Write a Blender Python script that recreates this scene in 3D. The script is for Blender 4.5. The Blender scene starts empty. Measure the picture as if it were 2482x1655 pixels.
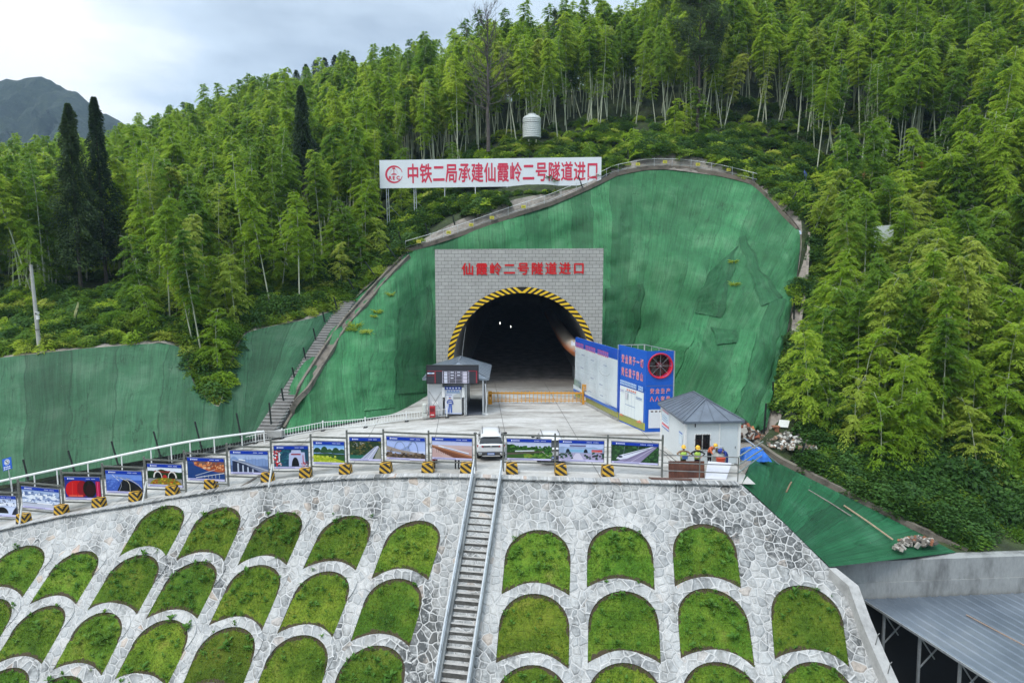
import bpy, math, random
import numpy as np
from mathutils import Vector, Matrix, Quaternion
from mathutils.geometry import delaunay_2d_cdt
R = math.radians
random.seed(7)
rng = np.random.default_rng(7)
scene = bpy.context.scene
COL = scene.collection

# ------------------------------------------------------------------ camera
FPX, CX, CY, CAMH = 1720.0, 1241.0, 827.5, 13.2
PITCH = math.atan(207.5 / FPX)
SP, CP = math.sin(PITCH), math.cos(PITCH)
cam_d = bpy.data.cameras.new('camera')
cam_d.sensor_width = 36.0
cam_d.lens = 36.0 * FPX / 2482.0
cam_d.clip_end = 6000.0
cam = bpy.data.objects.new('camera', cam_d)
COL.objects.link(cam)
cam.location = (0, 0, CAMH)
cam.rotation_euler = (R(90) - PITCH, 0, 0)
scene.camera = cam
scene.render.resolution_x, scene.render.resolution_y = 1024, 682

# ------------------------------------------------------------------ exposure, sky, sun
scene.view_settings.view_transform = 'Standard'
scene.view_settings.look = 'None'
scene.view_settings.exposure = 0.64
scene.cycles.max_bounces = 10
scene.cycles.diffuse_bounces = 5
scene.cycles.glossy_bounces = 2
scene.cycles.transmission_bounces = 7
scene.cycles.transparent_max_bounces = 6
scene.cycles.use_denoising = True
SUN_EL, SUN_AZ = R(58), R(215)          # azimuth clockwise from +Y: behind the camera, to the left
world = bpy.data.worlds.new('World')
scene.world = world
world.use_nodes = True
wn, wl = world.node_tree.nodes, world.node_tree.links
wn.clear()
w_out = wn.new('ShaderNodeOutputWorld')
sky = wn.new('ShaderNodeTexSky'); sky.sky_type = 'NISHITA'
sky.sun_disc = False; sky.sun_elevation = SUN_EL; sky.sun_rotation = SUN_AZ
bg1 = wn.new('ShaderNodeBackground'); bg1.inputs[1].default_value = 0.1
wl.new(sky.outputs[0], bg1.inputs[0])
tc = wn.new('ShaderNodeTexCoord')
mp = wn.new('ShaderNodeMapping'); mp.inputs['Scale'].default_value = (1.3, 1.3, 4.2)
mp.inputs['Location'].default_value = (0.35, 0.2, 0.62)
wl.new(tc.outputs['Generated'], mp.inputs[0])
n1 = wn.new('ShaderNodeTexNoise'); n1.inputs['Scale'].default_value = 1.7
n1.inputs['Detail'].default_value = 6; n1.inputs['Roughness'].default_value = 0.58
wl.new(mp.outputs[0], n1.inputs['Vector'])
sep = wn.new('ShaderNodeSeparateXYZ'); wl.new(tc.outputs['Generated'], sep.inputs[0])
mleft = wn.new('ShaderNodeMapRange')                     # cloud thins out towards the west
mleft.inputs[1].default_value = -0.34; mleft.inputs[2].default_value = -0.62
mleft.inputs[3].default_value = 0.0; mleft.inputs[4].default_value = 0.5
wl.new(sep.outputs[0], mleft.inputs[0])
addn = wn.new('ShaderNodeMath'); addn.operation = 'ADD'
wl.new(n1.outputs[0], addn.inputs[0]); wl.new(mleft.outputs[0], addn.inputs[1])
ramp = wn.new('ShaderNodeValToRGB')
e = ramp.color_ramp.elements
e[0].position = 0.36; e[0].color = (0.34, 0.405, 0.475, 1)
e[1].position = 0.74; e[1].color = (0.95, 0.97, 0.98, 1)
em = e.new(0.53); em.color = (0.53, 0.62, 0.70, 1)
wl.new(addn.outputs[0], ramp.inputs[0])
zen = wn.new('ShaderNodeMapRange')                       # overcast skies are brightest overhead
zen.inputs[1].default_value = 0.30; zen.inputs[2].default_value = 0.95
zen.inputs[3].default_value = 1.0; zen.inputs[4].default_value = 2.1
wl.new(sep.outputs[2], zen.inputs[0])
bg2 = wn.new('ShaderNodeBackground')
wl.new(ramp.outputs[0], bg2.inputs[0]); wl.new(zen.outputs[0], bg2.inputs[1])
mixw = wn.new('ShaderNodeMixShader'); mixw.inputs[0].default_value = 0.88
wl.new(bg1.outputs[0], mixw.inputs[1]); wl.new(bg2.outputs[0], mixw.inputs[2])
wl.new(mixw.outputs[0], w_out.inputs[0])
sun_d = bpy.data.lights.new('sun', 'SUN'); sun_d.energy = 1.3; sun_d.angle = R(14)
sun_d.color = (1.0, 0.965, 0.91)
sun = bpy.data.objects.new('sun', sun_d); COL.objects.link(sun)
sdir = Vector((math.sin(SUN_AZ) * math.cos(SUN_EL), math.cos(SUN_AZ) * math.cos(SUN_EL), math.sin(SUN_EL)))
sun.rotation_euler = sdir.to_track_quat('Z', 'Y').to_euler()
sun.location = (-30, -30, 60)

# ------------------------------------------------------------------ survey helpers: photo point -> real point
CAMP = Vector((0, 0, CAMH))
def ray(px, py):
    u, v = (px - CX) / FPX, (CY - py) / FPX
    return Vector((u, CP + v * SP, v * CP - SP))
def P(px, py, d):                        # point at depth d (metres along +Y)
    r = ray(px, py); return CAMP + r * (d / r.y)
def G(px, py, z=0.0):                    # point on the level z
    r = ray(px, py); return CAMP + r * ((z - CAMH) / r.z)
def proj(p):
    q = Vector(p) - CAMP
    f = q.y * CP - q.z * SP; up = q.y * SP + q.z * CP
    return CX + FPX * q.x / f, CY - FPX * up / f

# the stone slope is the surface Y = Y0(X) + Z
_yx = np.array([-80, -60, -34, -25, -17, -10, -3, 0, 13.4, 30.])
_yy = np.array([60, 55.5, 49.2, 47.0, 45.0, 43.3, 41.7, 41.1, 40.1, 38.9])
_xs = np.linspace(-80, 30, 441); _ys = np.interp(_xs, _yx, _yy)
_k = np.ones(33) / 33; _ys = np.convolve(np.pad(_ys, 16, mode='reflect', reflect_type='odd'), _k, 'valid')
def Y0(x): return float(np.interp(x, _xs, _ys))
def S(px, py):                           # point on the stone slope
    r = ray(px, py)
    lo, hi = 20.0, 75.0
    for _ in range(50):
        t = (lo + hi) / 2; q = CAMP + r * (t / r.y)
        if q.y - (Y0(q.x) + q.z) < 0: lo = t
        else: hi = t
    return q
EDGE_PX = [(-420, 1355), (-200, 1322), (0, 1282), (150, 1249), (300, 1225), (450, 1199), (570, 1181), (698, 1167), (835, 1157), (1000, 1152), (1130, 1153)]
EDGE = [S(*p) for p in EDGE_PX]
EDGE = [e_ for e_ in EDGE]
_ex = np.array([p.x for p in EDGE] + [0, 14.0, 30.0]); _ez = np.array([min(p.z, 0.0) for p in EDGE] + [0, 0, 0])
def zroad(x): return float(np.interp(x, _ex, _ez))
def RD(px, py):                          # point on the road / platform surface
    z = 0.0
    for _ in range(30):
        q = G(px, py, z); z = 0.5 * z + 0.5 * zroad(q.x)
    return G(px, py, z)

# ------------------------------------------------------------------ mesh helpers
def lin(c):
    if isinstance(c, str):
        c = c.lstrip('#'); c = [int(c[i:i + 2], 16) / 255 for i in (0, 2, 4)]
        return tuple(((x / 12.92) if x <= 0.04045 else ((x + 0.055) / 1.055) ** 2.4) for x in c)
    return tuple(c)
class MB:
    def __init__(s): s.v, s.f, s.m, s.c = [], [], [], []; s.mi = 0; s.col = (1, 1, 1)
    def add(s, vs, fs):
        b = len(s.v); s.v += [tuple(v) for v in vs]
        for f in fs: s.f.append(tuple(i + b for i in f)); s.m.append(s.mi); s.c.append(s.col)
        return s
    def frame_box(s, o, ex, ey, ez):      # o = corner, three edge vectors
        o, ex, ey, ez = Vector(o), Vector(ex), Vector(ey), Vector(ez)
        if ex.cross(ey).dot(ez) < 0: ex, ey = ey, ex
        vs = [o, o + ex, o + ex + ey, o + ey, o + ez, o + ex + ez, o + ex + ey + ez, o + ey + ez]
        return s.add(vs, [(3, 2, 1, 0), (4, 5, 6, 7), (0, 1, 5, 4), (1, 2, 6, 5), (2, 3, 7, 6), (3, 0, 4, 7)])
    def box(s, c, size, rz=0.0):
        c = Vector(c); m = Matrix.Rotation(rz, 3, 'Z')
        ex, ey, ez = m @ Vector((size[0], 0, 0)), m @ Vector((0, size[1], 0)), Vector((0, 0, size[2]))
        return s.frame_box(c - (ex + ey + ez) / 2, ex, ey, ez)
    def bar(s, a, b, w, h=None, up=(0, 0, 1)):
        a, b = Vector(a), Vector(b); h = h or w; d = b - a
        x = d.cross(Vector(up))
        if x.length < 1e-5: x = d.cross(Vector((0, 1, 0)))
        x.normalize(); y = x.cross(d).normalized()
        return s.frame_box(a - x * w / 2 - y * h / 2, x * w, y * h, d)
    def tube(s, path, r, n=6, cap=True):
        path = [Vector(p) for p in path]; k = len(path)
        rs = r if isinstance(r, (list, tuple)) else [r] * k
        vs, fs = [], []; prev = None
        for i, p in enumerate(path):
            t = (path[min(i + 1, k - 1)] - path[max(i - 1, 0)]).normalized()
            ref = prev if prev is not None else (Vector((0, 0, 1)) if abs(t.z) < .9 else Vector((1, 0, 0)))
            x = (ref - t * ref.dot(t)).normalized(); prev = x; y = t.cross(x)
            for j in range(n):
                a = 2 * math.pi * j / n
                vs.append(p + (x * math.cos(a) + y * math.sin(a)) * rs[i])
        for i in range(k - 1):
            for j in range(n):
                j2 = (j + 1) % n
                fs.append((i * n + j, i * n + j2, (i + 1) * n + j2, (i + 1) * n + j))
        if cap: fs += [tuple(range(n - 1, -1, -1)), tuple((k - 1) * n + j for j in range(n))]
        return s.add(vs, fs)
    def poly(s, pts): return s.add(pts, [tuple(range(len(pts)))])
    def ball(s, c, r, n=8, m=6, sc=(1, 1, 1)):
        vs, fs = [], []; c = Vector(c)
        for i in range(m + 1):
            th = math.pi * i / m
            for j in range(n):
                a = 2 * math.pi * j / n
                vs.append(c + Vector((r * sc[0] * math.sin(th) * math.cos(a), r * sc[1] * math.sin(th) * math.sin(a), r * sc[2] * math.cos(th))))
        for i in range(m):
            for j in range(n):
                j2 = (j + 1) % n; fs.append((i * n + j, (i + 1) * n + j, (i + 1) * n + j2, i * n + j2))
        return s.add(vs, fs)
    def grid(s, rows, close=False):       # rows: list of equal-length point lists
        n = len(rows[0]); vs = [p for r_ in rows for p in r_]; fs = []
        for i in range(len(rows) - 1):
            for j in range(n - 1): fs.append((i * n + j, i * n + j + 1, (i + 1) * n + j + 1, (i + 1) * n + j))
            if close: fs.append((i * n + n - 1, i * n, (i + 1) * n, (i + 1) * n + n - 1))
        return s.add(vs, fs)
    def mesh(s, name, mats, smooth=False):
        me = bpy.data.meshes.new(name); me.from_pydata(s.v, [], s.f)
        for m in (mats if isinstance(mats, (list, tuple)) else [mats]): me.materials.append(m)
        me.polygons.foreach_set('material_index', s.m)
        if any(c != (1, 1, 1) for c in s.c):
            a = me.color_attributes.new('Col', 'FLOAT_COLOR', 'CORNER')
            arr = np.repeat(np.array([(*lin(c), 1.0) for c in s.c], dtype=np.float32), [len(f) for f in s.f], axis=0)
            a.data.foreach_set('color', arr.ravel())
        if smooth: me.polygons.foreach_set('use_smooth', [True] * len(me.polygons))
        me.update(); return me
    def build(s, name, mats, parent=None, smooth=False):
        return link(name, s.mesh(name, mats, smooth), parent)
def link(name, data, parent=None):
    o = bpy.data.objects.new(name, data); COL.objects.link(o)
    if parent is not None:
        o.parent = parent
        o.matrix_parent_inverse = parent.matrix_basis.inverted()
    return o
def tag(o, label=None, cat=None, group=None, kind=None):
    if label: o['label'] = label
    if cat: o['category'] = cat
    if group: o['group'] = group
    if kind: o['kind'] = kind
    return o
def thing(name, label, cat, loc=(0, 0, 0), group=None, rz=0.0):
    o = bpy.data.objects.new(name, None); COL.objects.link(o)
    o.empty_display_size = 0.2; o.location = loc; o.rotation_euler = (0, 0, rz)
    return tag(o, label, cat, group)
def dup(root, loc=None, rot=None, scale=None, label=None, group=None):
    r = root.copy(); COL.objects.link(r)
    if loc is not None: r.location = loc
    if rot is not None: r.rotation_euler = rot
    if scale is not None: r.scale = scale
    if label: r['label'] = label
    if group: r['group'] = group
    for ch in list(root.children):
        c = ch.copy(); COL.objects.link(c); c.parent = r
        for g in list(ch.children):
            g2 = g.copy(); COL.objects.link(g2); g2.parent = c
    return r
def local(o): return o                    # parts are built in world space unless the thing is copied

# ------------------------------------------------------------------ materials
def newmat(name):
    m = bpy.data.materials.new(name); m.use_nodes = True
    nt = m.node_tree; b = nt.nodes['Principled BSDF']
    return m, nt.nodes, nt.links, b
def ramp_node(n, stops):
    r = n.new('ShaderNodeValToRGB'); el = r.color_ramp.elements
    while len(el) < len(stops): el.new(0.5)
    for i, (p, c) in enumerate(stops): el[i].position = p; el[i].color = (*lin(c), 1) if not isinstance(c, (int, float)) else (c, c, c, 1)
    return r
def mixc(n, l, fac, a, b, mode='MIX'):
    x = n.new('ShaderNodeMix'); x.data_type = 'RGBA'; x.blend_type = mode
    for sock, val in ((x.inputs[0], fac), (x.inputs[6], a), (x.inputs[7], b)):
        if hasattr(val, 'is_output'): l.new(val, sock)
        elif isinstance(val, (int, float)): sock.default_value = val
        else: sock.default_value = (*lin(val), 1)
    return x.outputs[2]
def noise(n, l, vec, scale, detail=4, rough=0.55):
    t = n.new('ShaderNodeTexNoise'); t.inputs['Scale'].default_value = scale
    t.inputs['Detail'].default_value = detail; t.inputs['Roughness'].default_value = rough
    if vec is not None: l.new(vec, t.inputs['Vector'])
    return t.outputs[0]
def mathn(n, l, op, a, b=None, clamp=False):
    x = n.new('ShaderNodeMath'); x.operation = op; x.use_clamp = clamp
    for i, val in enumerate((a, b)):
        if val is None: continue
        if hasattr(val, 'is_output'): l.new(val, x.inputs[i])
        else: x.inputs[i].default_value = val
    return x.outputs[0]
def maprange(n, l, v, a, b, c=0.0, d=1.0):
    x = n.new('ShaderNodeMapRange'); l.new(v, x.inputs[0])
    for i, q in enumerate((a, b, c, d)): x.inputs[i + 1].default_value = q
    return x.outputs[0]
def bump(n, l, b, height, strength=0.3, dist=0.05):
    x = n.new('ShaderNodeBump'); x.inputs['Strength'].default_value = strength; x.inputs['Distance'].default_value = dist
    l.new(height, x.inputs['Height']); l.new(x.outputs[0], b.inputs['Normal'])
def coords(n, kind='Object'):
    return n.new('ShaderNodeTexCoord').outputs[kind]
def mapped(n, l, vec, scale=(1, 1, 1), rot=(0, 0, 0), loc=(0, 0, 0)):
    m = n.new('ShaderNodeMapping'); l.new(vec, m.inputs[0])
    m.inputs['Scale'].default_value = scale; m.inputs['Rotation'].default_value = rot; m.inputs['Location'].default_value = loc
    return m.outputs[0]
def world_pos(n): return n.new('ShaderNodeNewGeometry').outputs['Position']
def plain(name, col, rough=0.6, metal=0.0, var=0.15, scale=6.0, bstr=0.0, spec=0.5):
    m, n, l, b = newmat(name); c = lin(col)
    nz = noise(n, l, coords(n), scale, 5, 0.6)
    r = ramp_node(n, [(0.3, tuple(x * (1 - var) for x in c)), (0.7, tuple(min(1, x * (1 + var)) for x in c))])
    l.new(nz, r.inputs[0]); l.new(r.outputs[0], b.inputs['Base Color'])
    b.inputs['Roughness'].default_value = rough; b.inputs['Metallic'].default_value = metal
    b.inputs['Specular IOR Level'].default_value = spec
    if bstr: bump(n, l, b, nz, bstr, 0.02)
    return m
def paint(name, rough=0.45, metal=0.0, var=0.12, scale=3.0):     # colour comes from the face's own paint
    m, n, l, b = newmat(name)
    a = n.new('ShaderNodeVertexColor'); a.layer_name = 'Col'
    nz = noise(n, l, coords(n), scale, 6, 0.65)
    f = maprange(n, l, nz, 0.3, 0.7, 1 - var, 1 + var * 0.4)
    hsv = n.new('ShaderNodeHueSaturation'); l.new(a.outputs[0], hsv.inputs['Color']); l.new(f, hsv.inputs['Value'])
    l.new(hsv.outputs[0], b.inputs['Base Color'])
    b.inputs['Roughness'].default_value = rough; b.inputs['Metallic'].default_value = metal
    return m
M_PAINT = paint('paint'); M_PRINT = paint('print', 0.3, 0, 0.04); M_MATT = paint('matt_paint', 0.8, 0, 0.2)
M_STEEL = plain('dull_steel', (0.22, 0.22, 0.21), 0.45, 0.6, 0.25)
M_GALV = plain('galvanised', (0.52, 0.55, 0.57), 0.4, 0.7, 0.15)
M_WHITE = plain('white_metal', (0.72, 0.73, 0.72), 0.4, 0, 0.08)
M_BLACKPOST = plain('black_post', (0.012, 0.02, 0.018), 0.5, 0, 0.3)
M_DARK = plain('dark', (0.01, 0.01, 0.01), 0.6)
M_RUBBER = plain('rubber', (0.015, 0.015, 0.016), 0.8)
def concrete(name, c, dirt=0.5, vec='world', scale=0.5, streak=(1, 1, 1)):
    m, n, l, b = newmat(name); p = world_pos(n) if vec == 'world' else coords(n)
    p = mapped(n, l, p, streak)
    n1_ = noise(n, l, p, scale, 8, 0.62); n2_ = noise(n, l, p, scale * 9, 4, 0.6)
    r = ramp_node(n, [(0.32, tuple(x * (1 - dirt) for x in c)), (0.5, c), (0.7, tuple(min(1, x * 1.12) for x in c))]); l.new(n1_, r.inputs[0])
    c2 = mixc(n, l, 0.25, r.outputs[0], n2_, 'OVERLAY')
    l.new(c2, b.inputs['Base Color']); b.inputs['Roughness'].default_value = 0.85
    bump(n, l, b, n2_, 0.25, 0.02); return m
M_CONC = concrete('concrete', (0.31, 0.31, 0.30), 0.4)
M_CONCW = concrete('weathered_concrete', (0.29, 0.30, 0.295), 0.5, scale=0.9, streak=(1, 1, 0.35))

# ------------------------------------------------------------------ lettering
def glyphs(body, bold=0.0, cuts=2):
    c = bpy.data.curves.new('lettering_curve', 'FONT'); c.body = body; c.resolution_u = cuts; c.offset = bold
    c.fill_mode = 'FRONT'
    o = bpy.data.objects.new('lettering_curve', c); COL.objects.link(o)
    dg = bpy.context.evaluated_depsgraph_get()
    me = bpy.data.meshes.new_from_object(o.evaluated_get(dg))
    vs = [v.co.copy() for v in me.vertices]; fs = [tuple(p.vertices) for p in me.polygons]
    bpy.data.objects.remove(o); bpy.data.curves.remove(c); bpy.data.meshes.remove(me)
    return vs, fs
_gcache = {}
def write(mb, body, o, ux, uy, w=None, h=1.0, bold=0.0, depth=0.02, gap=0.0, x0=0.0, y0=0.0, stretch=None):
    """lay each character of body left to right from o; ux, uy unit vectors; h character height; w total width"""
    o, ux, uy = Vector(o), Vector(ux).normalized(), Vector(uy).normalized(); nz = ux.cross(uy).normalized()
    n_ch = len(body); cell = (w / n_ch) if w else h * (1 + gap)
    for i, ch in enumerate(body):
        if ch == ' ': continue
        key = (ch, bold)
        if key not in _gcache: _gcache[key] = glyphs(ch, 0.0, 2 if ord(ch) < 1000 else 1)
        vs, fs = _gcache[key]
        if not vs: continue
        if ord(ch) > 1000:
            sx = (stretch or 0.9) * cell / 0.95 if w else h; sy = h / 0.95
            xx0, yy0 = -0.02, -0.09
        else:
            sx = (cell * 1.25) if w else h * 1.3; sy = h * 1.3; xx0, yy0 = 0, 0
        ox = i * cell + (cell * (1 - (stretch or 0.9)) / 2 if w else 0)
        for kk, (dx, dy) in enumerate([(0, 0)] if not bold else [(-bold, 0), (bold, 0), (0, bold), (0, -bold), (0, 0)]):
            pts = [o + ux * (x0 + ox + (v.x - xx0 + dx) * sx) + uy * (y0 + (v.y - yy0 + dy) * sy) + nz * (depth + kk * .0015) for v in vs]
            mb.add(pts, fs)
    return mb
from mathutils import noise as mnoise
# ------------------------------------------------------------------ ground materials
def mat_hill():
    m, n, l, b = newmat('forest_floor'); p = world_pos(n)
    r = ramp_node(n, [(0.3, (0.016, 0.022, 0.010)), (0.5, (0.03, 0.045, 0.014)), (0.62, (0.05, 0.075, 0.02)), (0.75, (0.07, 0.06, 0.035))])
    l.new(noise(n, l, p, 0.5, 8, 0.7), r.inputs[0]); l.new(r.outputs[0], b.inputs['Base Color'])
    b.inputs['Roughness'].default_value = 0.95; bump(n, l, b, noise(n, l, p, 3, 6), 0.8, 0.3); return m
def mat_soil():
    m, n, l, b = newmat('bare_soil'); p = world_pos(n)
    r = ramp_node(n, [(0.3, (0.10, 0.085, 0.07)), (0.45, (0.26, 0.235, 0.205)), (0.62, (0.36, 0.33, 0.29)), (0.78, (0.30, 0.16, 0.09))])
    l.new(noise(n, l, mapped(n, l, p, (1, 1, 2.2)), 0.55, 9, 0.7), r.inputs[0]); l.new(r.outputs[0], b.inputs['Base Color'])
    b.inputs['Roughness'].default_value = 0.95; bump(n, l, b, noise(n, l, p, 2.5, 8, 0.7), 1.0, 0.25); return m
M_HILL, M_SOIL = mat_hill(), mat_soil()

INNER = [(-350, 900, 62), (0, 867, 61), (200, 845, 61), (390, 832, 62), (445, 850, 62), (470, 930, 59), (530, 985, 57.5), (560, 880, 62.5),
         (600, 806, 66), (760, 770, 69.5), (843, 737, 73.5), (985, 613, 80), (1100, 573, 81.5), (1250, 521, 83), (1400, 469, 86), (1480, 429, 88),
         (1600, 410, 88.5), (1740, 427, 87), (1830, 447, 85), (1872, 482, 82), (1942, 562, 76), (1932, 680, 70), (1914, 780, 65.5),
         (1890, 900, 60.0), (1862, 1040, 53.6), (1905, 1125, 48.0), (2100, 1222, 43.6), (2330, 1328, 40.2), (2482, 1320, 41), (2700, 1310, 42)]
BANK = [6, 6, 6, 8, 8, 8, 6, 8, 8, 8, 6, 6, 34, 38, 14, 18, 40, 34, 10, 14, 26, 10, 10, 10, 8, 8, 8, 6, 6, 6]
MID = [(-400, 770, 75), (-20, 730, 75), (150, 720, 75), (330, 700, 76), (420, 690, 77), (450, 690, 77), (500, 690, 77), (560, 690, 78), (640, 665, 80),
       (780, 610, 85), (850, 560, 90), (960, 482, 94), (1080, 432, 96), (1230, 366, 98), (1380, 346, 100), (1470, 336, 101), (1600, 332, 101), (1760, 332, 99),
       (1880, 352, 96), (1960, 392, 92), (2080, 450, 86), (2150, 520, 80), (2200, 620, 73), (2230, 740, 67), (2250, 870, 61), (2300, 985, 56), (2430, 1085, 51),
       (2580, 1180, 47), (2700, 1200, 47), (2800, 1210, 47)]
OUTER = [(-500, 560, 150), (-150, 545, 150), (50, 520, 150), (200, 500, 150), (260, 480, 150), (300, 470, 150), (340, 455, 150), (380, 440, 150),
         (430, 420, 150), (600, 360, 150), (750, 330, 150), (900, 312, 145), (1020, 285, 140), (1180, 245, 130), (1340, 228, 125), (1450, 205, 125),
         (1600, 180, 125), (1780, 120, 130), (1950, 60, 135), (2100, 20, 135), (2350, -50, 130), (2500, 40, 115), (2600, 180, 100), (2680, 340, 90),
         (2760, 500, 80), (2850, 650, 72), (2900, 800, 66), (2950, 950, 60), (3000, 1050, 58), (3100, 1100, 56)]
ti = [P(*p) for p in INNER]; tb = [P(p[0], p[1] - b_, p[2] + 0.9) for p, b_ in zip(INNER, BANK)]
tm = [P(*p) for p in MID]; to = [P(*p) for p in OUTER]
tq = [Vector((p.x * 1.35, p.y * 1.3 + 15, p.z - 14)) for p in to]
ROWS_T = [0.0, 0.06, 0.34, 0.85, 1.0]
def interp_pts(pts, s):
    s = min(max(s, 0), len(pts) - 1.001); i = int(s); f = s - i
    p0, p1, p2, p3 = pts[max(i - 1, 0)], pts[i], pts[i + 1], pts[min(i + 2, len(pts) - 1)]
    a = p1.lerp(p2, f)
    c = 0.5 * ((2 * p1) + (-p0 + p2) * f + (2 * p0 - 5 * p1 + 4 * p2 - p3) * f * f + (-p0 + 3 * p1 - 3 * p2 + p3) * f ** 3)
    return a.lerp(c, 0.6)
def terrain(s, t):
    rows = [interp_pts(q, s) for q in (ti, tb, tm, to, tq)]
    i = 0
    while i < 3 and t > ROWS_T[i + 1]: i += 1
    f = (t - ROWS_T[i]) / (ROWS_T[i + 1] - ROWS_T[i])
    p = rows[i].lerp(rows[i + 1], f)
    if t > 0.06:
        p = p + Vector((0, 0, 1)) * (mnoise.noise(p * 0.13) * 1.1 + mnoise.noise(p * 0.5) * 0.35) * min(1, (t - 0.06) * 8)
    return p
NS = 29 * 8; tvals = [0, 0.02, 0.04, 0.06] + list(np.linspace(0.06, 1.0, 42)[1:])
hb = MB(); sb_ = MB()
rows = [[terrain(s / 8, t) for s in range(NS)] for t in tvals]
for r_ in rows[1:3]:
    for i_, p in enumerate(r_): p.y += mnoise.noise(p * 0.7) * 0.5; p.z += mnoise.noise(p * 1.1) * 0.3
hb.grid(rows[3:]); hill = hb.build('hill', M_HILL, smooth=True); tag(hill, kind='structure')
sb_.grid(rows[:4]); bank = sb_.build('soil_bank', M_SOIL, smooth=False); tag(bank, kind='structure')
# far mountain behind, one ridge sheet with a real crest
def mat_mountain():
    m, n, l, b = newmat('far_woodland'); p = world_pos(n)
    r = ramp_node(n, [(0.3, (0.008, 0.018, 0.012)), (0.52, (0.022, 0.042, 0.022)), (0.68, (0.06, 0.085, 0.035))])
    l.new(noise(n, l, p, 0.10, 10, 0.85), r.inputs[0]); l.new(r.outputs[0], b.inputs['Base Color'])
    b.inputs['Roughness'].default_value = 1.0; bump(n, l, b, noise(n, l, p, 0.09, 6, 0.7), 1.0, 9.0); return m
mr = [(-900, 330, 0), (-700, 300, 0), (-450, 260, 0), (-250, 235, 0), (-100, 205, 0), (0, 194, 0), (60, 185, 0), (98, 179, 0), (120, 186, 0), (150, 205, 0), (190, 226, 0), (230, 258, 0), (262, 285, 0), (320, 312, 0), (400, 345, 0), (500, 380, 0), (600, 420, 0)]
mpx = np.array([a[0] for a in mr]); mpy = np.array([a[1] for a in mr])
mb = MB(); rr = []
for k_ in range(44):
    t = k_ / 43; row = []
    for j in range(150):
        px = -900 + 1500 * j / 149; py = np.interp(px, mpx, mpy)
        top = P(px, py, 1000); foot = P(px * 0.8 - 50, 640, 700)
        if t <= 0.75:
            p = foot.lerp(top, t / 0.75); amp = math.sin(min(1, t / 0.75) * math.pi * 0.93)
            p = p + Vector((0, -1, 0.5)) * (mnoise.fractal(Vector((p.x * 0.011, 0.5 + p.z * 0.004, 3.0)), 0.6, 2, 5) * 46 * amp + mnoise.noise(Vector((p.x, p.y, p.z)) * 0.06) * 5)
            p.z += mnoise.noise(Vector((p.x * 0.11, p.y * .11, 7))) * 4 * (t > .4)
        else:
            p = top + Vector((0, 1, -0.45)) * ((t - 0.75) * 1200)
        row.append(p)
    rr.append(row)
mb.grid(rr); mountain = mb.build('mountain', mat_mountain(), smooth=True); tag(mountain, kind='structure')
# wide ground below everything
gb = MB(); gb.grid([[Vector((x, y, -24 if y < 60 else -30)) for x in np.linspace(-3000, 3000, 13)] for y in np.linspace(-1500, 4000, 12)])
ground = gb.build('ground', M_HILL); tag(ground, kind='structure')

# ------------------------------------------------------------------ road and platform
def mat_road():
    m, n, l, b = newmat('road_concrete'); p = world_pos(n)
    a = noise(n, l, mapped(n, l, p, (0.10, 0.55, 1), (0, 0, 0.12)), 1.0, 8, 0.65)     # tyre-dragged mud lies along the lanes
    r = ramp_node(n, [(0.30, (0.12, 0.11, 0.09)), (0.43, (0.42, 0.41, 0.385)), (0.56, (0.53, 0.525, 0.505)), (0.8, (0.57, 0.565, 0.55))]); l.new(a, r.inputs[0])
    sp = noise(n, l, p, 2.0, 7, 0.7); r2 = ramp_node(n, [(0.35, (0.75, 0.74, 0.72)), (0.6, (1, 1, 1))]); l.new(sp, r2.inputs[0])
    c = mixc(n, l, 0.7, r.outputs[0], r2.outputs[0], 'MULTIPLY')
    # muddy patch in front of the tunnel mouth
    sx = n.new('ShaderNodeSeparateXYZ'); l.new(p, sx.inputs[0])
    far = maprange(n, l, sx.outputs[1], 44, 62, .25, 1.0)
    mud = noise(n, l, mapped(n, l, p, (0.22, 0.9, 1), (0, 0, -0.2)), 1.2, 7, 0.7)
    mudm = mathn(n, l, 'MULTIPLY', far, maprange(n, l, mud, 0.49, 0.60), True)
    c = mixc(n, l, mathn(n, l, 'MULTIPLY', mudm, 0.62), c, (0.13, 0.115, 0.09))
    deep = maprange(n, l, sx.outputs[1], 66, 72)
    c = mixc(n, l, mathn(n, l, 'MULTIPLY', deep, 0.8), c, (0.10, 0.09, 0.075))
    # sawn joints every five metres
    j = mathn(n, l, 'ABSOLUTE', mathn(n, l, 'SUBTRACT', mathn(n, l, 'FRACT', mathn(n, l, 'DIVIDE', mathn(n, l, 'ADD', sx.outputs[0], mathn(n, l, 'MULTIPLY', sx.outputs[1], 0.06)), 5.2)), 0.5))
    jm = mathn(n, l, 'LESS_THAN', j, 0.006)
    c = mixc(n, l, mathn(n, l, 'MULTIPLY', jm, 0.65), c, (0.08, 0.075, 0.07))
    l.new(c, b.inputs['Base Color']); b.inputs['Roughness'].default_value = 0.8
    bump(n, l, b, sp, 0.15, 0.01); return m
M_ROAD = mat_road()
def ycrest(x): return Y0(x) + zroad(x)
def yback(x): return float(np.interp(x, [-60, -24, -14, -9, 10, 12, 18], [59, 58, 60, 74, 74, 66, 56]))
xs_ = list(np.linspace(-62, -3, 90)) + list(np.linspace(-2.4, 14.2, 34))
fr, bk = [], []
rb = MB(); rows = []
for k_ in range(26):
    t = k_ / 25
    rows.append([Vector((x, ycrest(x) + 0.02 + (yback(x) - ycrest(x)) * t, zroad(x))) for x in xs_])
rb.grid(rows); road = rb.build('road', M_ROAD); tag(road, kind='structure')

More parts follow.
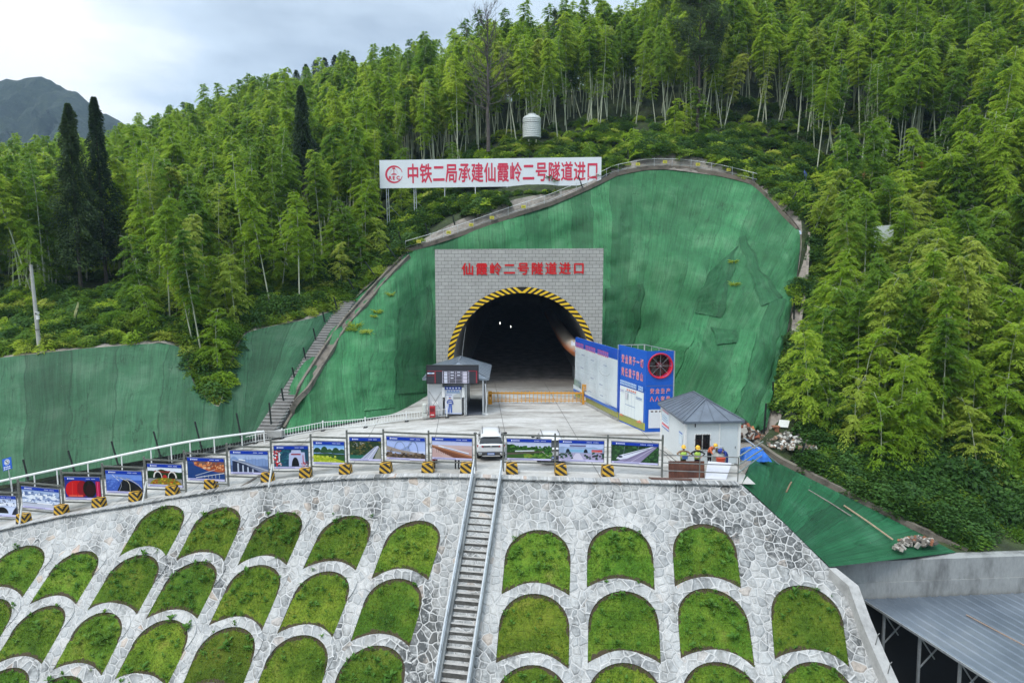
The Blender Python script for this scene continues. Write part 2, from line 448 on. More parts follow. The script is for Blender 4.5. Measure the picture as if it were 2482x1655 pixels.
# ------------------------------------------------------------------ stone slope
def grass_list():
    z1 = lambda x, y: (x * .4176, 1000 + y * .4176)
    z2 = lambda x, y: (800 + x * .4176, 1000 + y * .4176)
    z3 = lambda x, y: (1600 + x * .4178, 1000 + y * .4178)
    L, Rr = 'left of the stairs', 'right of the stairs'
    out = []
    def a(z, row, bl, br, ap, side, n_): out.append((row, z(*bl), z(*br), z(*ap), side, n_))
    a(z1, 1, (685, 842), (957, 845), (990, 538), L, 5); a(z1, 1, (1020, 858), (1300, 862), (1310, 548), L, 4); a(z1, 1, (1375, 893), (1665, 885), (1660, 575), L, 3)
    a(z1, 1, (1757, 907), (2065, 915), (2050, 597), L, 2); a(z2, 1, (240, 965), (570, 972), (520, 626), L, 1)
    a(z1, 2, (-150, 1045), (130, 1070), (190, 770), L, 7); a(z1, 2, (170, 1112), (440, 1112), (500, 802), L, 6); a(z1, 2, (503, 1152), (795, 1170), (840, 825), L, 5)
    a(z1, 2, (845, 1197), (1145, 1195), (1170, 862), L, 4); a(z1, 2, (1210, 1235), (1520, 1262), (1530, 883), L, 3); a(z1, 2, (1608, 1280), (1930, 1303), (1920, 920), L, 2)
    a(z2, 2, (118, 1328), (460, 1358), (410, 962), L, 1)
    a(z1, 3, (-330, 1330), (-30, 1345), (-5, 1078), L, 8); a(z1, 3, (-60, 1480), (240, 1458), (300, 1118), L, 7); a(z1, 3, (308, 1492), (590, 1525), (630, 1158), L, 6)
    a(z1, 3, (655, 1565), (965, 1592), (1000, 1200), L, 5); a(z1, 3, (1040, 1622), (1385, 1642), (1370, 1242), L, 4); a(z1, 3, (1468, 1645), (1830, 1682), (1780, 1290), L, 3)
    a(z2, 3, (-15, 1725), (395, 1722), (280, 1350), L, 2)
    a(z1, 4, (-250, 1800), (60, 1802), (90, 1478), L, 8); a(z1, 4, (60, 1850), (370, 1872), (410, 1525), L, 7); a(z1, 4, (425, 1905), (740, 1922), (770, 1572), L, 6)
    a(z2, 1, (995, 1052), (1390, 1060), (1215, 680), Rr, 1); a(z2, 1, (1490, 1013), (1885, 1028), (1680, 660), Rr, 2); a(z3, 1, (85, 1008), (470, 1018), (245, 645), Rr, 3)
    a(z2, 2, (962, 1453), (1385, 1483), (1195, 1050), Rr, 1); a(z2, 2, (1495, 1452), (1920, 1455), (1700, 1035), Rr, 2); a(z3, 2, (120, 1423), (550, 1478), (290, 1020), Rr, 3)
    a(z3, 2, (665, 1428), (1100, 1485), (830, 1003), Rr, 4)
    a(z2, 3, (930, 1900), (1385, 1920), (1180, 1463), Rr, 1); a(z2, 3, (1490, 1885), (1960, 1885), (1700, 1450), Rr, 2); a(z3, 3, (130, 1855), (620, 1900), (340, 1445), Rr, 3)
    a(z3, 3, (700, 1850), (1160, 1900), (900, 1445), Rr, 4)
    return out
NRM = lambda x: Vector((-(Y0(x + .5) - Y0(x - .5)), 1.0, -1.0)).normalized() * -1     # outward (towards the camera, up)
def slope_pt(x, z): return Vector((x, Y0(x) + z, z))
def outline(bl, br, ap, grow=0.0):
    A, B, C3 = S(*bl), S(*br), S(*ap)
    A, B, C = Vector((A.x, A.z)), Vector((B.x, B.z)), Vector((C3.x, C3.z))
    mid = (A + B) / 2; hw = (B - A) / 2; up = C - mid; W = hw.length; Hh = up.length
    spring = max(0.35, 1 - 0.72 * W / Hh); g = grow
    pts = []
    sag = 0.16
    for k_ in range(13):                   # bottom edge bows upward over the ring below
        a = -1 + 2 * k_ / 12; pts.append((a * (1 + g / W), sag * (1 - a * a) * 1.0 - g / Hh * 0))
    for k_ in range(0, 21):
        th = math.pi * k_ / 20
        a = math.cos(th) * (1 + g / W); b_ = spring + (1 - spring + g / Hh) * math.sin(th) ** 0.92
        pts.append((a, b_))
    # sides pinch a little towards the foot
    return [mid + hw * a + up * b_ for a, b_ in pts], (mid, hw, up, spring)
panels = grass_list()
outs = [outline(*p[1:4]) for p in panels]
# boundary of the stone face (X,Z): crest, right edge, foot, left edge
RE = [S(1797, 1174), S(1903, 1270), S(2012, 1377), S(2080, 1500), S(2150, 1655), S(2200, 1800)]
bound = [Vector((x, zroad(x))) for x in np.linspace(-62, 13.2, 150)]
bound += [Vector((p.x, p.z)) for p in RE]
foot = -13.0
bound += [Vector((x, foot)) for x in np.linspace(RE[-1].x + 1.5, -62, 100)]
vs2, edges = [], []
def loop(pts):
    b0 = len(vs2); vs2.extend(pts); edges.extend([(b0 + i, b0 + (i + 1) % len(pts)) for i in range(len(pts))])
loop(bound)
for pts, _ in outs: loop([Vector(p) for p in pts])
def inside(p, poly):
    c = False; j = len(poly) - 1
    for i in range(len(poly)):
        if (poly[i][1] > p[1]) != (poly[j][1] > p[1]) and p[0] < (poly[j][0] - poly[i][0]) * (p[1] - poly[i][1]) / (poly[j][1] - poly[i][1]) + poly[i][0]: c = not c
        j = i
    return c
inner = []
for x in np.arange(-61, 22, 0.8):
    for z in np.arange(foot + .3, 0, 0.8): inner.append(Vector((x + random.uniform(-.1, .1), z + random.uniform(-.1, .1))))
bl_ = [tuple(p) for p in bound]
bbs = [(min(p[0] for p in o) - .1, max(p[0] for p in o) + .1, min(p[1] for p in o) - .1, max(p[1] for p in o) + .1) for o, _ in outs]
def in_hole(p): return any(b[0] < p[0] < b[1] and b[2] < p[1] < b[3] and inside(p, o) for (o, _), b in zip(outs, bbs))
inner = [p for p in inner if inside(p, bl_) and not in_hole(p)]
res = delaunay_2d_cdt(vs2 + inner, edges, [], 0, 1e-4)
rv, rf = res[0], res[2]
def bumpy(x, z): return mnoise.noise(Vector((x * .5, z * .7, 3))) * 0.07
sv = [slope_pt(p[0], p[1]) + NRM(p[0]) * bumpy(p[0], p[1]) for p in rv]
sf = []
for f in rf:
    c = sum((Vector((rv[i][0], rv[i][1])) for i in f), Vector((0, 0))) / len(f)
    if inside(c, bl_) and not in_hole(c): sf.append(tuple(f))
def mat_stone(name, sx=1.0, gain=1.0, warm=0.0):
    m, n, l, b = newmat(name); uv = coords(n, 'UV')
    wob = n.new('ShaderNodeTexNoise'); wob.inputs['Scale'].default_value = 1.1; l.new(uv, wob.inputs['Vector'])
    v2 = n.new('ShaderNodeVectorMath'); v2.operation = 'MULTIPLY_ADD'; l.new(wob.outputs[1], v2.inputs[0]); v2.inputs[1].default_value = (.35, .35, 0); l.new(uv, v2.inputs[2])
    vo = n.new('ShaderNodeTexVoronoi'); vo.feature = 'DISTANCE_TO_EDGE'; vo.voronoi_dimensions = '2D'; vo.inputs['Scale'].default_value = 1.75 * sx; vo.inputs['Randomness'].default_value = 0.85; l.new(v2.outputs[0], vo.inputs['Vector'])
    vc = n.new('ShaderNodeTexVoronoi'); vc.feature = 'F1'; vc.voronoi_dimensions = '2D'; vc.inputs['Scale'].default_value = 1.75 * sx; vc.inputs['Randomness'].default_value = 0.85; l.new(v2.outputs[0], vc.inputs['Vector'])
    sepc = n.new('ShaderNodeSeparateColor'); l.new(vc.outputs['Color'], sepc.inputs[0])
    stone = ramp_node(n, [(0.0, (0.36 * gain, 0.37 * gain, 0.37 * gain)), (0.35, (0.44 * gain, 0.45 * gain, 0.445 * gain)), (0.7, (0.52 * gain, 0.52 * gain, 0.505 * gain)), (0.93, (0.50 * gain, 0.50 * gain, 0.49 * gain)), (1.0, ((0.50 + warm) * gain, 0.42 * gain, 0.35 * gain))]); l.new(sepc.outputs[0], stone.inputs[0])
    mot = noise(n, l, uv, 8, 8, 0.8); c = mixc(n, l, 0.7, stone.outputs[0], mot, 'OVERLAY')
    # lichen-black weathering on the stones themselves, in drifts
    st = n.new('ShaderNodeVertexColor'); st.layer_name = 'Stain'
    sst = n.new('ShaderNodeSeparateColor'); l.new(st.outputs[0], sst.inputs[0])
    drift = noise(n, l, mapped(n, l, uv, (1, 0.6, 1)), 0.55, 4, 0.6)
    dark = mathn(n, l, 'ADD', maprange(n, l, drift, 0.44, 0.70, 0.06, 0.95), sst.outputs[0])
    patch = maprange(n, l, noise(n, l, uv, 3.2, 6, 0.7), 0.33, 0.58)
    dm = mathn(n, l, 'MULTIPLY', dark, patch, True)
    dm = mathn(n, l, 'MULTIPLY', dm, maprange(n, l, sepc.outputs[1], 0.0, 0.8, 0.55, 1.0), True)
    c = mixc(n, l, mathn(n, l, 'MULTIPLY', dm, 1.25, True), c, (0.075, 0.08, 0.08))
    damp = maprange(n, l, noise(n, l, mapped(n, l, uv, (1.1, .14, 1)), 1.0, 6, .7), .52, .70, 0, .55)
    c = mixc(n, l, damp, c, (0.17, 0.165, 0.15))
    mw = mathn(n, l, 'ADD', 0.006, mathn(n, l, 'MULTIPLY', noise(n, l, uv, 0.8, 3), 0.058))
    mort = maprange(n, l, mathn(n, l, 'SUBTRACT', vo.outputs[0], mw), 0.0, 0.03, 1, 0)
    rim = maprange(n, l, mathn(n, l, 'SUBTRACT', vo.outputs[0], mw), 0.0, 0.08, 0.28, 0.0)
    c = mixc(n, l, mathn(n, l, 'MULTIPLY', rim, maprange(n, l, mot, .35, .6)), c, (0.12, 0.12, 0.115))
    mc = mixc(n, l, maprange(n, l, noise(n, l, uv, 2.5, 5), 0.35, 0.7), (0.46, 0.46, 0.45), (0.62, 0.62, 0.61))
    c = mixc(n, l, mort, c, mc)
    l.new(c, b.inputs['Base Color']); b.inputs['Roughness'].default_value = 0.9
    hgt = maprange(n, l, vo.outputs[0], 0.0, 0.22)
    hgt = mathn(n, l, 'ADD', mathn(n, l, 'ABSOLUTE', mathn(n, l, 'SUBTRACT', hgt, 0.25)), mathn(n, l, 'MULTIPLY', mot, 0.35))
    bump(n, l, b, hgt, 0.7, 0.10); return m
M_STONE = mat_stone('field_stone', 1.18, 1.0); M_RING = mat_stone('ring_stone', 0.95, 1.0, 0.03)
STAINS = [(S(1870, 1290), 2.6, 0.8), (S(1760, 1230), 2.0, 0.35), (S(1020, 1480), 1.6, 0.8), (S(1000, 1600), 1.8, 0.9), (S(1060, 1330), 1.2, 0.5), (S(700, 1190), 3.0, 0.35), (S(880, 1215), 2.2, 0.4),
          (S(420, 1260), 2.2, 0.25), (S(1215, 1560), 1.0, 0.3), (S(2060, 1560), 1.6, 0.5), (S(1700, 1190), 3.0, 0.3), (S(1150, 1660), 1.5, .4)]
def stain_at(p): return min(1.0, sum(a * math.exp(-((p[0] - c.x) ** 2 + ((p[2] - c.z) * 1.4) ** 2) / (r_ * r_)) for c, r_, a in STAINS))
def finish_stone(me):
    uvl = me.uv_layers.new(name='UVMap'); n_ = len(me.loops)
    li = np.zeros(n_, dtype=np.int32); me.loops.foreach_get('vertex_index', li)
    co = np.zeros(len(me.vertices) * 3); me.vertices.foreach_get('co', co); co = co.reshape(-1, 3)
    uv = np.stack([co[:, 0] * 1.03, co[:, 2] * 1.414], 1)[li]; uvl.data.foreach_set('uv', uv.astype(np.float32).ravel())
    a = me.color_attributes.new('Stain', 'FLOAT_COLOR', 'POINT')
    s_ = np.array([stain_at(c) for c in co]); a.data.foreach_set('color', np.stack([s_, s_, s_, np.ones_like(s_)], 1).astype(np.float32).ravel())
mb = MB(); mb.add(sv, sf)
for pts, _ in outs:                        # the reveal round every opening
    k_ = len(pts)
    a = [slope_pt(*p) + NRM(p[0]) * bumpy(*p) for p in pts]; b2 = [slope_pt(*p) - NRM(p[0]) * 0.3 for p in pts]
    mb.grid([a, b2], close=True)
crest = [Vector((x, ycrest(x), zroad(x))) for x in np.linspace(-62, 13.2, 150)]
stone_slope = thing('stone_slope', 'pale rubble stone slope with white mortar joints below the platform', 'stone slope', (0, 41, -3))
me = mb.mesh('wall_face', M_STONE); finish_stone(me)
link('wall_face', me, stone_slope)
# coping of dressed stone along the crest
cb = MB()
a0 = [p + Vector((0, -0.28, -0.02)) for p in crest]; a1 = [p + Vector((0, -0.28, 0.05)) for p in crest]; a2 = [p + Vector((0, 0.35, 0.05)) for p in crest]; a3 = [p + Vector((0, 0.35, -0.1)) for p in crest]
gap = [i for i, p in enumerate(crest)]
cb.grid([a0, a1, a2, a3])
me = cb.mesh('coping', M_RING); finish_stone(me); link('coping', me, stone_slope)
# raised ring of stones over each opening
for pi_, p in enumerate(panels):
    o1, _ = outline(*p[1:4]); o2, _ = outline(*p[1:4], grow=0.42)
    top1, top2 = o1[13:], o2[13:]
    fl_ = [min(1, 2.2 * math.sin(math.pi * i / 20) + .04) for i in range(21)]
    top2 = [a.lerp(b, f) for a, b, f in zip(top1, top2, fl_)]
    lo = [slope_pt(*q) + NRM(q[0]) * 0.045 for q in top1]; hi = [slope_pt(*q) + NRM(q[0]) * 0.045 for q in top2]
    li_ = [slope_pt(*q) - NRM(q[0]) * 0.1 for q in top1]; ho = [slope_pt(*q) - NRM(q[0]) * 0.1 for q in top2]
    rb_ = MB(); rb_.grid([li_, lo, hi, ho]); me = rb_.mesh('arch_band', M_RING); finish_stone(me)
    link('arch_band', me, stone_slope)
# turf in the openings
def mat_turf():
    m, n, l, b = newmat('turf'); p = world_pos(n); oi = n.new('ShaderNodeObjectInfo')
    big = noise(n, l, p, 0.7, 6, 0.65); fine = noise(n, l, p, 9, 6, 0.75)
    r = ramp_node(n, [(0.30, (0.046, 0.105, 0.012)), (0.45, (0.085, 0.170, 0.016)), (0.6, (0.140, 0.215, 0.024)), (0.78, (0.20, 0.21, 0.05))]); l.new(big, r.inputs[0])
    r2 = ramp_node(n, [(0.3, (0.45, 0.45, 0.4)), (0.6, (1.25, 1.25, 1.1))]); l.new(fine, r2.inputs[0])
    c = mixc(n, l, 0.85, r.outputs[0], r2.outputs[0], 'MULTIPLY')
    # seams of the laid sods
    sx = n.new('ShaderNodeSeparateXYZ'); l.new(p, sx.inputs[0])
    br = n.new('ShaderNodeTexBrick'); cb2 = n.new('ShaderNodeCombineXYZ'); l.new(sx.outputs[0], cb2.inputs[0]); l.new(mathn(n, l, 'MULTIPLY', sx.outputs[2], 1.414), cb2.inputs[1]); l.new(cb2.outputs[0], br.inputs['Vector'])
    br.inputs['Scale'].default_value = 1; br.inputs['Brick Width'].default_value = 0.62; br.inputs['Row Height'].default_value = 0.42; br.inputs['Mortar Size'].default_value = 0.025; br.inputs['Mortar Smooth'].default_value = 0.6
    br.inputs['Color1'].default_value = (1, 1, 1, 1); br.inputs['Color2'].default_value = (0.78, 0.8, 0.7, 1); br.inputs['Mortar'].default_value = (0.4, 0.36, 0.25, 1)
    c = mixc(n, l, mathn(n, l, 'MULTIPLY', maprange(n, l, noise(n, l, p, 1.1, 3), 0.42, 0.6), 0.75), c, br.outputs[0], 'MULTIPLY')
    hs = n.new('ShaderNodeHueSaturation'); l.new(c, hs.inputs['Color']); l.new(maprange(n, l, mathn(n, l, 'FRACT', mathn(n, l, 'MULTIPLY', oi.outputs['Random'], 7.3)), 0, 1, .475, .515), hs.inputs['Hue']); l.new(maprange(n, l, oi.outputs['Random'], 0, 1, 0.72, 1.28), hs.inputs['Value'])
    ea = n.new('ShaderNodeVertexColor'); ea.layer_name = 'Rim'; se = n.new('ShaderNodeSeparateColor'); l.new(ea.outputs[0], se.inputs[0])
    bare = mathn(n, l, 'SUBTRACT', mathn(n, l, 'ADD', se.outputs[0], mathn(n, l, 'MULTIPLY', noise(n, l, p, 1.4, 5, .7), 1.1)), 1.02)
    cc = mixc(n, l, maprange(n, l, bare, 0, .10), hs.outputs[0], (0.085, 0.066, 0.042))
    l.new(cc, b.inputs['Base Color']); b.inputs['Roughness'].default_value = 0.9; b.inputs['Specular IOR Level'].default_value = 0.2
    bump(n, l, b, fine, 1.0, 0.12); return m
def leafmat(name, c1, c2, c3, trans=0.35, rough=0.55):
    m, n, l, b = newmat(name); oi = n.new('ShaderNodeObjectInfo'); geo = n.new('ShaderNodeNewGeometry')
    r = ramp_node(n, [(0.0, c1), (0.5, c2), (1.0, c3)])
    f = mathn(n, l, 'ADD', mathn(n, l, 'MULTIPLY', oi.outputs['Random'], 0.6), mathn(n, l, 'MULTIPLY', geo.outputs['Random Per Island'], 0.4)); l.new(f, r.inputs[0])
    l.new(r.outputs[0], b.inputs['Base Color']); b.inputs['Roughness'].default_value = rough; b.inputs['Specular IOR Level'].default_value = 0.25
    tr = n.new('ShaderNodeBsdfTranslucent'); hs = n.new('ShaderNodeHueSaturation'); hs.inputs['Value'].default_value = 1.25; hs.inputs['Hue'].default_value = 0.485
    l.new(r.outputs[0], hs.inputs['Color']); l.new(hs.outputs[0], tr.inputs[0])
    mx = n.new('ShaderNodeMixShader'); mx.inputs[0].default_value = trans; l.new(b.outputs[0], mx.inputs[1]); l.new(tr.outputs[0], mx.inputs[2])
    l.new(mx.outputs[0], n['Material Output'].inputs[0]); return m
M_TURF = mat_turf()
M_BLADE = leafmat('grass_blade', (0.07, 0.155, 0.014), (0.12, 0.22, 0.02), (0.20, 0.27, 0.04), 0.3)
M_WEED = leafmat('weed_leaf', (0.06, 0.16, 0.02), (0.09, 0.22, 0.03), (0.15, 0.27, 0.04), 0.3)
ordinal = ['', 'first', 'second', 'third', 'fourth', 'fifth', 'sixth', 'seventh', 'eighth']
rowname = {1: 'top', 2: 'second', 3: 'third', 4: 'lowest'}
for pi_, ((row, bl, br, ap, side, num), (pts, (mid, hw, up, spring))) in enumerate(zip(panels, outs)):
    rg = random.Random(pi_ * 31 + 5)
    root = thing('turf_bed', f'arched turf bed, {ordinal[num]} {side} in the {rowname[row]} row of the stone slope', 'turf bed', slope_pt(*mid), 'arched turf beds in the stone slope')
    # soil and turf sheet
    ipts = [Vector(p) for p in pts]; ed = [(i, (i + 1) % len(ipts)) for i in range(len(ipts))]
    x0, x1 = min(p.x for p in ipts), max(p.x for p in ipts); z0, z1_ = min(p.y for p in ipts), max(p.y for p in ipts)
    if min(proj(slope_pt(x, z0))[1] for x in (x0, x1)) > 1655 + 900: continue
    pl = [tuple(p) for p in ipts]; ins = []
    for x in np.arange(x0, x1, 0.16):
        for z in np.arange(z0, z1_, 0.12):
            q = (x + rg.uniform(-.04, .04), z + rg.uniform(-.03, .03))
            if inside(q, pl): ins.append(Vector(q))
    rr_ = delaunay_2d_cdt(ipts + ins, ed, [], 1, 1e-4)
    def lump(x, z): return mnoise.noise(Vector((x * 1.3, z * 1.8, pi_))) * .06 + mnoise.noise(Vector((x * 5, z * 6, pi_))) * .035
    vv = [slope_pt(p[0], p[1]) + NRM(p[0]) * (lump(p[0], p[1]) - 0.02) for p in rr_[0]]
    tb_ = MB(); tb_.add(vv, [tuple(f) for f in rr_[2]]); me = tb_.mesh('turf', M_TURF, True); ra = me.color_attributes.new('Rim', 'FLOAT_COLOR', 'POINT')
    oa = np.array([tuple(q) for q in ipts]); va = np.array([tuple(q) for q in rr_[0]]); dist = np.sqrt(((va[:, None, :] - oa[None]) ** 2).sum(-1)).min(1); rim_v = np.clip(1 - dist / .42, 0, 1) ** 1.5
    ra.data.foreach_set('color', np.stack([rim_v] * 3 + [np.ones_like(rim_v)], 1).astype(np.float32).ravel()); link('turf', me, root)
    # short blades
    bb = MB(); verts, faces = [], []
    nblade = 2200
    for _ in range(nblade):
        q = (rg.uniform(x0, x1), rg.uniform(z0, z1_))
        if not inside(q, pl): continue
        den = mnoise.noise(Vector((q[0] * .8, q[1] * 1.1, pi_ + 9)))
        if den < -0.35: continue
        c = slope_pt(*q) + NRM(q[0]) * (lump(*q) - .03); h = rg.uniform(.06, .17) * (1 + den * .6); a = rg.uniform(0, 6.28); w = rg.uniform(.012, .028)
        d = Vector((math.cos(a), math.sin(a), 0)); tip = c + Vector((math.cos(a + 1.3) * h * .6, math.sin(a + 1.3) * h * .6 - h * .25, h))
        k_ = len(verts); verts += [c - d * w, c + d * w, tip]; faces.append((k_, k_ + 1, k_ + 2))
    bb.add(verts, faces); bb.build('grass_blades', M_BLADE, root)['kind'] = 'stuff'
    # weeds: little rosettes and leafy stems, mostly in the upper half
    wb = MB(); nw = rg.choice([10, 18, 26, 40]) + (14 if row == 1 or (side.startswith('right') and num >= 3) else 0)
    for _ in range(nw):
        a_, b_ = rg.uniform(-.85, .85), rg.betavariate(2.2, 1.6)
        q = mid + hw * a_ + up * b_
        if not inside((q.x, q.y), pl) and rg.random() < .8: continue
        c = slope_pt(q.x, q.y) + NRM(q.x) * .02; sz = rg.uniform(.10, .30) * (rg.choice([1.3, 1.7]) if rg.random() < .25 else 1)
        for k_ in range(rg.randint(7, 14)):
            a = rg.uniform(0, 6.28); el = rg.uniform(.15, 1.2); L = sz * rg.uniform(.6, 1.1); w = L * rg.uniform(.16, .26)
            d = Vector((math.cos(a) * math.cos(el), math.sin(a) * math.cos(el), math.sin(el))); sd = Vector((-math.sin(a), math.cos(a), 0))
            hh = c + Vector((0, 0, sz * rg.uniform(0, .7)))
            wb.poly([hh, hh + d * L * .5 + sd * w, hh + d * L - Vector((0, 0, L * .15)), hh + d * L * .5 - sd * w])
    if wb.f: wb.build('weeds', M_WEED, root)['kind'] = 'stuff'
# ------------------------------------------------------------------ green shade netting over the cut slopes
def mat_net(name, base, strip=2.4, dull=0.0):
    m, n, l, b = newmat(name); uv = coords(n, 'UV'); s = n.new('ShaderNodeSeparateXYZ')
    wob = noise(n, l, mapped(n, l, uv, (.25, .25, 1)), 1.0, 3)
    l.new(uv, s.inputs[0])
    u = mathn(n, l, 'ADD', s.outputs[0], mathn(n, l, 'MULTIPLY', mathn(n, l, 'SUBTRACT', wob, 0.5), 1.2))
    k = mathn(n, l, 'DIVIDE', u, strip); fl = mathn(n, l, 'FLOOR', k)
    wn_ = n.new('ShaderNodeTexWhiteNoise'); wn_.noise_dimensions = '1D'; l.new(fl, wn_.inputs['W'])
    tone = maprange(n, l, wn_.outputs[0], 0, 1, 0.74, 1.18)
    fr_ = mathn(n, l, 'FRACT', k)
    seam = maprange(n, l, mathn(n, l, 'ABSOLUTE', mathn(n, l, 'SUBTRACT', fr_, 0.5)), 0.478, 0.495)
    weave = noise(n, l, mapped(n, l, uv, (6, 0.16, 1)), 1.0, 6, 0.75); weave2 = noise(n, l, mapped(n, l, uv, (0.6, 14, 1)), 1.0, 4, 0.6)
    fade = noise(n, l, uv, 0.28, 5, 0.6)
    c0 = lin(base)
    r = ramp_node(n, [(0.3, tuple(x * 0.74 for x in c0)), (0.5, c0), (0.72, (c0[0] * 1.9 + .012, c0[1] * 1.35, c0[2] * 1.5 + .01))]); l.new(fade, r.inputs[0])
    w = mathn(n, l, 'ADD', maprange(n, l, weave, 0.3, 0.7, -0.36, 0.36), maprange(n, l, weave2, 0.3, 0.7, -0.10, 0.10))
    val = mathn(n, l, 'MULTIPLY', tone, mathn(n, l, 'ADD', w, 1.0))
    hs = n.new('ShaderNodeHueSaturation'); l.new(r.outputs[0], hs.inputs['Color']); l.new(val, hs.inputs['Value'])
    cr1 = mathn(n, l, 'ABSOLUTE', mathn(n, l, 'SUBTRACT', noise(n, l, mapped(n, l, uv, (.55, .10, 1), (0, 0, .25)), 1.0, 4, .6), .5)); cr2 = mathn(n, l, 'ABSOLUTE', mathn(n, l, 'SUBTRACT', noise(n, l, mapped(n, l, uv, (.16, .5, 1), (0, 0, -.35)), 1.0, 5, .65), .52))
    crease = mathn(n, l, 'MAXIMUM', maprange(n, l, cr1, .012, .002), mathn(n, l, 'MULTIPLY', maprange(n, l, cr2, .010, .001), .7))
    crease = mathn(n, l, 'MULTIPLY', crease, maprange(n, l, noise(n, l, uv, .5, 3), .42, .62))
    speck = maprange(n, l, noise(n, l, uv, 6, 2), 0.735, 0.76)
    c = mixc(n, l, mathn(n, l, 'MULTIPLY', seam, 0.55), hs.outputs[0], tuple(x * 0.3 for x in c0))
    c = mixc(n, l, mathn(n, l, 'MULTIPLY', crease, 0.6), c, tuple(x * 0.28 for x in c0))  # dark lines paint the shade of creases into the net colour
    c = mixc(n, l, mathn(n, l, 'MULTIPLY', speck, 0.5), c, (0.35, 0.36, 0.28))
    l.new(c, b.inputs['Base Color']); b.inputs['Roughness'].default_value = 0.62; b.inputs['Specular IOR Level'].default_value = 0.25
    wr = mathn(n, l, 'ADD', noise(n, l, mapped(n, l, uv, (1.6, 0.35, 1)), 1.0, 7, 0.7), mathn(n, l, 'MULTIPLY', weave, .6))
    bump(n, l, b, wr, 0.9, 0.16); return m
M_NET = mat_net('shade_net', (0.034, 0.162, 0.062)); M_NETL = mat_net('shade_net_dull', (0.034, 0.116, 0.056), 3.2); M_NETD = mat_net('shade_net_dark', (0.014, 0.105, 0.042), 1.2)
def smooth_curve(pts, n_):
    pts = [Vector(p) for p in pts]; L = [0]
    for a, b in zip(pts, pts[1:]): L.append(L[-1] + 1)
    out = []
    for i in range(n_):
        s = (len(pts) - 1) * i / (n_ - 1); out.append(interp_pts(pts, s))
    return out
from mathutils.bvhtree import BVHTree
o_bvh = []
def net(name, label, base, top, mat, ncol, nrow, bumps=(), skip=None, rough=0.12, push=0.0):
    B, T = smooth_curve(base, ncol), smooth_curve(top, ncol)
    rows, uvs = [], []
    u = [0.0]
    for i in range(1, ncol): u.append(u[-1] + max((B[i] - B[i - 1]).length, (T[i] - T[i - 1]).length) * 0.8)
    for k_ in range(nrow):
        t = k_ / (nrow - 1); row = []
        for i in range(ncol):
            p = B[i].lerp(T[i], t)
            out = Vector((0, -0.86, 0.5)); edge = min(1, 6 * t, 6 * (1 - t)) * min(1, i / 3, (ncol - 1 - i) / 3)
            f = mnoise.noise(Vector((p.x * .22, p.z * .25, p.y * .2))) * 5 * rough + mnoise.noise(p * .8) * rough + abs(mnoise.noise(Vector((p.x * .55 + p.z * .3, p.z * .22, p.y * .3)))) * rough * 1.6 + mnoise.noise(Vector((p.x * 1.9, p.z * .5, p.y))) * rough * .55
            f += push * math.sin(math.pi * t)
            for (c, rx, rz_, amp) in bumps:
                f += amp * math.exp(-((p.x - c.x) / rx) ** 2 - ((p.z - c.z) / rz_) ** 2)
            row.append(p + out * f * edge); uvs.append((u[i], t * (T[i] - B[i]).length))
        rows.append(row)
    mb = MB(); mb.grid(rows)
    if skip: 
        keep = [f for f in mb.f if not skip(sum((Vector(mb.v[i]) for i in f), Vector()) / 4)]
        mb.f = keep; mb.m = mb.m[:len(keep)]; mb.c = mb.c[:len(keep)]
    me = mb.mesh(name, mat, smooth=True); uvl = me.uv_layers.new(name='UVMap')
    li = np.zeros(len(me.loops), dtype=np.int32); me.loops.foreach_get('vertex_index', li)
    uvl.data.foreach_set('uv', np.array(uvs, dtype=np.float32)[li].ravel())
    o = link(name, me); tag(o, label, 'netting'); o_bvh.append(BVHTree.FromPolygons(mb.v, mb.f)); return o
def drop(p, dz): return Vector((p.x, p.y, p.z + dz))
# left cutting: from the frame edge to the hillside steps, round the wooded gully
nb = [P(-350, 1215, 52.5), P(0, 1176, 53), P(190, 1142, 53.5), P(360, 1112, 54), P(430, 1100, 54.3), P(466, 1092, 54.6), P(520, 1082, 55), P(560, 1074, 55.5), P(582, 1070, 56), P(612, 1062, 56.7), P(632, 1056, 57.3)]
nt = [P(*INNER[i]) for i in range(0, 11)]
net('slope_net', 'dull green netting over the bank left of the hillside steps, notched by a wooded gully', nb, nt, M_NETL, 150, 40, rough=0.10)
# main cutting behind the portal
PX0, PX1, PY_, PZ = -7.55, 8.95, 70.0, 14.0
mbase = [P(634, 1058, 57.2), P(690, 1050, 57.2), P(770, 1036, 57.8), P(850, 1022, 58.6), P(915, 1011, 59.6), P(965, 1001, 61.5), P(1010, 982, 65), P(1052, 958, 69.6), P(1090, 948, 72.5), P(1180, 945, 73), P(1260, 945, 73), P(1340, 945, 73), P(1420, 946, 73), P(1466, 950, 72.4),
         P(1488, 956, 71.2), P(1515, 962, 69.8), P(1545, 972, 68), P(1590, 985, 65), P(1630, 1000, 62), P(1665, 1015, 59.6), P(1700, 1028, 57.5), P(1738, 1040, 55.6), P(1775, 1050, 54.2), P(1800, 1056, 53.4), P(1815, 1060, 52.8)]
mtop = [P(642, 1042, 58), P(720, 915, 63.5), P(790, 812, 69.5), P(843, 739, 73.5), P(905, 682, 77), P(955, 640, 79), P(992, 612, 80), P(1040, 594, 80.8), P(1090, 577, 81.5), P(1160, 553, 82), P(1240, 525, 83), P(1320, 500, 84.6), P(1395, 471, 86), P(1445, 449, 87),
        P(1490, 428, 88), P(1570, 413, 88.5), P(1650, 414, 88.3), P(1740, 427, 87), P(1830, 449, 85), P(1878, 490, 81.6), P(1938, 562, 76), P(1930, 680, 70), P(1912, 780, 65.5), P(1888, 900, 60.2), P(1858, 1035, 53.8)]
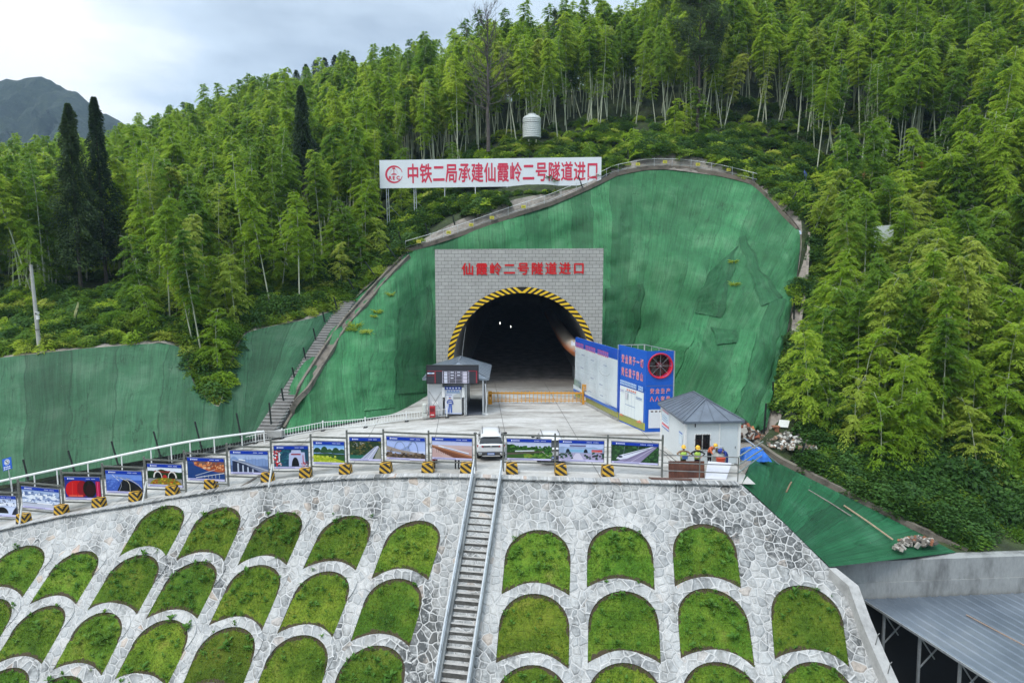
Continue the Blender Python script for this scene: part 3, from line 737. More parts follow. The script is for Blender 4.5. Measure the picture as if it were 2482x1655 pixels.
bm = [(P(1700, 700, 70), 2.6, 3.4, 3.0), (P(1660, 880, 66), 2.6, 3.0, 2.4), (P(1745, 800, 66), 1.6, 1.4, -1.6), (P(1530, 790, 74), 2.2, 3.2, -1.9), (P(1590, 770, 70), 1.6, 0.9, 0.9), (P(1590, 860, 68), 2.6, 1.2, 1.0), (P(780, 850, 66), 3, 3, .8), (P(890, 850, 68), 3.2, 4.2, 1.5), (P(1000, 800, 70), 1.6, 4.5, -1.2),
      (P(1800, 620, 74), 1.8, 3.5, .7), (P(1820, 880, 60), 1.4, 3, .6), (P(1300, 540, 80), 6, 2, .5)]
def behind_portal(c): return PX0 + .3 < c.x < PX1 - .3 and c.z < PZ - 2.2 and c.y > 70.5
main_net = net('slope_net', 'tall bright green netting draped over the rock cutting around the tunnel portal', mbase, mtop, M_NET, 230, 90, bm, behind_portal, rough=0.24)
# separate lengths of net thrown over the first one, most of other batches of cloth
main_bvh = o_bvh[-1]
def on_net(px, py, off=.1):
    r = ray(px, py).normalized(); h = main_bvh.ray_cast(CAMP, r)
    if h[0] is None: return None
    n = h[1] if h[1].dot(r) < 0 else -h[1]
    return h[0] + n * off
def overlay(L, Rr, mat, off=.05, nr_=30, nc=10):
    rows, uvs = [], []
    for i in range(nr_):
        t = i / (nr_ - 1); row = []
        def lerp(pl):
            s_ = t * (len(pl) - 1); k = min(int(s_), len(pl) - 2); f = s_ - k; return (pl[k][0] + (pl[k + 1][0] - pl[k][0]) * f, pl[k][1] + (pl[k + 1][1] - pl[k][1]) * f)
        a, b = lerp(L), lerp(Rr); wv = lambda q, s_: (q[0] + 9 * mnoise.noise(Vector((q[1] * .03, s_, L[0][0]))) , q[1] + 8 * mnoise.noise(Vector((q[0] * .04, s_ + 5, q[1] * .02)))); a, b = wv(a, 1.3), wv(b, 7.7)
        for j in range(nc):
            u = j / (nc - 1); q = on_net(a[0] + (b[0] - a[0]) * u, a[1] + (b[1] - a[1]) * u, off)
            if q is None: q = row[-1] if row else (rows[-1][j] if rows else None)
            if q is None: return
            row.append(q + Vector((0, -1, .3)) * (.02 + .06 * mnoise.noise(q * 1.3))); uvs.append((u * 2.0 + i * .004, t * 14))
        rows.append(row)
    mb = MB(); mb.grid(rows); me = mb.mesh('net_length', mat, True); uvl = me.uv_layers.new(name='UVMap')
    li = np.zeros(len(me.loops), dtype=np.int32); me.loops.foreach_get('vertex_index', li); uvl.data.foreach_set('uv', np.array(uvs, dtype=np.float32)[li].ravel())
    link('net_length', me, main_net)
M_NETP = mat_net('shade_net_pale', (0.038, 0.178, 0.068), 2.2); M_NETM = mat_net('shade_net_mid', (0.021, 0.112, 0.042), 1.7)
overlay([(1862, 722), (1832, 850), (1787, 1000)], [(1902, 730), (1872, 880), (1826, 1036)], M_NETM)
overlay([(1790, 572), (1816, 660), (1846, 742)], [(1806, 572), (1850, 655), (1900, 726)], M_NETM, .07)
overlay([(1795, 802), (1772, 900), (1740, 1010)], [(1834, 812), (1815, 900), (1786, 1000)], M_NETP, .08)
overlay([(1720, 660), (1690, 720), (1680, 760)], [(1790, 590), (1770, 690), (1750, 770)], M_NETM, .06)
overlay([(1466, 700), (1466, 800), (1466, 900)], [(1560, 690), (1556, 790), (1520, 880)], M_NETM, .10)
overlay([(1722, 792), (1735, 812), (1740, 834)], [(1790, 800), (1792, 815), (1788, 832)], M_NETM, .10)
overlay([(1600, 820), (1570, 860), (1552, 900)], [(1690, 800), (1660, 860), (1640, 920)], M_NETP, .06)
overlay([(965, 745), (958, 850), (962, 960)], [(1046, 690), (1046, 850), (1046, 950)], M_NETM, .10)  # darker net puts the shade of the pocket beside the portal into colour
overlay([(900, 860), (892, 920), (885, 1000)], [(960, 850), (958, 920), (955, 990)], M_NETP, .07)
# lower slope right of the platform
lb = [S(1797, 1174), S(1850, 1222), S(1903, 1272), S(1960, 1328), S(2010, 1376)]
lb = [p + Vector((0.05, 0.05, 0.04)) for p in lb]
lt = [P(1835, 1085, 47.5), P(1880, 1118, 46.6), P(1985, 1170, 44.6), P(2120, 1237, 42.4), P(2318, 1338, 39.4)]
net('slope_net', 'dark green netting on the lower slope between stone slope and right-hand concrete kerb', lb, lt, M_NETD, 60, 36, rough=0.06)
lkb = MB(); k0 = [P(1828, 1075, 48.2), P(1890, 1118, 46.8), P(2000, 1172, 44.6), P(2130, 1236, 42.4), P(2240, 1292, 40.8), P(2345, 1340, 39.5)]
k1 = smooth_curve(k0, 40)
for a_, b_ in zip(k1, k1[1:]): lkb.bar(a_ + Vector((0.1, 0.25, -.05)), b_ + Vector((0.1, 0.25, -.05)), 0.36, 0.55)
tag(lkb.build('kerb', concrete('mossy_kerb', (0.17, 0.15, 0.12), .6, scale=1.4)), 'low mossy concrete kerb running down the right edge of the lower green netting', 'kerb')
# soil strip outside that kerb keeps the ground closed
KERB = k1
fb = MB(); fb.grid([[p + Vector((0.2, 0.3, -.25)) for p in k1], [p + Vector((4.5, 5.5, 1.2)) for p in k1]]); o = fb.build('soil', M_HILL); tag(o, kind='structure')
fb = MB(); fb.grid([[Vector((10.5, 40.5, -.15)), Vector((13.3, 40.2, -.15))], [P(1690, 1100, 47), P(1835, 1088, 47.4)], [P(1700, 1050, 54), P(1858, 1050, 53)]]); o = fb.build('soil', M_SOIL); tag(o, kind='structure')

# ------------------------------------------------------------------ hillside steps, drains, posts
s0, s1 = P(648, 1050, 57.0), P(846, 735, 73.6)
stb = MB(); nst = 46
side = Vector((1, -.10, 0)).normalized(); dirv = (s1 - s0); run = Vector((dirv.x, dirv.y, 0)) / nst; rise = dirv.z / nst
for i in range(nst):
    c = s0 + run * i + Vector((0, 0, rise * i)); w = 1.5
    stb.frame_box(c - side * w / 2 - Vector((0, 0, .25)) - run * .6, side * w, run * 1.45, Vector((0, 0, .5 + rise)))
hs_ = thing('hillside_steps', 'x', 'steps', s0); stb.build('riser', concrete('riser_concrete', (0.17, 0.165, 0.155), .4, scale=1.2), hs_)  # dirt plus painted shade: risers darker, treads paler, for step contrast
stb = MB()
for i in range(nst):
    c = s0 + run * i + Vector((0, 0, rise * i)); stb.frame_box(c - side * .80 + Vector((0, 0, .25 + rise - .5 + .251)) - run * .74, side * 1.6, run * 1.1, Vector((0, 0, .07)))
stb.build('tread', concrete('pale_concrete', (0.48, 0.47, 0.46), .2, scale=1.2), hs_); tag(hs_, 'long flight of narrow grey concrete steps climbing the netted hillside on the left', 'steps')
lb_ = MB(); lb_.box(P(655, 1048, 57) + Vector((.5, -.2, 0)), (1.2, .7, .5)); tag(lb_.build('concrete_block', M_CONC), 'rough concrete footing at the foot of the hillside steps', 'concrete block')
def channel(name, label, pts, w, wall, mat, n_=60):
    c = smooth_curve(pts, n_); mb = MB(); rows = []
    prof = [(-w / 2 - wall, -.3), (-w / 2 - wall, .16), (-w / 2, .16), (-w / 2, -.12), (w / 2, -.12), (w / 2, .16), (w / 2 + wall, .16), (w / 2 + wall, -.3)]
    for i, p in enumerate(c):
        t = (c[min(i + 1, n_ - 1)] - c[max(i - 1, 0)]); sd = Vector((t.y, -t.x, 0)).normalized() if abs(t.x) + abs(t.y) > 1e-4 else Vector((1, 0, 0))
        up = sd.cross(t).normalized()
        if up.z < 0: up = -up
        rows.append([p + sd * a + up * (b + mnoise.noise(p * 1.7 + Vector((a, b, 0))) * .03) for a, b in prof])
    mb.grid(rows); o = mb.build(name, mat); return tag(o, label, 'drain')
M_DRAIN = concrete('drain_concrete', (0.16, 0.14, 0.115), 0.6, scale=1.1)
channel('drain', 'dark stained concrete drain running up the hillside beside the long grey steps', [on_net(x, y, .12) or P(x, y, 58) for x, y in ((676, 1040), (700, 1000), (735, 945), (770, 888), (805, 834), (840, 784), (872, 746), (905, 708), (945, 664), (985, 622))], .75, .2, M_DRAIN, 80)
M_DRAINC = concrete('ditch_concrete', (0.15, 0.125, 0.10), 0.55, scale=1.0)
crest_px = [(985, 606, 80.6), (1040, 590, 81.2), (1100, 571, 81.9), (1170, 547, 82.6), (1250, 519, 83.5), (1330, 493, 85), (1400, 464, 86.5), (1445, 443, 87.4), (1490, 422, 88.5), (1570, 407, 89), (1650, 408, 88.8), (1740, 421, 87.5), (1830, 443, 85.4), (1872, 476, 82.4), (1910, 518, 79), (1942, 556, 76.6)]
channel('drain', 'brown concrete ditch curving along the crest of the tall green netting', [P(*q) for q in crest_px], .9, .14, M_DRAINC, 110)
channel('drain', 'narrow concrete drain down the right edge of the tall green netting', [P(1946, 566, 76.2), P(1938, 680, 70.2), P(1922, 780, 65.7), P(1897, 900, 60.4), P(1872, 1000, 55.5), P(1858, 1062, 53)], 1.0, .25, concrete('drain_pale', (0.25, 0.22, 0.19), .6, scale=1.2))
# crest guard rail
gr = thing('guard_rail', 'thin white metal guard rail following the crest ditch above the netting', 'guard rail', P(1250, 519, 83))
gp = smooth_curve([P(q[0], q[1] - 4, q[2]) for q in crest_px[:13]], 90)
top_ = [p + Vector((0, -.62, .78)) for p in gp]
tb2 = MB(); tb2.tube(top_, .024, 5); tb2.build('rail', M_WHITE, gr)
tb2 = MB(); tb2.tube([p + Vector((0, -.68, .12)) for p in gp], .022, 5); tb2.build('rail', M_GALV, gr)
for i in range(0, 90, 4):
    pb = MB(); pb.tube([gp[i] + Vector((0, -.62, -.1)), top_[i] + Vector((0, 0, .12))], .024, 5); pb.build('post', M_GALV, gr)
for i, k_ in enumerate((4, 13, 19, 24, 31, 64, 70, 77, 83)):
    p = gp[k_] + Vector((0.2, -.7, .38)); mb = MB(); mb.col = '#c9c23e'; mb.box(p, (.5, .04, .34)); mb.col = '#6d6a20'; mb.box(p + Vector((0, -.024, .03)), (.34, .006, .05)); mb.box(p + Vector((0, -.024, -.07)), (.30, .006, .05))
    tag(mb.build('warning_plate', M_PAINT), 'small yellow warning plate hung on the white crest guard rail', 'warning plate', 'yellow plates on the crest guard rail')
# black fence posts
def posts(lst, label, group):
    for (x0, y0, x1, y1, d) in lst:
        b_ = P(x1, y1, d); t_ = P(x0, y0, d - .25); mb = MB(); mb.tube([b_ - (t_ - b_) * .12, t_], .075, 6)
        mb.box(b_ + Vector((0, 0, -.02)), (.22, .22, .04))
        tag(mb.build('fence_post', M_BLACKPOST), label, 'post', group)
posts([(56, 1113, 67, 1158, 53), (165, 1091, 180, 1142, 53.2), (270, 1069, 286, 1126, 53.5), (372, 1045, 388, 1103, 54), (472, 1021, 487, 1080, 54.6), (573, 1001, 584, 1058, 55.4)],
      'leaning black post along the foot of the dull green netting behind the ramp', 'black posts behind the ramp')
posts([(652.5, 976, 658, 1036, 57.5), (682, 940, 690, 990, 60), (708, 890, 719.5, 940, 62.5), (735, 842, 744, 887, 65), (759, 795, 769, 840, 67.5), (782, 756, 791, 799, 70), (809, 720, 820, 758, 72), (844, 676, 858, 701, 75), (885, 634, 911, 672, 77), (936, 592, 960, 626, 79)],
      'leaning black post beside the long grey hillside steps', 'black posts beside the hillside steps')
posts([(966, 562, 975, 596, 81), (1031, 541, 1037, 566, 82), (1097, 523, 1106, 562, 82.4), (1164, 520, 1169, 545, 83), (1223, 488, 1232, 529, 83.8), (1286, 481, 1295, 513, 84.8), (1346, 456, 1356, 491, 86), (1402, 427, 1411, 452, 87), (1463, 395, 1473, 434, 88.4), (1522, 363, 1523, 404, 89.5), (1590, 358, 1590, 398, 90), (1659, 360, 1659, 400, 89.8), (1725, 372, 1727, 412, 88.8), (1800, 398, 1796, 436, 87.5)],
      'black post standing on the soil bank above the crest guard rail', 'black posts along the crest')
posts([(1931, 465, 1908, 509, 80), (1967, 494, 1963, 540, 77.5), (1925, 734, 1924, 782, 66.2), (1886, 871, 1886, 916, 61), (1874, 925, 1873, 988, 57.5), (1857, 977, 1849, 1084, 52), (1950, 1074, 1933, 1140, 47.6)],
      'black post beside the drain on the right edge of the netting', 'black posts beside the right drain')
# ------------------------------------------------------------------ tunnel portal
def mat_brick():
    m, n, l, b = newmat('facing_brick'); p = world_pos(n); sx = n.new('ShaderNodeSeparateXYZ'); l.new(p, sx.inputs[0])
    cv = n.new('ShaderNodeCombineXYZ')
    wb = noise(n, l, p, 0.6, 2)
    l.new(sx.outputs[0], cv.inputs[0]); l.new(mathn(n, l, 'ADD', sx.outputs[2], mathn(n, l, 'MULTIPLY', wb, 0.12)), cv.inputs[1])
    br = n.new('ShaderNodeTexBrick'); l.new(cv.outputs[0], br.inputs['Vector']); br.inputs['Scale'].default_value = 1.0
    br.inputs['Brick Width'].default_value = 0.66; br.inputs['Row Height'].default_value = 0.345; br.inputs['Mortar Size'].default_value = 0.019; br.inputs['Mortar Smooth'].default_value = 0.3
    br.inputs['Color1'].default_value = (0.345, 0.34, 0.32, 1); br.inputs['Color2'].default_value = (0.395, 0.39, 0.37, 1); br.inputs['Mortar'].default_value = (0.10, 0.10, 0.095, 1)
    c = mixc(n, l, 0.3, br.outputs[0], noise(n, l, p, 0.8, 6, .7), 'OVERLAY')
    l.new(c, b.inputs['Base Color']); b.inputs['Roughness'].default_value = 0.75; bump(n, l, b, br.outputs[1], -0.3, 0.01); return m
M_BRICK = mat_brick()
AC = Vector((P(1265, 875.5, 70).x, 70, P(1265, 875.5, 70).z)); AR = 181 * 70 / 1720 / 0.995; BAND = .60; IR = AR - BAND
portal = thing('tunnel_portal', 'pale brick tunnel portal wall with a yellow and black striped arch and red characters', 'tunnel portal', (AC.x, 70, 0))
TH = 2.6; W0, W1 = PX0, PX1; ZT = P(1250, 602, 70).z
def arch_pts(r, n_=49):
    th0 = math.asin(min(1, AC.z / r)) if r > AC.z else math.pi / 2
    return [Vector((AC.x + r * math.cos(-th0 + (math.pi + 2 * th0) * i / (n_ - 1)), 0, AC.z + r * math.sin(-th0 + (math.pi + 2 * th0) * i / (n_ - 1)))) for i in range(n_)]
arc = arch_pts(IR + .02)
outer_ = [Vector((W1, 0, 0)), Vector((W1, 0, ZT)), Vector((W0, 0, ZT - .1)), Vector((W0, 0, 0))]
loop2 = [Vector((p.x, p.z)) for p in ([outer_[0], outer_[1], outer_[2], outer_[3]] + arc[::-1])]
res2 = delaunay_2d_cdt(loop2, [(i, (i + 1) % len(loop2)) for i in range(len(loop2))], [], 1, 1e-5)
mb = MB()
poly2 = [tuple(p) for p in loop2]
for y, fl_ in ((70, 1), (70 + TH, -1)):
    mb.add([Vector((p[0], y, p[1])) for p in res2[0]], [tuple(f)[::fl_] for f in res2[2] if inside(sum((Vector(res2[0][i]) for i in f), Vector((0, 0))) / len(f), poly2)])
rim_ = [outer_[0], outer_[1], outer_[2], outer_[3]]
mb.grid([[Vector((p.x, 70, p.z)) for p in rim_], [Vector((p.x, 70 + TH, p.z)) for p in rim_]])
mb.build('brick_facing', M_BRICK, portal)
# striped warning band, stripes slanting towards a V at the crown
sb2 = MB(); ny = 46
th0 = math.asin(AC.z / AR)
for half in (1, -1):
    span = math.pi / 2 + th0 * .8
    for i in range(ny):
        a0, a1 = span * i / ny, span * (i + 1) / ny
        sk = .085
        sb2.col = '#e8bd1e' if i % 2 == 0 else '#1a1512'
        if i == 0: sb2.col = '#e8bd1e'
        pts = []
        def ap_(r, a): return Vector((AC.x + half * r * math.sin(a), 69.965, AC.z + r * math.cos(a)))
        q = [ap_(IR, max(0, a0 - sk * .0)), ap_(IR, a1), ap_(AR, a1 + sk), ap_(AR, a0 + (sk if i else 0))]
        sb2.poly(q if half < 0 else q[::-1])
    # black wedge of the V
    sb2.col = '#1a1512'; q = [ap_(IR + .12, 0), ap_(AR, sk), ap_(AR, 0)]; sb2.poly([Vector((p.x, 69.955, p.z)) for p in (q if half < 0 else q[::-1])])
sb2.build('warning_band', M_PAINT, portal)
tbx = MB(); tbx.col = '#c00f16'
a_, b_ = P(1119, 0, 70), P(1414, 0, 70)
zb = P(1250, 666, 70).z; zt_ = P(1250, 640, 70).z
write(tbx, '仙霞岭二号隧道进口', (P(1116, 666, 70).x, 69.93, P(1119, 667, 70).z), (1, 0, .008), (0, 0, 1), w=P(1418, 666, 70).x - P(1116, 666, 70).x, h=(zt_ - zb) * 1.14, bold=.026, stretch=.84)
tbx.build('lettering', plain('red_letters', lin('#c4040e'), .4), portal)
# tunnel bore
bore = thing('tunnel', 'dark concrete-lined tunnel bore behind the brick portal', 'tunnel', (AC.x, 71, 0))
def mat_lining():
    m, n, l, b = newmat('tunnel_lining'); p = world_pos(n)
    c = ramp_node(n, [(0.3, (0.22, 0.215, 0.21)), (0.7, (0.33, 0.325, 0.315))]); l.new(noise(n, l, p, 0.6, 6, .6), c.inputs[0]); l.new(c.outputs[0], b.inputs['Base Color'])
    b.inputs['Roughness'].default_value = 0.8; return m
lm = MB(); arc2 = arch_pts(IR, 41); rows = []
for y in (70.02, 74, 80, 90, 105, 125, 150, 190): rows.append([Vector((p.x, y, p.z)) for p in arc2])
lm.grid(rows); lm.poly([Vector((p.x, 190, p.z)) for p in arc2]); M_LIN = mat_lining(); lm.build('lining', M_LIN, bore, smooth=True)
for i, y in enumerate((76, 80, 84.5, 89.5, 95)):
    pts = [Vector((AC.x + (IR - .12) * math.cos(a), y, AC.z + (IR - .12) * math.sin(a))) for a in np.linspace(R(97), R(140), 16)]
    r_ = MB(); r_.tube(pts, .05, 5); r_.build('waterstop', M_WHITE, bore)
fl = MB(); fl.grid([[Vector((AC.x - 7, y, .004)), Vector((AC.x + 7, y, .004))] for y in (73.5, 190)]); tag(fl.build('path', plain('tunnel_floor', (0.17, 0.155, 0.14), .8, 0, .5, .8)), kind='structure')
M_LAMP, n_, l_, b_2 = newmat('lamp_glow'); b_2.inputs['Emission Color'].default_value = (1, .97, .9, 1); b_2.inputs['Emission Strength'].default_value = 3
for px, py, d in ((1212, 783, 92), (1238, 791.5, 104), (1272, 804, 125)):
    q = P(px, py, d); r_ = MB(); r_.box(q, (.10, .16, .30)); lamp = r_.build('tunnel_lamp', M_DARK)
    r_ = MB(); r_.box(q + Vector((0, -.1, 0)), (.07, .05, .26)); r_.build('lamp_glass', M_LAMP, lamp)
    tag(lamp, 'small white lamp glowing on the left wall inside the dark tunnel', 'lamp', 'lamps inside the tunnel')
# retaining cheek blocks seen in the mouth
cheek = MB(); cheek.box((AC.x + 6.2, 74, .55), (1.0, 7, 1.1)); tag(cheek.build('kerb', M_CONCW), 'low concrete kerb along the right wall inside the tunnel mouth', 'kerb')
pipe = MB(); pth = [Vector((9.6, 57.2, 4.3)), Vector((8.9, 60.5, 4.2)), Vector((7.6, 65.5, 4.1)), Vector((6.5, 69.5, 4.0)), Vector((6.1, 74, 4.0)), Vector((6.0, 82, 4.0)), Vector((6.0, 115, 4.0))]
def mat_duct():
    m, n, l, b = newmat('duct_fabric'); p = world_pos(n); s = n.new('ShaderNodeSeparateXYZ'); l.new(p, s.inputs[0])
    k = maprange(n, l, mathn(n, l, 'ADD', s.outputs[2], mathn(n, l, 'MULTIPLY', noise(n, l, p, .8, 3), .5)), 4.2, 4.7)
    c = mixc(n, l, k, (0.50, 0.16, 0.055), (0.50, 0.42, 0.34)); l.new(c, b.inputs['Base Color']); b.inputs['Roughness'].default_value = .55; bump(n, l, b, noise(n, l, p, 2, 4), .5, .1); return m
pipe.tube(pth, .75, 18); tag(pipe.build('ventilation_duct', mat_duct(), smooth=True), 'fat orange and cream ventilation duct entering the right side of the tunnel', 'ventilation duct')
cab = MB(); cab.tube([Vector((AC.x - 5.6, 70.3, 6.2)), Vector((AC.x - 5.85, 70.4, 4.4)), Vector((AC.x - 6.1, 70.4, 2.2))], .025, 5); tag(cab.build('cable', M_GALV), 'thin grey cable hanging at the left edge of the tunnel mouth', 'cable')
# ------------------------------------------------------------------ vegetation
M_BAM = [leafmat('bamboo_leaf', (0.165, 0.300, 0.024), (0.290, 0.455, 0.038), (0.460, 0.570, 0.080), 0.58),
         leafmat('bamboo_leaf_dark', (0.090, 0.205, 0.022), (0.155, 0.300, 0.030), (0.270, 0.410, 0.046), 0.55),
         leafmat('bamboo_leaf_pale', (0.26, 0.37, 0.05), (0.38, 0.49, 0.075), (0.46, 0.51, 0.12), 0.55)]
M_CULM = plain('bamboo_culm', (0.42, 0.45, 0.33), 0.55, 0, 0.35, 1.5)
M_FERN = leafmat('fern_leaf', (0.055, 0.125, 0.014), (0.110, 0.230, 0.020), (0.26, 0.36, 0.045), 0.45)
M_BROAD = leafmat('broad_leaf', (0.030, 0.080, 0.018), (0.050, 0.130, 0.022), (0.09, 0.18, 0.032), 0.3)
M_CONIF = leafmat('conifer_leaf', (0.028, 0.060, 0.024), (0.046, 0.090, 0.030), (0.080, 0.130, 0.036), 0.3)
M_BARK = plain('bark', (0.075, 0.062, 0.052), 0.9, 0, 0.5, 3.0, 0.6)
M_BARKG = plain('grey_bark', (0.085, 0.072, 0.066), 0.9, 0, 0.4, 3.0)
def leaves_mesh(name, quads, mat, extra=None):
    """quads: (N,4,3) array"""
    q = np.asarray(quads, dtype=np.float32); n_ = len(q)
    me = bpy.data.meshes.new(name); me.vertices.add(n_ * 4); me.vertices.foreach_set('co', q.ravel())
    me.loops.add(n_ * 4); me.loops.foreach_set('vertex_index', np.arange(n_ * 4, dtype=np.int32))
    me.polygons.add(n_); me.polygons.foreach_set('loop_start', np.arange(0, n_ * 4, 4, dtype=np.int32)); me.polygons.foreach_set('loop_total', np.full(n_, 4, dtype=np.int32))
    me.materials.append(mat); me.update(calc_edges=True); return me
def leaf_quads(c, d, sd, L, W, droop=0.0):
    """diamond leaves; c base (N,3), d direction, sd side"""
    L, W = np.asarray(L)[:, None], np.asarray(W)[:, None]
    mid = c + d * L * .45; tip = c + d * L; tip = tip - np.array([0, 0, 1.0]) * L * droop
    return np.stack([c, mid + sd * W, tip, mid - sd * W], 1)
def norm(a): return a / np.maximum(np.linalg.norm(a, axis=-1, keepdims=True), 1e-6)
def culm_curve(h, lean, r_, az, arch=1.0):
    t = np.linspace(0, 1, 14); bend = lean * t + arch * np.clip(t - .62, 0, 1) ** 2 * 5.0
    z = h * (t - 0.16 * arch * np.clip(t - .7, 0, 1) ** 2 * 3)
    return np.stack([np.cos(az) * bend, np.sin(az) * bend, z], 1)
def make_bamboo(seed, h=13.0, start=0.42, reach=1.7, nb=42, per=92, leafL=.23, arch=1.0, lean=.5, width=.042, shape='plume', dens=3):
    g = np.random.default_rng(seed); az = g.uniform(0, 6.28)
    path = culm_curve(h, lean, None, az, arch); tt = np.linspace(0, 1, len(path))
    out = []
    for i in range(nb):
        t = start + (1 - start) * (i + g.uniform(0, .6)) / nb
        base = np.array([np.interp(t, tt, path[:, k]) for k in range(3)]); f = (t - start) / (1 - start)
        prof = (min(1, .30 + f * 1.9) * (1 - f) ** .55 + .13) if shape == 'plume' else (min(1, .62 + f) * (1 - f) ** .42 + .10)
        for b_ in range(dens):
            a = g.uniform(0, 6.28); Lb = reach * prof * g.uniform(.45, 1.3)
            n_ = int(per * (0.30 + .70 * prof)); u = g.uniform(.10, 1, n_) ** .75
            el = g.uniform(.25, .75)
            px_ = Lb * u * np.cos(el); pz = Lb * (u * np.sin(el) - .60 * u ** 2.4)
            hd = np.array([np.cos(a), np.sin(a), 0]); sdv = np.array([-np.sin(a), np.cos(a), 0])
            spread = g.uniform(-1, 1, n_) * Lb * .17 * (.25 + 1.5 * u * (1.25 - u))
            c = base + hd * px_[:, None] + sdv * spread[:, None]; c[:, 2] += pz - np.abs(spread) * .55 + g.normal(0, .025, n_)
            d = norm(hd * g.uniform(.5, 1.1, n_)[:, None] + sdv * (np.sign(spread) * g.uniform(.1, .7, n_))[:, None] + np.array([0, 0, -1.0]) * g.uniform(.0, .65, n_)[:, None])
            sd = norm(np.cross(d, np.array([0, 0, 1.0]) + g.normal(0, .28, (n_, 3))))
            out.append(leaf_quads(c, d, sd, leafL * g.uniform(.6, 1.25, n_), width * g.uniform(.6, 1.2, n_), .10))
    mb = MB(); rads = [max(.012, .080 * (h / 13) * (1 - .8 * k)) for k in tt]
    mb.tube([Vector(p) for p in path], rads, 6)
    for i in range(0, nb, 2):                      # bare branch wood
        t = start + (1 - start) * i / nb; base = Vector([float(np.interp(t, tt, path[:, k])) for k in range(3)]); a = g.uniform(0, 6.28)
        mb.bar(base, base + Vector((math.cos(a) * .8, math.sin(a) * .8, .35)) * reach * .5, .015)
    return np.concatenate(out), mb
BAMS = []
specs = [dict(h=13.5, start=.46, reach=1.9), dict(h=12.5, start=.52, reach=1.7, arch=1.5, lean=.9), dict(h=14.5, start=.50, reach=2.0, arch=.8, lean=.2), dict(h=11.5, start=.42, reach=1.7, arch=1.3),
         dict(h=13.0, start=.30, reach=1.6, arch=.4, lean=.1, per=32), dict(h=8.5, start=.16, reach=2.1, nb=30, arch=1.3, lean=.7, shape='cone'), dict(h=6.4, start=.10, reach=2.0, nb=26, arch=1.1, lean=.6, shape='cone'),
         dict(h=4.2, start=.12, reach=1.5, nb=20, arch=.7, lean=.3, shape='cone', per=44)]
for i, sp_ in enumerate(specs):
    q, mb = make_bamboo(100 + i, **sp_); mset = []
    for m in M_BAM: mset.append(leaves_mesh('bamboo_foliage', q, m))
    BAMS.append((mset, mb.mesh('culm', M_CULM), sp_['h']))
    # one joined mesh per variant for the mass of the wood
masters = []
for i, (mset, cm, h) in enumerate(BAMS):
    for k_ in (0, 1):
        me = mset[k_].copy(); me.materials.append(M_CULM)
        nv, nq = len(me.vertices), len(me.polygons)
        cv = np.zeros(len(cm.vertices) * 3, dtype=np.float32); cm.vertices.foreach_get('co', cv)
        vs = np.zeros(nv * 3, dtype=np.float32); me.vertices.foreach_get('co', vs)
        big = bpy.data.meshes.new('bamboo_whole'); big.from_pydata(list(map(tuple, np.concatenate([vs, cv]).reshape(-1, 3))), [],
            [tuple(range(j * 4, j * 4 + 4)) for j in range(nq)] + [tuple(v + nv for v in p.vertices) for p in cm.polygons])
        big.materials.append(M_BAM[k_]); big.materials.append(M_CULM)
        big.polygons.foreach_set('material_index', [0] * nq + [1] * len(cm.polygons)); big.update()
        masters.append((i, k_, bpy.data.objects.new('bamboo_whole', big)))
def scatter_stuff(name, pts, rots, scales, idx, objs, label=None, cat=None):
    """one object of kind stuff: points carry a variant number, rotation and scale; geometry nodes set the plants on them"""
    me = bpy.data.meshes.new(name); me.from_pydata([tuple(p) for p in pts], [], [])
    for nm, ty, arr in (('rot', 'FLOAT_VECTOR', rots), ('scl', 'FLOAT', scales), ('pick', 'INT', idx)):
        a = me.attributes.new(nm, ty, 'POINT'); arr = np.array(arr, dtype=np.float32 if ty != 'INT' else np.int32)
        a.data.foreach_set('vector' if ty == 'FLOAT_VECTOR' else 'value', arr.ravel())
    o = link(name, me); o['kind'] = 'stuff'
    if label: o['label'] = label
    if cat: o['category'] = cat
    ng = bpy.data.node_groups.new(name + '_nodes', 'GeometryNodeTree')
    ng.interface.new_socket('Geometry', in_out='INPUT', socket_type='NodeSocketGeometry'); ng.interface.new_socket('Geometry', in_out='OUTPUT', socket_type='NodeSocketGeometry')
    n, l = ng.nodes, ng.links; gi, go = n.new('NodeGroupInput'), n.new('NodeGroupOutput')
    g2 = n.new('GeometryNodeGeometryToInstance')
    for ob in reversed(objs):
        oi = n.new('GeometryNodeObjectInfo'); oi.inputs[0].default_value = ob; oi.inputs['As Instance'].default_value = True; l.new(oi.outputs['Geometry'], g2.inputs[0])
    ip = n.new('GeometryNodeInstanceOnPoints'); l.new(gi.outputs[0], ip.inputs['Points']); l.new(g2.outputs[0], ip.inputs['Instance'])
    ip.inputs['Pick Instance'].default_value = True
    def attr(nm, ty):
        x = n.new('GeometryNodeInputNamedAttribute'); x.data_type = ty; x.inputs[0].default_value = nm; return x.outputs[0]
    l.new(attr('pick', 'INT'), ip.inputs['Instance Index']); l.new(attr('rot', 'FLOAT_VECTOR'), ip.inputs['Rotation']); l.new(attr('scl', 'FLOAT'), ip.inputs['Scale'])
    l.new(ip.outputs[0], go.inputs[0])
    md = o.modifiers.new('scatter', 'NODES'); md.node_group = ng
    return o
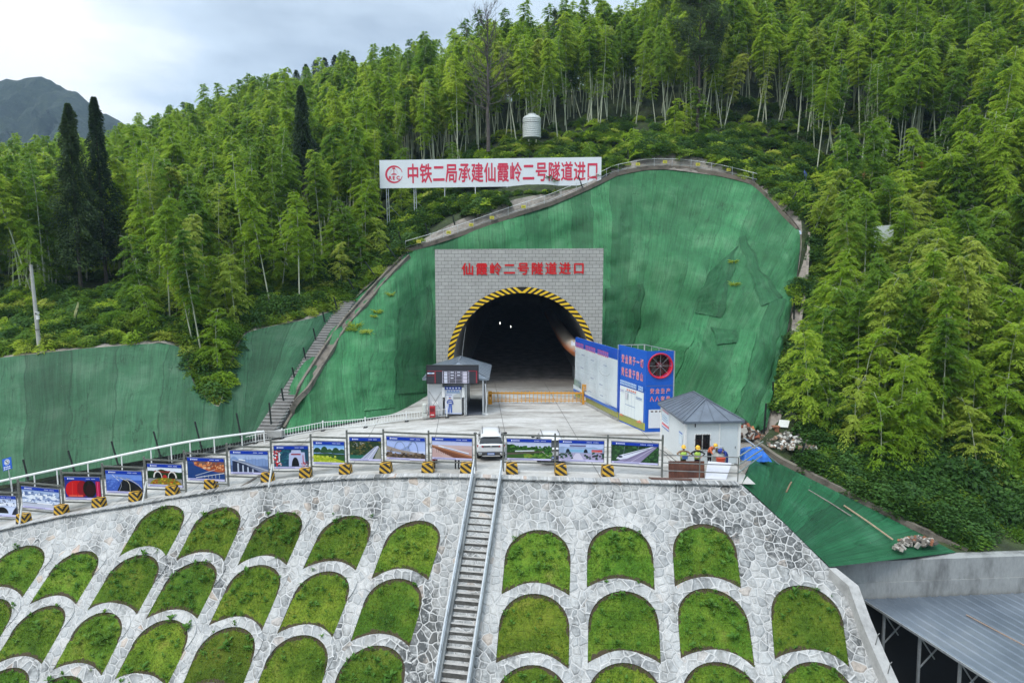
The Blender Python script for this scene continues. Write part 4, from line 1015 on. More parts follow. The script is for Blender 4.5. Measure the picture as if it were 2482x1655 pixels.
# ---- where the bamboo stands
def hill_normal(s, t):
    a, b, c = terrain(s, t), terrain(s + .1, t), terrain(s, t + .02); return (b - a).cross(c - a).normalized()
cands = []
rg = random.Random(11)
def want(s, t, px, py, p):
    """density and kind of the wood at this spot: (probability, list of variants)"""
    if s < 11.2:                                     # left hillside
        if t < .10: return 0, None
        if px < 330 and t < .30: return (.07 if t > .12 else 0), [7, 7, 6]
        if t < .26: return .55, [5, 6, 6, 7, 3]
        if t < .42: return .75, [3, 5, 0, 1, 4]
        return .9, [0, 1, 2, 3, 0, 1]
    if s < 19.2:                                     # above the portal
        if t < .36: return (0.030 if t > .10 else 0), [7, 7, 6]
        if t < .44: return .55, [0, 1, 2, 4, 4, 3]
        return .9, [0, 1, 2, 2, 3, 4]
    if t < (.10 if s < 25.5 else .05): return 0, None                       # right hillside
    if s > 26.5 and t < .12: return .0, None
    if s > 24.3 and py > 1120: return (.55 if py < 1225 and t > .10 else 0), [5, 6, 6, 7]
    if 430 < py < 510 and s < 24: return .35, [7, 7, 6]
    if py <= 430: return .8, [0, 1, 2, 2, 1, 4]
    if t < .14: return .8, [5, 6, 6, 7]
    if t < .5: return .9, [5, 6, 5, 3, 6]
    return .9, [0, 1, 2, 3, 5, 1]
tries = 0
for s in np.arange(0.2, 28.9, 0.085):
    tl = [0.03, 1.12]
    t = tl[0]
    while t < tl[1]:
        t += 0.016
        ss, tt_ = s + rg.uniform(-.12, .12), t + rg.uniform(-.02, .02)
        if not (0 < ss < 28.9 and 0.02 < tt_ < 1.0): continue
        p = terrain(ss, tt_); px, py = proj(p)
        if px < -260 or px > 2760 or py > 1750: continue
        # keep an even spacing in real metres: thin by local cell area
        q1, q2 = terrain(min(ss + .085, 28.95), tt_), terrain(ss, min(tt_ + .016, 1.0))
        area = (q1 - p).cross(q2 - p).length
        prob, kinds = want(ss, tt_, px, py, p)
        if not kinds: continue
        spacing = 3.3 if p.y < 75 else (3.6 if p.y < 105 else 4.6)
        if rg.random() < prob * area / spacing: cands.append((p, px, py, ss, tt_, rg.choice(kinds)))
# keep clear of the banner, tank and the tops of the nets
BAN_Y = 87.0
def clear(p, px, py, k):
    h = BAMS[k][2]; top = proj(p + Vector((0, 0, h)))
    if p.y < 88.5 and 905 < px < 1475 and top[1] < 520 and py > 380: return False
    if 150 < px < 305 and p.y < 80 and px > 0 and top[1] < 640: return False
    if 690 < px < 790 and 84 < p.y < 97: return False
    if 1125 < px < 1245 and p.y < 101: return False
    if 1225 < px < 1345 and 300 < py < 420 and p.y < 99: return False
    return True
cands = [c for c in cands if clear(c[0], c[1], c[2], c[5])]
cands.sort(key=lambda c: (c[0] - CAMP).length - (6 if c[5] in (5, 6) else 0))
inview = [c for c in cands if -60 < c[1] < 2540 and -100 < proj(c[0] + Vector((0, 0, BAMS[c[5]][2])))[1] < 1655]
# spread the 290 individuals over every front of the wood: largest in view first, region by region
def region(c):
    s, t = c[3], c[4]
    if s < 11.2: return 'left' if t < .42 else 'left_back'
    if s < 19.2: return 'top' if t < .60 else 'top_back'
    return 'right' if t < .36 else 'right_back'
quota = {'left': 70, 'top': 70, 'right': 110, 'left_back': 10, 'top_back': 10, 'right_back': 20}
REG = {'left': ('bamboo on the left hillside', 'feathery green bamboo on the hillside left of the tunnel cutting'),
       'left_back': ('bamboo on the left ridge', 'tall bamboo at the back of the left ridge under the sky'),
       'top': ('bamboo above the banner', 'tall pale stemmed bamboo standing above the banner and the crest'),
       'top_back': ('bamboo on the middle ridge', 'tall bamboo deep in the wood behind the pale stems above the crest'),
       'right': ('bamboo on the right hillside', 'bushy bright green bamboo on the steep bank right of the netting'),
       'right_back': ('bamboo on the right ridge', 'tall bamboo with long bare stems high on the right hillside')}
singles, rest, used = [], [], {k: 0 for k in quota}
ids = set()
for c in inview:
    r_ = region(c)
    if used[r_] < quota[r_]: used[r_] += 1; singles.append(c); ids.add(id(c))
rest = [c for c in cands if id(c) not in ids]
protos = {}
def plant_rot(g): return (g.gauss(0, .10), g.gauss(0, .10), g.uniform(0, 6.28))
for c in singles:
    p, k = c[0], c[5]; r_ = region(c); grp, lab = REG[r_]
    mi = 1 if rg.random() < .28 else (2 if rg.random() < .25 else 0)
    key = (k, mi)
    sc_ = rg.uniform(.82, 1.15); rot = plant_rot(rg)
    if key not in protos:
        o = thing('bamboo', lab, 'bamboo', (0, 0, 0), grp)
        link('foliage', BAMS[k][0][mi], o); link('culm', BAMS[k][1], o)
        protos[key] = o
    else: o = dup(protos[key], label=lab, group=grp)
    o['label'] = lab; o['group'] = grp
    o.location = p - Vector((0, 0, .15)); o.rotation_euler = rot; o.scale = (sc_,) * 3
mlist = [m[2] for m in masters]; midx = {(m[0], m[1]): i for i, m in enumerate(masters)}
scatter_stuff('bamboo_forest', [c[0] - Vector((0, 0, .2)) for c in rest], [plant_rot(rg) for _ in rest], [rg.uniform(.82, 1.18) for _ in rest],
              [midx[(c[5], 1 if rg.random() < .35 else 0)] for c in rest], mlist, 'deep stand of bamboo covering the hills behind the tunnel', 'bamboo forest')
print('BAMBOO', len(singles), len(rest))
# ---- undergrowth: ferns and low scrub
def make_scrub(seed, n_=420, rad=.7, h=.55, leafL=.24, w=.05):
    g = np.random.default_rng(seed); a = g.uniform(0, 6.28, n_); r_ = rad * g.uniform(0, 1, n_) ** .6
    z = h * (1 - (r_ / rad) ** 2) * g.uniform(.3, 1.05, n_)
    c = np.stack([np.cos(a) * r_, np.sin(a) * r_, z], 1); a2 = a + g.normal(0, .7, n_)
    d = norm(np.stack([np.cos(a2), np.sin(a2), g.uniform(-.35, .5, n_)], 1)); sd = norm(np.cross(d, np.array([0, 0, 1.]) + g.normal(0, .3, (n_, 3))))
    return leaf_quads(c, d, sd, leafL * g.uniform(.5, 1.3, n_), w * g.uniform(.6, 1.3, n_), .2)
scrubs = []
for i, (kw, m) in enumerate([(dict(rad=.8, h=.6), M_FERN), (dict(rad=.6, h=.8, leafL=.2), M_FERN), (dict(rad=.9, h=.9, leafL=.2, w=.075, n_=520), M_BROAD), (dict(rad=.7, h=.5, leafL=.3, w=.035), M_BAM[2]), (dict(rad=.75, h=.7), M_BAM[0])]):
    scrubs.append(bpy.data.objects.new('scrub', leaves_mesh('scrub', make_scrub(i, **kw), m)))
sp, srot, ssc, six = [], [], [], []
for _ in range(17000):
    s = rg.uniform(0, 28.9); t = rg.choice([rg.uniform(.055, .36), rg.uniform(.05, .2), rg.uniform(.06, .5)])
    p = terrain(s, t); px, py = proj(p)
    if not (-300 < px < 2900): continue
    if 1835 < px < 1965 and 1000 < py < 1150: continue
    low = p.y < 88.4 and 900 < px < 1480
    if low and proj(p + Vector((0, 0, .42)))[1] < 456: continue
    den = mnoise.noise(p * .16)
    if den < -.42: continue
    q1, q2 = terrain(min(s + .1, 28.95), t), terrain(s, t + .01)
    if rg.random() > min(1, (q1 - p).cross(q2 - p).length * (4.0 if low else 1.3)): continue
    sp.append(p); srot.append((rg.gauss(0, .2), rg.gauss(0, .2), rg.uniform(0, 6.28))); ssc.append(rg.uniform(.35, .55) if low and proj(p + Vector((0, 0, 1.3)))[1] < 460 else rg.uniform(.6, 1.5))
    if s > 24.3 and t < .34 and rg.random() < .45: six.append(2); continue
    six.append(rg.choices([0, 1, 2, 3, 4], [4, 3, 2 + 2 * (den < 0), 2 * (den > 0) + .3, 1.5])[0])
for _ in range(520):
    k_ = rg.randrange(len(KERB)); u = rg.random() ** 1.4; p = KERB[k_] + Vector((.5, .6, 0)) + Vector((4.2, 5.2, 1.3)) * u
    if 1835 < proj(p)[0] < 1950 and proj(p)[1] < 1150: continue
    sp.append(p); srot.append((rg.gauss(0, .2), rg.gauss(0, .2), rg.uniform(0, 6.28))); ssc.append(rg.uniform(.5, 1.3)); six.append(rg.choice([0, 1, 2, 2, 2, 2]))
print('SCRUB', len(sp))
scatter_stuff('undergrowth', sp, srot, ssc, six, scrubs, 'low ferns and scrub under the bamboo', 'undergrowth')
# ---- single trees
def make_conifer(seed, h=14, rad=1.9, n_=9000, top=.25):
    g = np.random.default_rng(seed); t = g.uniform(.12, 1, n_) ** .9; a = g.uniform(0, 6.28, n_)
    layer = .66 + .34 * np.sin(t * h * 2.3 + a * 2) * np.sin(a * 5 + t * 17) ; R_ = rad * (1 - t) ** .72 * layer * (.75 + .45 * np.sin(a * 3 + t * 11) * np.cos(t * 23 + a))
    r_ = R_ * g.uniform(.25, 1, n_) ** .5
    c = np.stack([np.cos(a) * r_, np.sin(a) * r_, t * h - .25 * r_], 1)
    a2 = a + g.normal(0, .5, n_); d = norm(np.stack([np.cos(a2), np.sin(a2), g.uniform(-.7, .25, n_)], 1)); sd = norm(np.cross(d, np.array([0, 0, 1.]) + g.normal(0, .5, (n_, 3))))
    mb = MB(); mb.tube([(0, 0, -.3), (.05, 0, h * .5), (0, 0, h * .97)], [.2, .13, .02], 7)
    return leaf_quads(c, d, sd, .30 * g.uniform(.6, 1.2, n_), .07 * g.uniform(.6, 1.2, n_), .15), mb
def put_tree(name, label, cat, px, py, d, top_py, seed, rad, mat=None, top=.25, ncount=9000):
    b_ = P(px, py, d); h = (P(px, top_py, d) - b_).length
    q, mb = make_conifer(seed, h, rad, ncount, top); o = thing(name, label, cat, b_)
    l_ = leaves_mesh('crown', q, mat or M_CONIF); c_ = bpy.data.objects.new('crown', l_); COL.objects.link(c_); c_.parent = o
    t_ = bpy.data.objects.new('trunk', mb.mesh('trunk', M_BARK)); COL.objects.link(t_); t_.parent = o
    return o
put_tree('conifer', 'dark slender conifer with pointed top on the left, left half of a close pair', 'tree', 196, 700, 76, 252, 1, 4.6, ncount=26000)
put_tree('conifer', 'dark ragged conifer close behind the pointed one on the left hillside', 'tree', 258, 690, 79, 236, 2, 4.0, ncount=20000)
put_tree('conifer', 'lone dark spire-shaped conifer among pale bamboo left of the banner', 'tree', 738, 480, 96, 208, 3, 3.6, ncount=20000)
put_tree('conifer', 'tiny dark conifer tip on the middle of the left skyline', 'tree', 808, 300, 140, 180, 4, 2.0, ncount=3000)
put_tree('conifer', 'small dark conifer on the skyline left of the bare tree', 'tree', 1012, 290, 138, 140, 5, 1.6, ncount=3000)
# knot of dark conifers on the far left summit
for i, (px, top) in enumerate([(700, 178), (722, 166), (745, 152), (768, 142), (790, 136), (815, 130), (836, 127), (858, 132)]):
    put_tree('conifer', 'dark conifer in the small clump on the distant left summit', 'tree', px, top + 125, 152, top + 4, 20 + i, 4.6, ncount=4500)['group'] = 'conifers on the far left summit'
def branchy(seed, h, spread, levels=3, lean=0.0, start=.25, n1=26):
    g = random.Random(seed); mb = MB(); tips = []
    trunk = [Vector((lean * t * t * h * .1 + g.uniform(-.08, .08), g.uniform(-.08, .08), h * t)) for t in np.linspace(0, 1, 12)]
    mb.tube(trunk, [max(.02, .27 * (1 - .93 * k)) for k in np.linspace(0, 1, 12)], 7)
    def grow(p, d, L, r_, lv):
        r_ = max(r_, .016); pts = [p]; dd = d.copy()
        for _ in range(4):
            dd = (dd + Vector((g.uniform(-.22, .22), g.uniform(-.22, .22), g.uniform(-.05, .22)))).normalized(); pts.append(pts[-1] + dd * L / 4)
        mb.tube(pts, [r_, r_ * .8, r_ * .6, r_ * .45, r_ * .25], 4, False); tips.append(pts[-1])
        if lv:
            for k_ in range(g.randint(3, 5)):
                i = g.randint(1, 4); nd = (dd + Vector((g.uniform(-1, 1), g.uniform(-1, 1), g.uniform(-.2, .8)))).normalized(); grow(pts[i], nd, L * g.uniform(.45, .65), r_ * .5, lv - 1)
    for i in range(n1):
        t = start + (1 - start) * i / n1; j = t * 11; a, b = trunk[int(j)], trunk[min(11, int(j) + 1)]; p = a.lerp(b, j - int(j)); az = g.uniform(0, 6.28)
        f = (t - start) / (1 - start); L = spread * (1 - .55 * f) * g.uniform(.7, 1.1) * (.6 + .4 * min(1, f * 3))
        grow(p, Vector((math.cos(az), math.sin(az), .35 + .6 * f)).normalized(), L, .07 * (1 - .6 * f), levels - 1)
    return mb, tips, trunk
b_ = P(1183, 368, 95); h = (P(1190, 30, 95) - b_).length
mb, tips, _t = branchy(5, h, 4.4, 3, 0, .30, 52)
o = thing('bare_tree', 'tall leafless grey tree standing behind the banner against the sky', 'tree', b_)
t_ = bpy.data.objects.new('trunk', mb.mesh('trunk', M_BARKG)); COL.objects.link(t_); t_.parent = o
def make_pine(label, px, py, d, top_py, seed, spread, n1=24):
    b_ = P(px, py, d); h = (P(px, top_py, d) - b_).length; mb, tips, _ = branchy(seed, h, spread, 3, 0, .45, n1)
    g = np.random.default_rng(seed); T = np.array([tuple(p) for p in tips]); reps = 44; n_ = len(T) * reps
    c = np.repeat(T, reps, 0) + g.normal(0, .16, (n_, 3)); d_ = norm(g.normal(0, 1, (n_, 3)) + np.array([0, 0, .5])); sd = norm(np.cross(d_, g.normal(0, 1, (n_, 3))))
    o = thing('pine_tree', label, 'tree', b_)
    for nm, me in (('trunk', mb.mesh('trunk', M_BARK)), ('crown', leaves_mesh('crown', leaf_quads(c, d_, sd, g.uniform(.2, .42, n_), g.uniform(.025, .05, n_), 0), M_CONIF))):
        x = bpy.data.objects.new(nm, me); COL.objects.link(x); x.parent = o
make_pine('tall dark pine with open crown rising above the crest of the netting to the sky', 1690, 345, 100, -25, 8, 4.6, 34)
make_pine('thin dark pine on the skyline right of the tall open crowned pine', 1835, 260, 118, -30, 9, 3.0, 18)
make_pine('small dark pine on the skyline between the bare tree and the tall pine', 1345, 260, 122, 45, 10, 3.0, 16)
# ---- broadleaf bushes low on the right and beside the gully
def make_bush(seed, n_=3600, rad=1.5, h=1.9, leafL=.2):
    g = np.random.default_rng(seed); cl = g.normal(0, 1, (16, 3)); cl = norm(cl) * g.uniform(.4, 1, (16, 1)) * np.array([rad * .75, rad * .75, h * .42]); cl[:, 2] += h * .5
    k_ = g.integers(0, 16, n_); off = norm(g.normal(0, 1, (n_, 3))) * g.uniform(.6, 1, (n_, 1)) * np.array([rad * .42, rad * .42, h * .26])
    c = cl[k_] + off; d = norm(off + g.normal(0, .25, (n_, 3)) + np.array([0, 0, -.1])); sd = norm(np.cross(d, np.array([0, 0, 1.]) + g.normal(0, .5, (n_, 3))))
    mb = MB()
    for i in range(7): mb.tube([(0, 0, -.2), tuple(cl[i] * .5), tuple(cl[i])], [.05, .035, .015], 4)
    return leaf_quads(c, d, sd, leafL * g.uniform(.6, 1.3, n_), leafL * .28 * g.uniform(.7, 1.3, n_), .15), mb
bush_meshes = []
for i in range(4):
    q, mb = make_bush(40 + i); bush_meshes.append((leaves_mesh('leaves', q, (M_BROAD, M_BROAD, M_FERN, M_BAM[1])[i]), mb.mesh('stem', M_BARK)))
bushes = []
for (px, py, d, sc_, k_) in [(1985, 1130, 50, 1.3, 0), (2040, 1160, 48.5, 1.5, 1), (2120, 1190, 47.5, 1.6, 0), (2200, 1215, 46.5, 1.6, 1), (2270, 1240, 45.5, 1.4, 0), (2330, 1275, 44, 1.2, 2), (2400, 1290, 43.5, 1.5, 0), (2465, 1295, 43.5, 1.5, 1), (2090, 1110, 52, 1.8, 1), (2170, 1130, 51.5, 1.9, 0),
                           (2260, 1160, 50, 1.9, 1), (2350, 1200, 48.5, 1.7, 0), (2440, 1220, 47.5, 1.8, 3), (2010, 1040, 56, 1.6, 0), (2070, 1030, 57, 1.6, 3), (2200, 1060, 56, 1.8, 2), (2300, 1310, 42, .9, 3), (2380, 1322, 41.6, .9, 0), (2450, 1318, 41.8, 1.0, 2), (2030, 1100, 51.5, 1.9, 0), (2140, 1165, 49, 2.0, 1), (2230, 1195, 48, 2.0, 0), (2310, 1225, 47, 1.9, 1), (2390, 1250, 46, 1.9, 0), (2460, 1265, 45.5, 1.8, 1), (2050, 1190, 47.2, 1.1, 0), (2120, 1225, 45.8, 1.2, 1), (2190, 1255, 44.8, 1.2, 0), (2260, 1283, 43.6, 1.1, 1), (2400, 1180, 50, 2.1, 0), (2300, 1130, 52, 2.1, 1),
                           (2000, 1185, 46.3, .8, 3), (2080, 1222, 45, .9, 2), (2160, 1262, 43.6, .9, 0)]:
    bushes.append((P(px, py, d), sc_, k_, 'dark leafy bush on the bank above the right concrete kerb', 'bushes above the right kerb'))
for (px, py, d, sc_, k_) in [(480, 935, 60.5, .8, 3), (505, 960, 59, .7, 2), (455, 900, 62, 1.0, 3), (535, 930, 61, .8, 3), (430, 850, 65, 1.2, 2), (600, 790, 68, 1.3, 0), (660, 775, 70, 1.5, 0), (700, 765, 71, 1.3, 1), (740, 755, 72, 1.2, 0), (560, 820, 66, 1.2, 3), (500, 880, 63, 1.0, 3), (330, 800, 66, 1.2, 2), (290, 790, 66, 1.1, 3)]:
    bushes.append((P(px, py, d), sc_, k_, 'green bush around the wooded gully between the dull green nets', 'bushes by the left gully'))
bproto = {}
for (p, sc_, k_, lab, grp) in bushes:
    if k_ not in bproto:
        o = thing('bush', lab, 'bush', (0, 0, 0), grp); link('leaves', bush_meshes[k_][0], o); link('stem', bush_meshes[k_][1], o); bproto[k_] = o
    else: o = dup(bproto[k_])
    o['label'], o['group'] = lab, grp; o.location = p - Vector((0, 0, .3)); o.rotation_euler = (0, 0, rg.uniform(0, 6.28)); o.scale = (sc_, sc_, sc_ * rg.uniform(.85, 1.15))
def Soff(px, py, off=0.0):
    r = ray(px, py); lo, hi = 15.0, 75.0
    for _ in range(50):
        t = (lo + hi) / 2; q = CAMP + r * (t / r.y)
        if q.y - (Y0(q.x) + q.z) + off * 1.414 < 0: lo = t
        else: hi = t
    return q
class Pic:                                  # flat printed picture, painted in layers a hair apart
    def __init__(s, o, ux, uy, step=.0016): s.o, s.ux, s.uy = Vector(o), Vector(ux), Vector(uy); s.n = s.ux.cross(s.uy).normalized(); s.k = 0; s.mb = MB(); s.step = step
    def pt(s, x, y): return s.o + s.ux * x + s.uy * y + s.n * (s.k * s.step)
    def poly(s, pts, col):
        s.k += 1; s.mb.col = col; pts = [(min(1, max(0, x)), min(1, max(0, y))) for x, y in pts]
        a = sum(x0 * y1 - x1 * y0 for (x0, y0), (x1, y1) in zip(pts, pts[1:] + pts[:1]))
        if a < 0: pts = pts[::-1]
        s.mb.poly([s.pt(*p) for p in pts]); return s
    def rect(s, x0, y0, x1, y1, col): return s.poly([(x0, y0), (x1, y0), (x1, y1), (x0, y1)], col)
    def line(s, pts, w, col, w2=None):
        for i, ((x0, y0), (x1, y1)) in enumerate(zip(pts, pts[1:])):
            a = s.uy.length / s.ux.length; dx, dy = (x1 - x0), (y1 - y0) * a; L = math.hypot(dx, dy) or 1; nx, ny = -dy / L * w * a, dx / L * w
            s.poly([(x0 - nx, y0 - ny), (x1 - nx, y1 - ny), (x1 + nx, y1 + ny), (x0 + nx, y0 + ny)], col)
        return s
    def ell(s, cx, cy, rx, ry, col, a0=0, a1=360, n=18):
        pts = [(cx + rx * math.cos(R(a0 + (a1 - a0) * i / n)), cy + ry * math.sin(R(a0 + (a1 - a0) * i / n))) for i in range(n + 1)]
        return s.poly(pts[:-1] if a1 - a0 == 360 else pts, col)
    def arc(s, cx, cy, rx, ry, w, col, a0=0, a1=180, n=12): return s.line([(cx + rx * math.cos(R(a0 + (a1 - a0) * i / n)), cy + ry * math.sin(R(a0 + (a1 - a0) * i / n))) for i in range(n + 1)], w, col)
    def ridge(s, x0, x1, y, amp, col, seed=0, base=0.0, f=4.0, n=26):
        pts = [(x0 + (x1 - x0) * i / n, y + amp * mnoise.noise(Vector((i / n * f, seed * 3.7, 0))) * 1.4) for i in range(n + 1)]
        return s.poly([(x0, base)] + pts + [(x1, base)], col)
    def specks(s, x0, y0, x1, y1, n, r, cols, seed=0):
        g = random.Random(seed)
        for i in range(n):
            s.k += .05; x, y, q = g.uniform(x0, x1), g.uniform(y0, y1), r * g.uniform(.5, 1.4); a = s.ux.length / s.uy.length
            s.mb.col = g.choice(cols); kk = s.k; s.mb.poly([s.pt(x - q, y - q * a * .6), s.pt(x + q, y - q * a * .5), s.pt(x + q * .7, y + q * a * .7), s.pt(x - q * .8, y + q * a * .6)])
        return s
# ------------------------------------------------------------------ picture boards
def art(p, i):
    p.rect(0, 0, 1, 1, '#d8dbe8')
    if i == 0: p.rect(0, .08, 1, .86, '#c3cfea').ridge(0, 1, .66, .1, '#dfe5f3', 1).ridge(0, 1, .5, .08, '#b6c2df', 2, .08).specks(.3, .5, .95, .8, 30, .02, ['#33405f', '#6b7696'], 3).rect(.0, .08, 1, .45, '#c9d4ee').ell(.62, .16, .16, .3, '#0b0c12', 0, 180).poly([(.86, .1), (1, .1), (1, .5), (.93, .35)], '#1b2236')
    if i == 1: p.rect(0, .08, 1, .86, '#9fb4da').ridge(0, 1, .70, .12, '#6f86b4', 3, .08, 7).ridge(0, 1, .6, .13, '#dbe3f1', 4, .08, 6).ridge(0, 1, .5, .1, '#8296bd', 5, .08, 8).ridge(0, 1, .42, .06, '#c8d3e8', 6, .08, 6).specks(0, .3, 1, .75, 60, .03, ['#5a6f9d', '#e6ecf6', '#8b9fc6'], 4).rect(0, .08, 1, .24, '#b9bfd2').line([(.02, .25), (.98, .25)], .012, '#3c4048').line([(.4, .265), (.8, .262)], .02, '#eef0f4')
    if i == 2: p.rect(0, .08, 1, .86, '#2a2f86').ell(.28, .42, .27, .42, '#c9141c').rect(.28, .1, .52, .84, '#c9141c').ell(.5, .48, .16, .36, '#8d0f20').rect(.1, .12, .5, .2, '#e05a48').line([(.2, .2), (.22, .75)], .012, '#e2473f').line([(.34, .14), (.36, .8)], .01, '#a80d16').ell(.70, .48, .19, .38, '#14100f').ell(.71, .44, .12, .25, '#2b0d12').rect(.88, .12, 1, .82, '#b51a48').line([(.93, .12), (.93, .8)], .02, '#e24d7c').rect(0, .04, 1, .12, '#3a2a6b')
    if i == 3: p.rect(0, .08, 1, .86, '#6d8fe0').rect(0, .08, 1, .6, '#4161b8').specks(0, .12, .5, .6, 50, .03, ['#3a58ae', '#5b7cd0'], 5).poly([(.30, .1), (.40, .42), (.48, .62), (.60, .60), (.78, .48), (1, .22), (1, .08), (.30, .08)], '#17171d').line([(.18, .82), (.36, .55)], .012, '#d6d9e6').line([(.3, .74), (.48, .62)], .014, '#d6d9e6').line([(.48, .62), (.6, .56), (.66, .4), (.66, .1)], .012, '#cfc9b4').line([(.56, .66), (.72, .58), (.9, .4), (1, .2)], .012, '#cfc9b4').line([(.42, .5), (.42, .3), (.36, .1)], .009, '#9fa6b8').ridge(.1, .7, .72, .02, '#7c93c8', 8, .68)
    if i == 4: p.rect(0, .08, 1, .86, '#dfe6f4').ridge(0, 1, .68, .1, '#1d3a1c', 9, .3).ridge(.2, .8, .7, .06, '#7a2420', 10, .62, 9).ridge(0, 1, .52, .06, '#16301a', 11, .3).ell(.29, .4, .13, .3, '#d9d5d0', 0, 180).ell(.30, .4, .10, .24, '#0d0d10', 0, 180).ell(.72, .4, .13, .3, '#d9d5d0', 0, 180).ell(.71, .4, .10, .24, '#0d0d10', 0, 180).ell(.5, .38, .07, .16, '#b3241f', 0, 180).rect(0, .1, 1, .36, '#8d8d90').ell(.52, .1, .46, .30, '#8a7a22', 0, 180).specks(.15, .13, .9, .36, 60, .025, ['#c9a52a', '#56722a', '#a23a1e'], 6)
    if i == 5: p.rect(0, .08, 1, .86, '#7a5a56').poly([(0, .08), (1, .08), (1, .3), (.5, .5), (.12, .84), (0, .86)], '#24468c').ridge(.1, 1, .66, .1, '#b85a34', 12, .42, 8).specks(.2, .5, 1, .82, 70, .035, ['#d98a58', '#8d4630', '#e7b38a', '#a45a3a'], 7).poly([(0, .08), (0, .75), (.15, .7), (.62, .4), (1, .26), (1, .08)], '#1f3f7c').line([(.2, .2), (.75, .5)], .012, '#b9bdc6').line([(.22, .12), (1, .36)], .014, '#d5d6da')
    if i == 5:
        for k in range(6): p.line([(.36 + k * .1, .12), (.36 + k * .1, .2 + k * .025)], .008, '#c9ccd4')
    if i == 6: p.rect(0, .08, 1, .86, '#a8bbe0').ridge(0, 1, .64, .12, '#7f98c8', 13, .1, 5).rect(0, .08, 1, .36, '#596d9a').poly([(.05, .60), (.3, .58), (1, .2), (1, .08), (.86, .08)], '#7d86a0').poly([(.05, .56), (.05, .08), (.8, .08), (.3, .5)], '#27304a').line([(.22, .62), (.4, .58)], .025, '#e8ecf4').line([(.05, .60), (1, .16)], .01, '#cfd5e4')
    if i == 6:
        for k in range(4): p.rect(.18 + k * .13, .08, .22 + k * .13, .46 - k * .08, '#b9c2d6')
        for k in range(7): p.line([(.4 + k * .09, .52 - k * .03), (.4 + k * .09, .76 - k * .02)], .004, '#5f6f95')
    if i == 7: p.rect(0, .08, 1, .86, '#1e4a63').specks(0, .2, .5, .84, 80, .03, ['#1a5a50', '#24606e', '#173a56', '#3c7a8a'], 8).poly([(.42, .1), (.44, .66), (.5, .72), (.52, .82), (.78, .82), (.8, .72), (.9, .72), (.92, .1)], '#b9c0e2').rect(.5, .6, .78, .66, '#9a2436').ell(.62, .1, .11, .40, '#15161c', 0, 180).rect(.05, .1, .1, .8, '#c2222c').rect(.13, .3, .17, .7, '#d8dce8').specks(0, .1, .2, .8, 40, .022, ['#c2222c', '#d8404a', '#e8e8ee'], 9).specks(.78, .1, 1, .3, 20, .02, ['#c2222c', '#d8dce8'], 10).rect(.84, .2, .86, .6, '#b3283a')
    if i == 8: p.rect(0, .08, 1, .86, '#86b4ec').rect(0, .5, 1, .7, '#b9d3f2').ell(.12, .52, .13, .2, '#27482c', 0, 180).ell(.35, .5, .12, .28, '#2c5030', 0, 180).ell(.52, .5, .1, .18, '#36583a', 0, 180).ell(.72, .48, .13, .26, '#2a4c2e', 0, 180).ell(.92, .48, .12, .2, '#31543a', 0, 180).rect(0, .08, 1, .46, '#2f5a2a').line([(0, .52), (1, .42)], .014, '#3b3d3c').poly([(0, .08), (0, .40), (.4, .36), (1, .14), (1, .08)], '#a5b52c').specks(0, .1, .7, .34, 60, .03, ['#b9c636', '#8fa428', '#c9cf55'], 11)
    if i == 8:
        for k in range(7): p.rect(.08 + k * .14, .36 - k * .004, .095 + k * .14, .48 - k * .01, '#4a4c48')
    if i == 9: p.rect(0, .08, 1, .86, '#2c3f28').specks(0, .2, 1, .85, 130, .035, ['#3b4f2e', '#1d2f1f', '#5b5a35', '#25402a', '#6b6238'], 12).rect(0, .08, .7, .24, '#2c6a58').poly([(.35, .08), (.82, .62), (.9, .66), (.95, .62), (.72, .08)], '#b7bad2').line([(.45, .08), (.86, .64)], .009, '#7a7f9c').line([(.58, .08), (.9, .64)], .009, '#e6e8f2').poly([(.78, .08), (.95, .6), (1, .56), (1, .08)], '#8d8f80').specks(.1, .6, .5, .82, 10, .02, ['#8a8c86', '#a5a7a2'], 13)
    if i == 10: p.rect(0, .08, 1, .86, '#aebff0').rect(0, .08, 1, .4, '#c9d3f2').arc(.34, .34, .15, .46, .016, '#8f9fc2', 20, 175).arc(.68, .34, .13, .5, .016, '#7486ac', -5, 170).line([(.34, .4), (.56, .62), (.64, .8)], .02, '#9aa9ca').poly([(.42, .34), (.5, .5), (.6, .5), (.6, .34)], '#93a3c6').poly([(0, .6), (.3, .46), (.6, .38), (1, .28), (1, .2), (0, .4)], '#9c8f86').rect(0, .08, 1, .26, '#54453a').specks(0, .1, 1, .3, 60, .03, ['#6b5848', '#3c322c', '#7c6a58'], 14).line([(.04, .2), (.14, .46)], .014, '#6a5a56')
    if i == 11: p.rect(0, .08, 1, .86, '#bfc6ea').rect(0, .08, 1, .66, '#c9b0b0').rect(0, .08, 1, .5, '#c2a2a0').poly([(0, .62), (1, .14), (1, .08), (.55, .08), (0, .54)], '#7a4a36').poly([(0, .64), (.1, .6), (1, .18), (1, .1), (0, .58)], '#a86f4c').line([(.16, .62), (.92, .30)], .034, '#dfe3ef').line([(.3, .55), (.92, .27)], .008, '#5a74a8').poly([(.05, .52), (.5, .08), (.3, .08), (0, .48)], '#c9aaa6')
    if i == 11:
        for k in range(12): p.line([(.10 + k * .055, .50 - k * .035), (.12 + k * .055, .30 - k * .02 if k < 10 else .1)], .008, '#4a2f28')
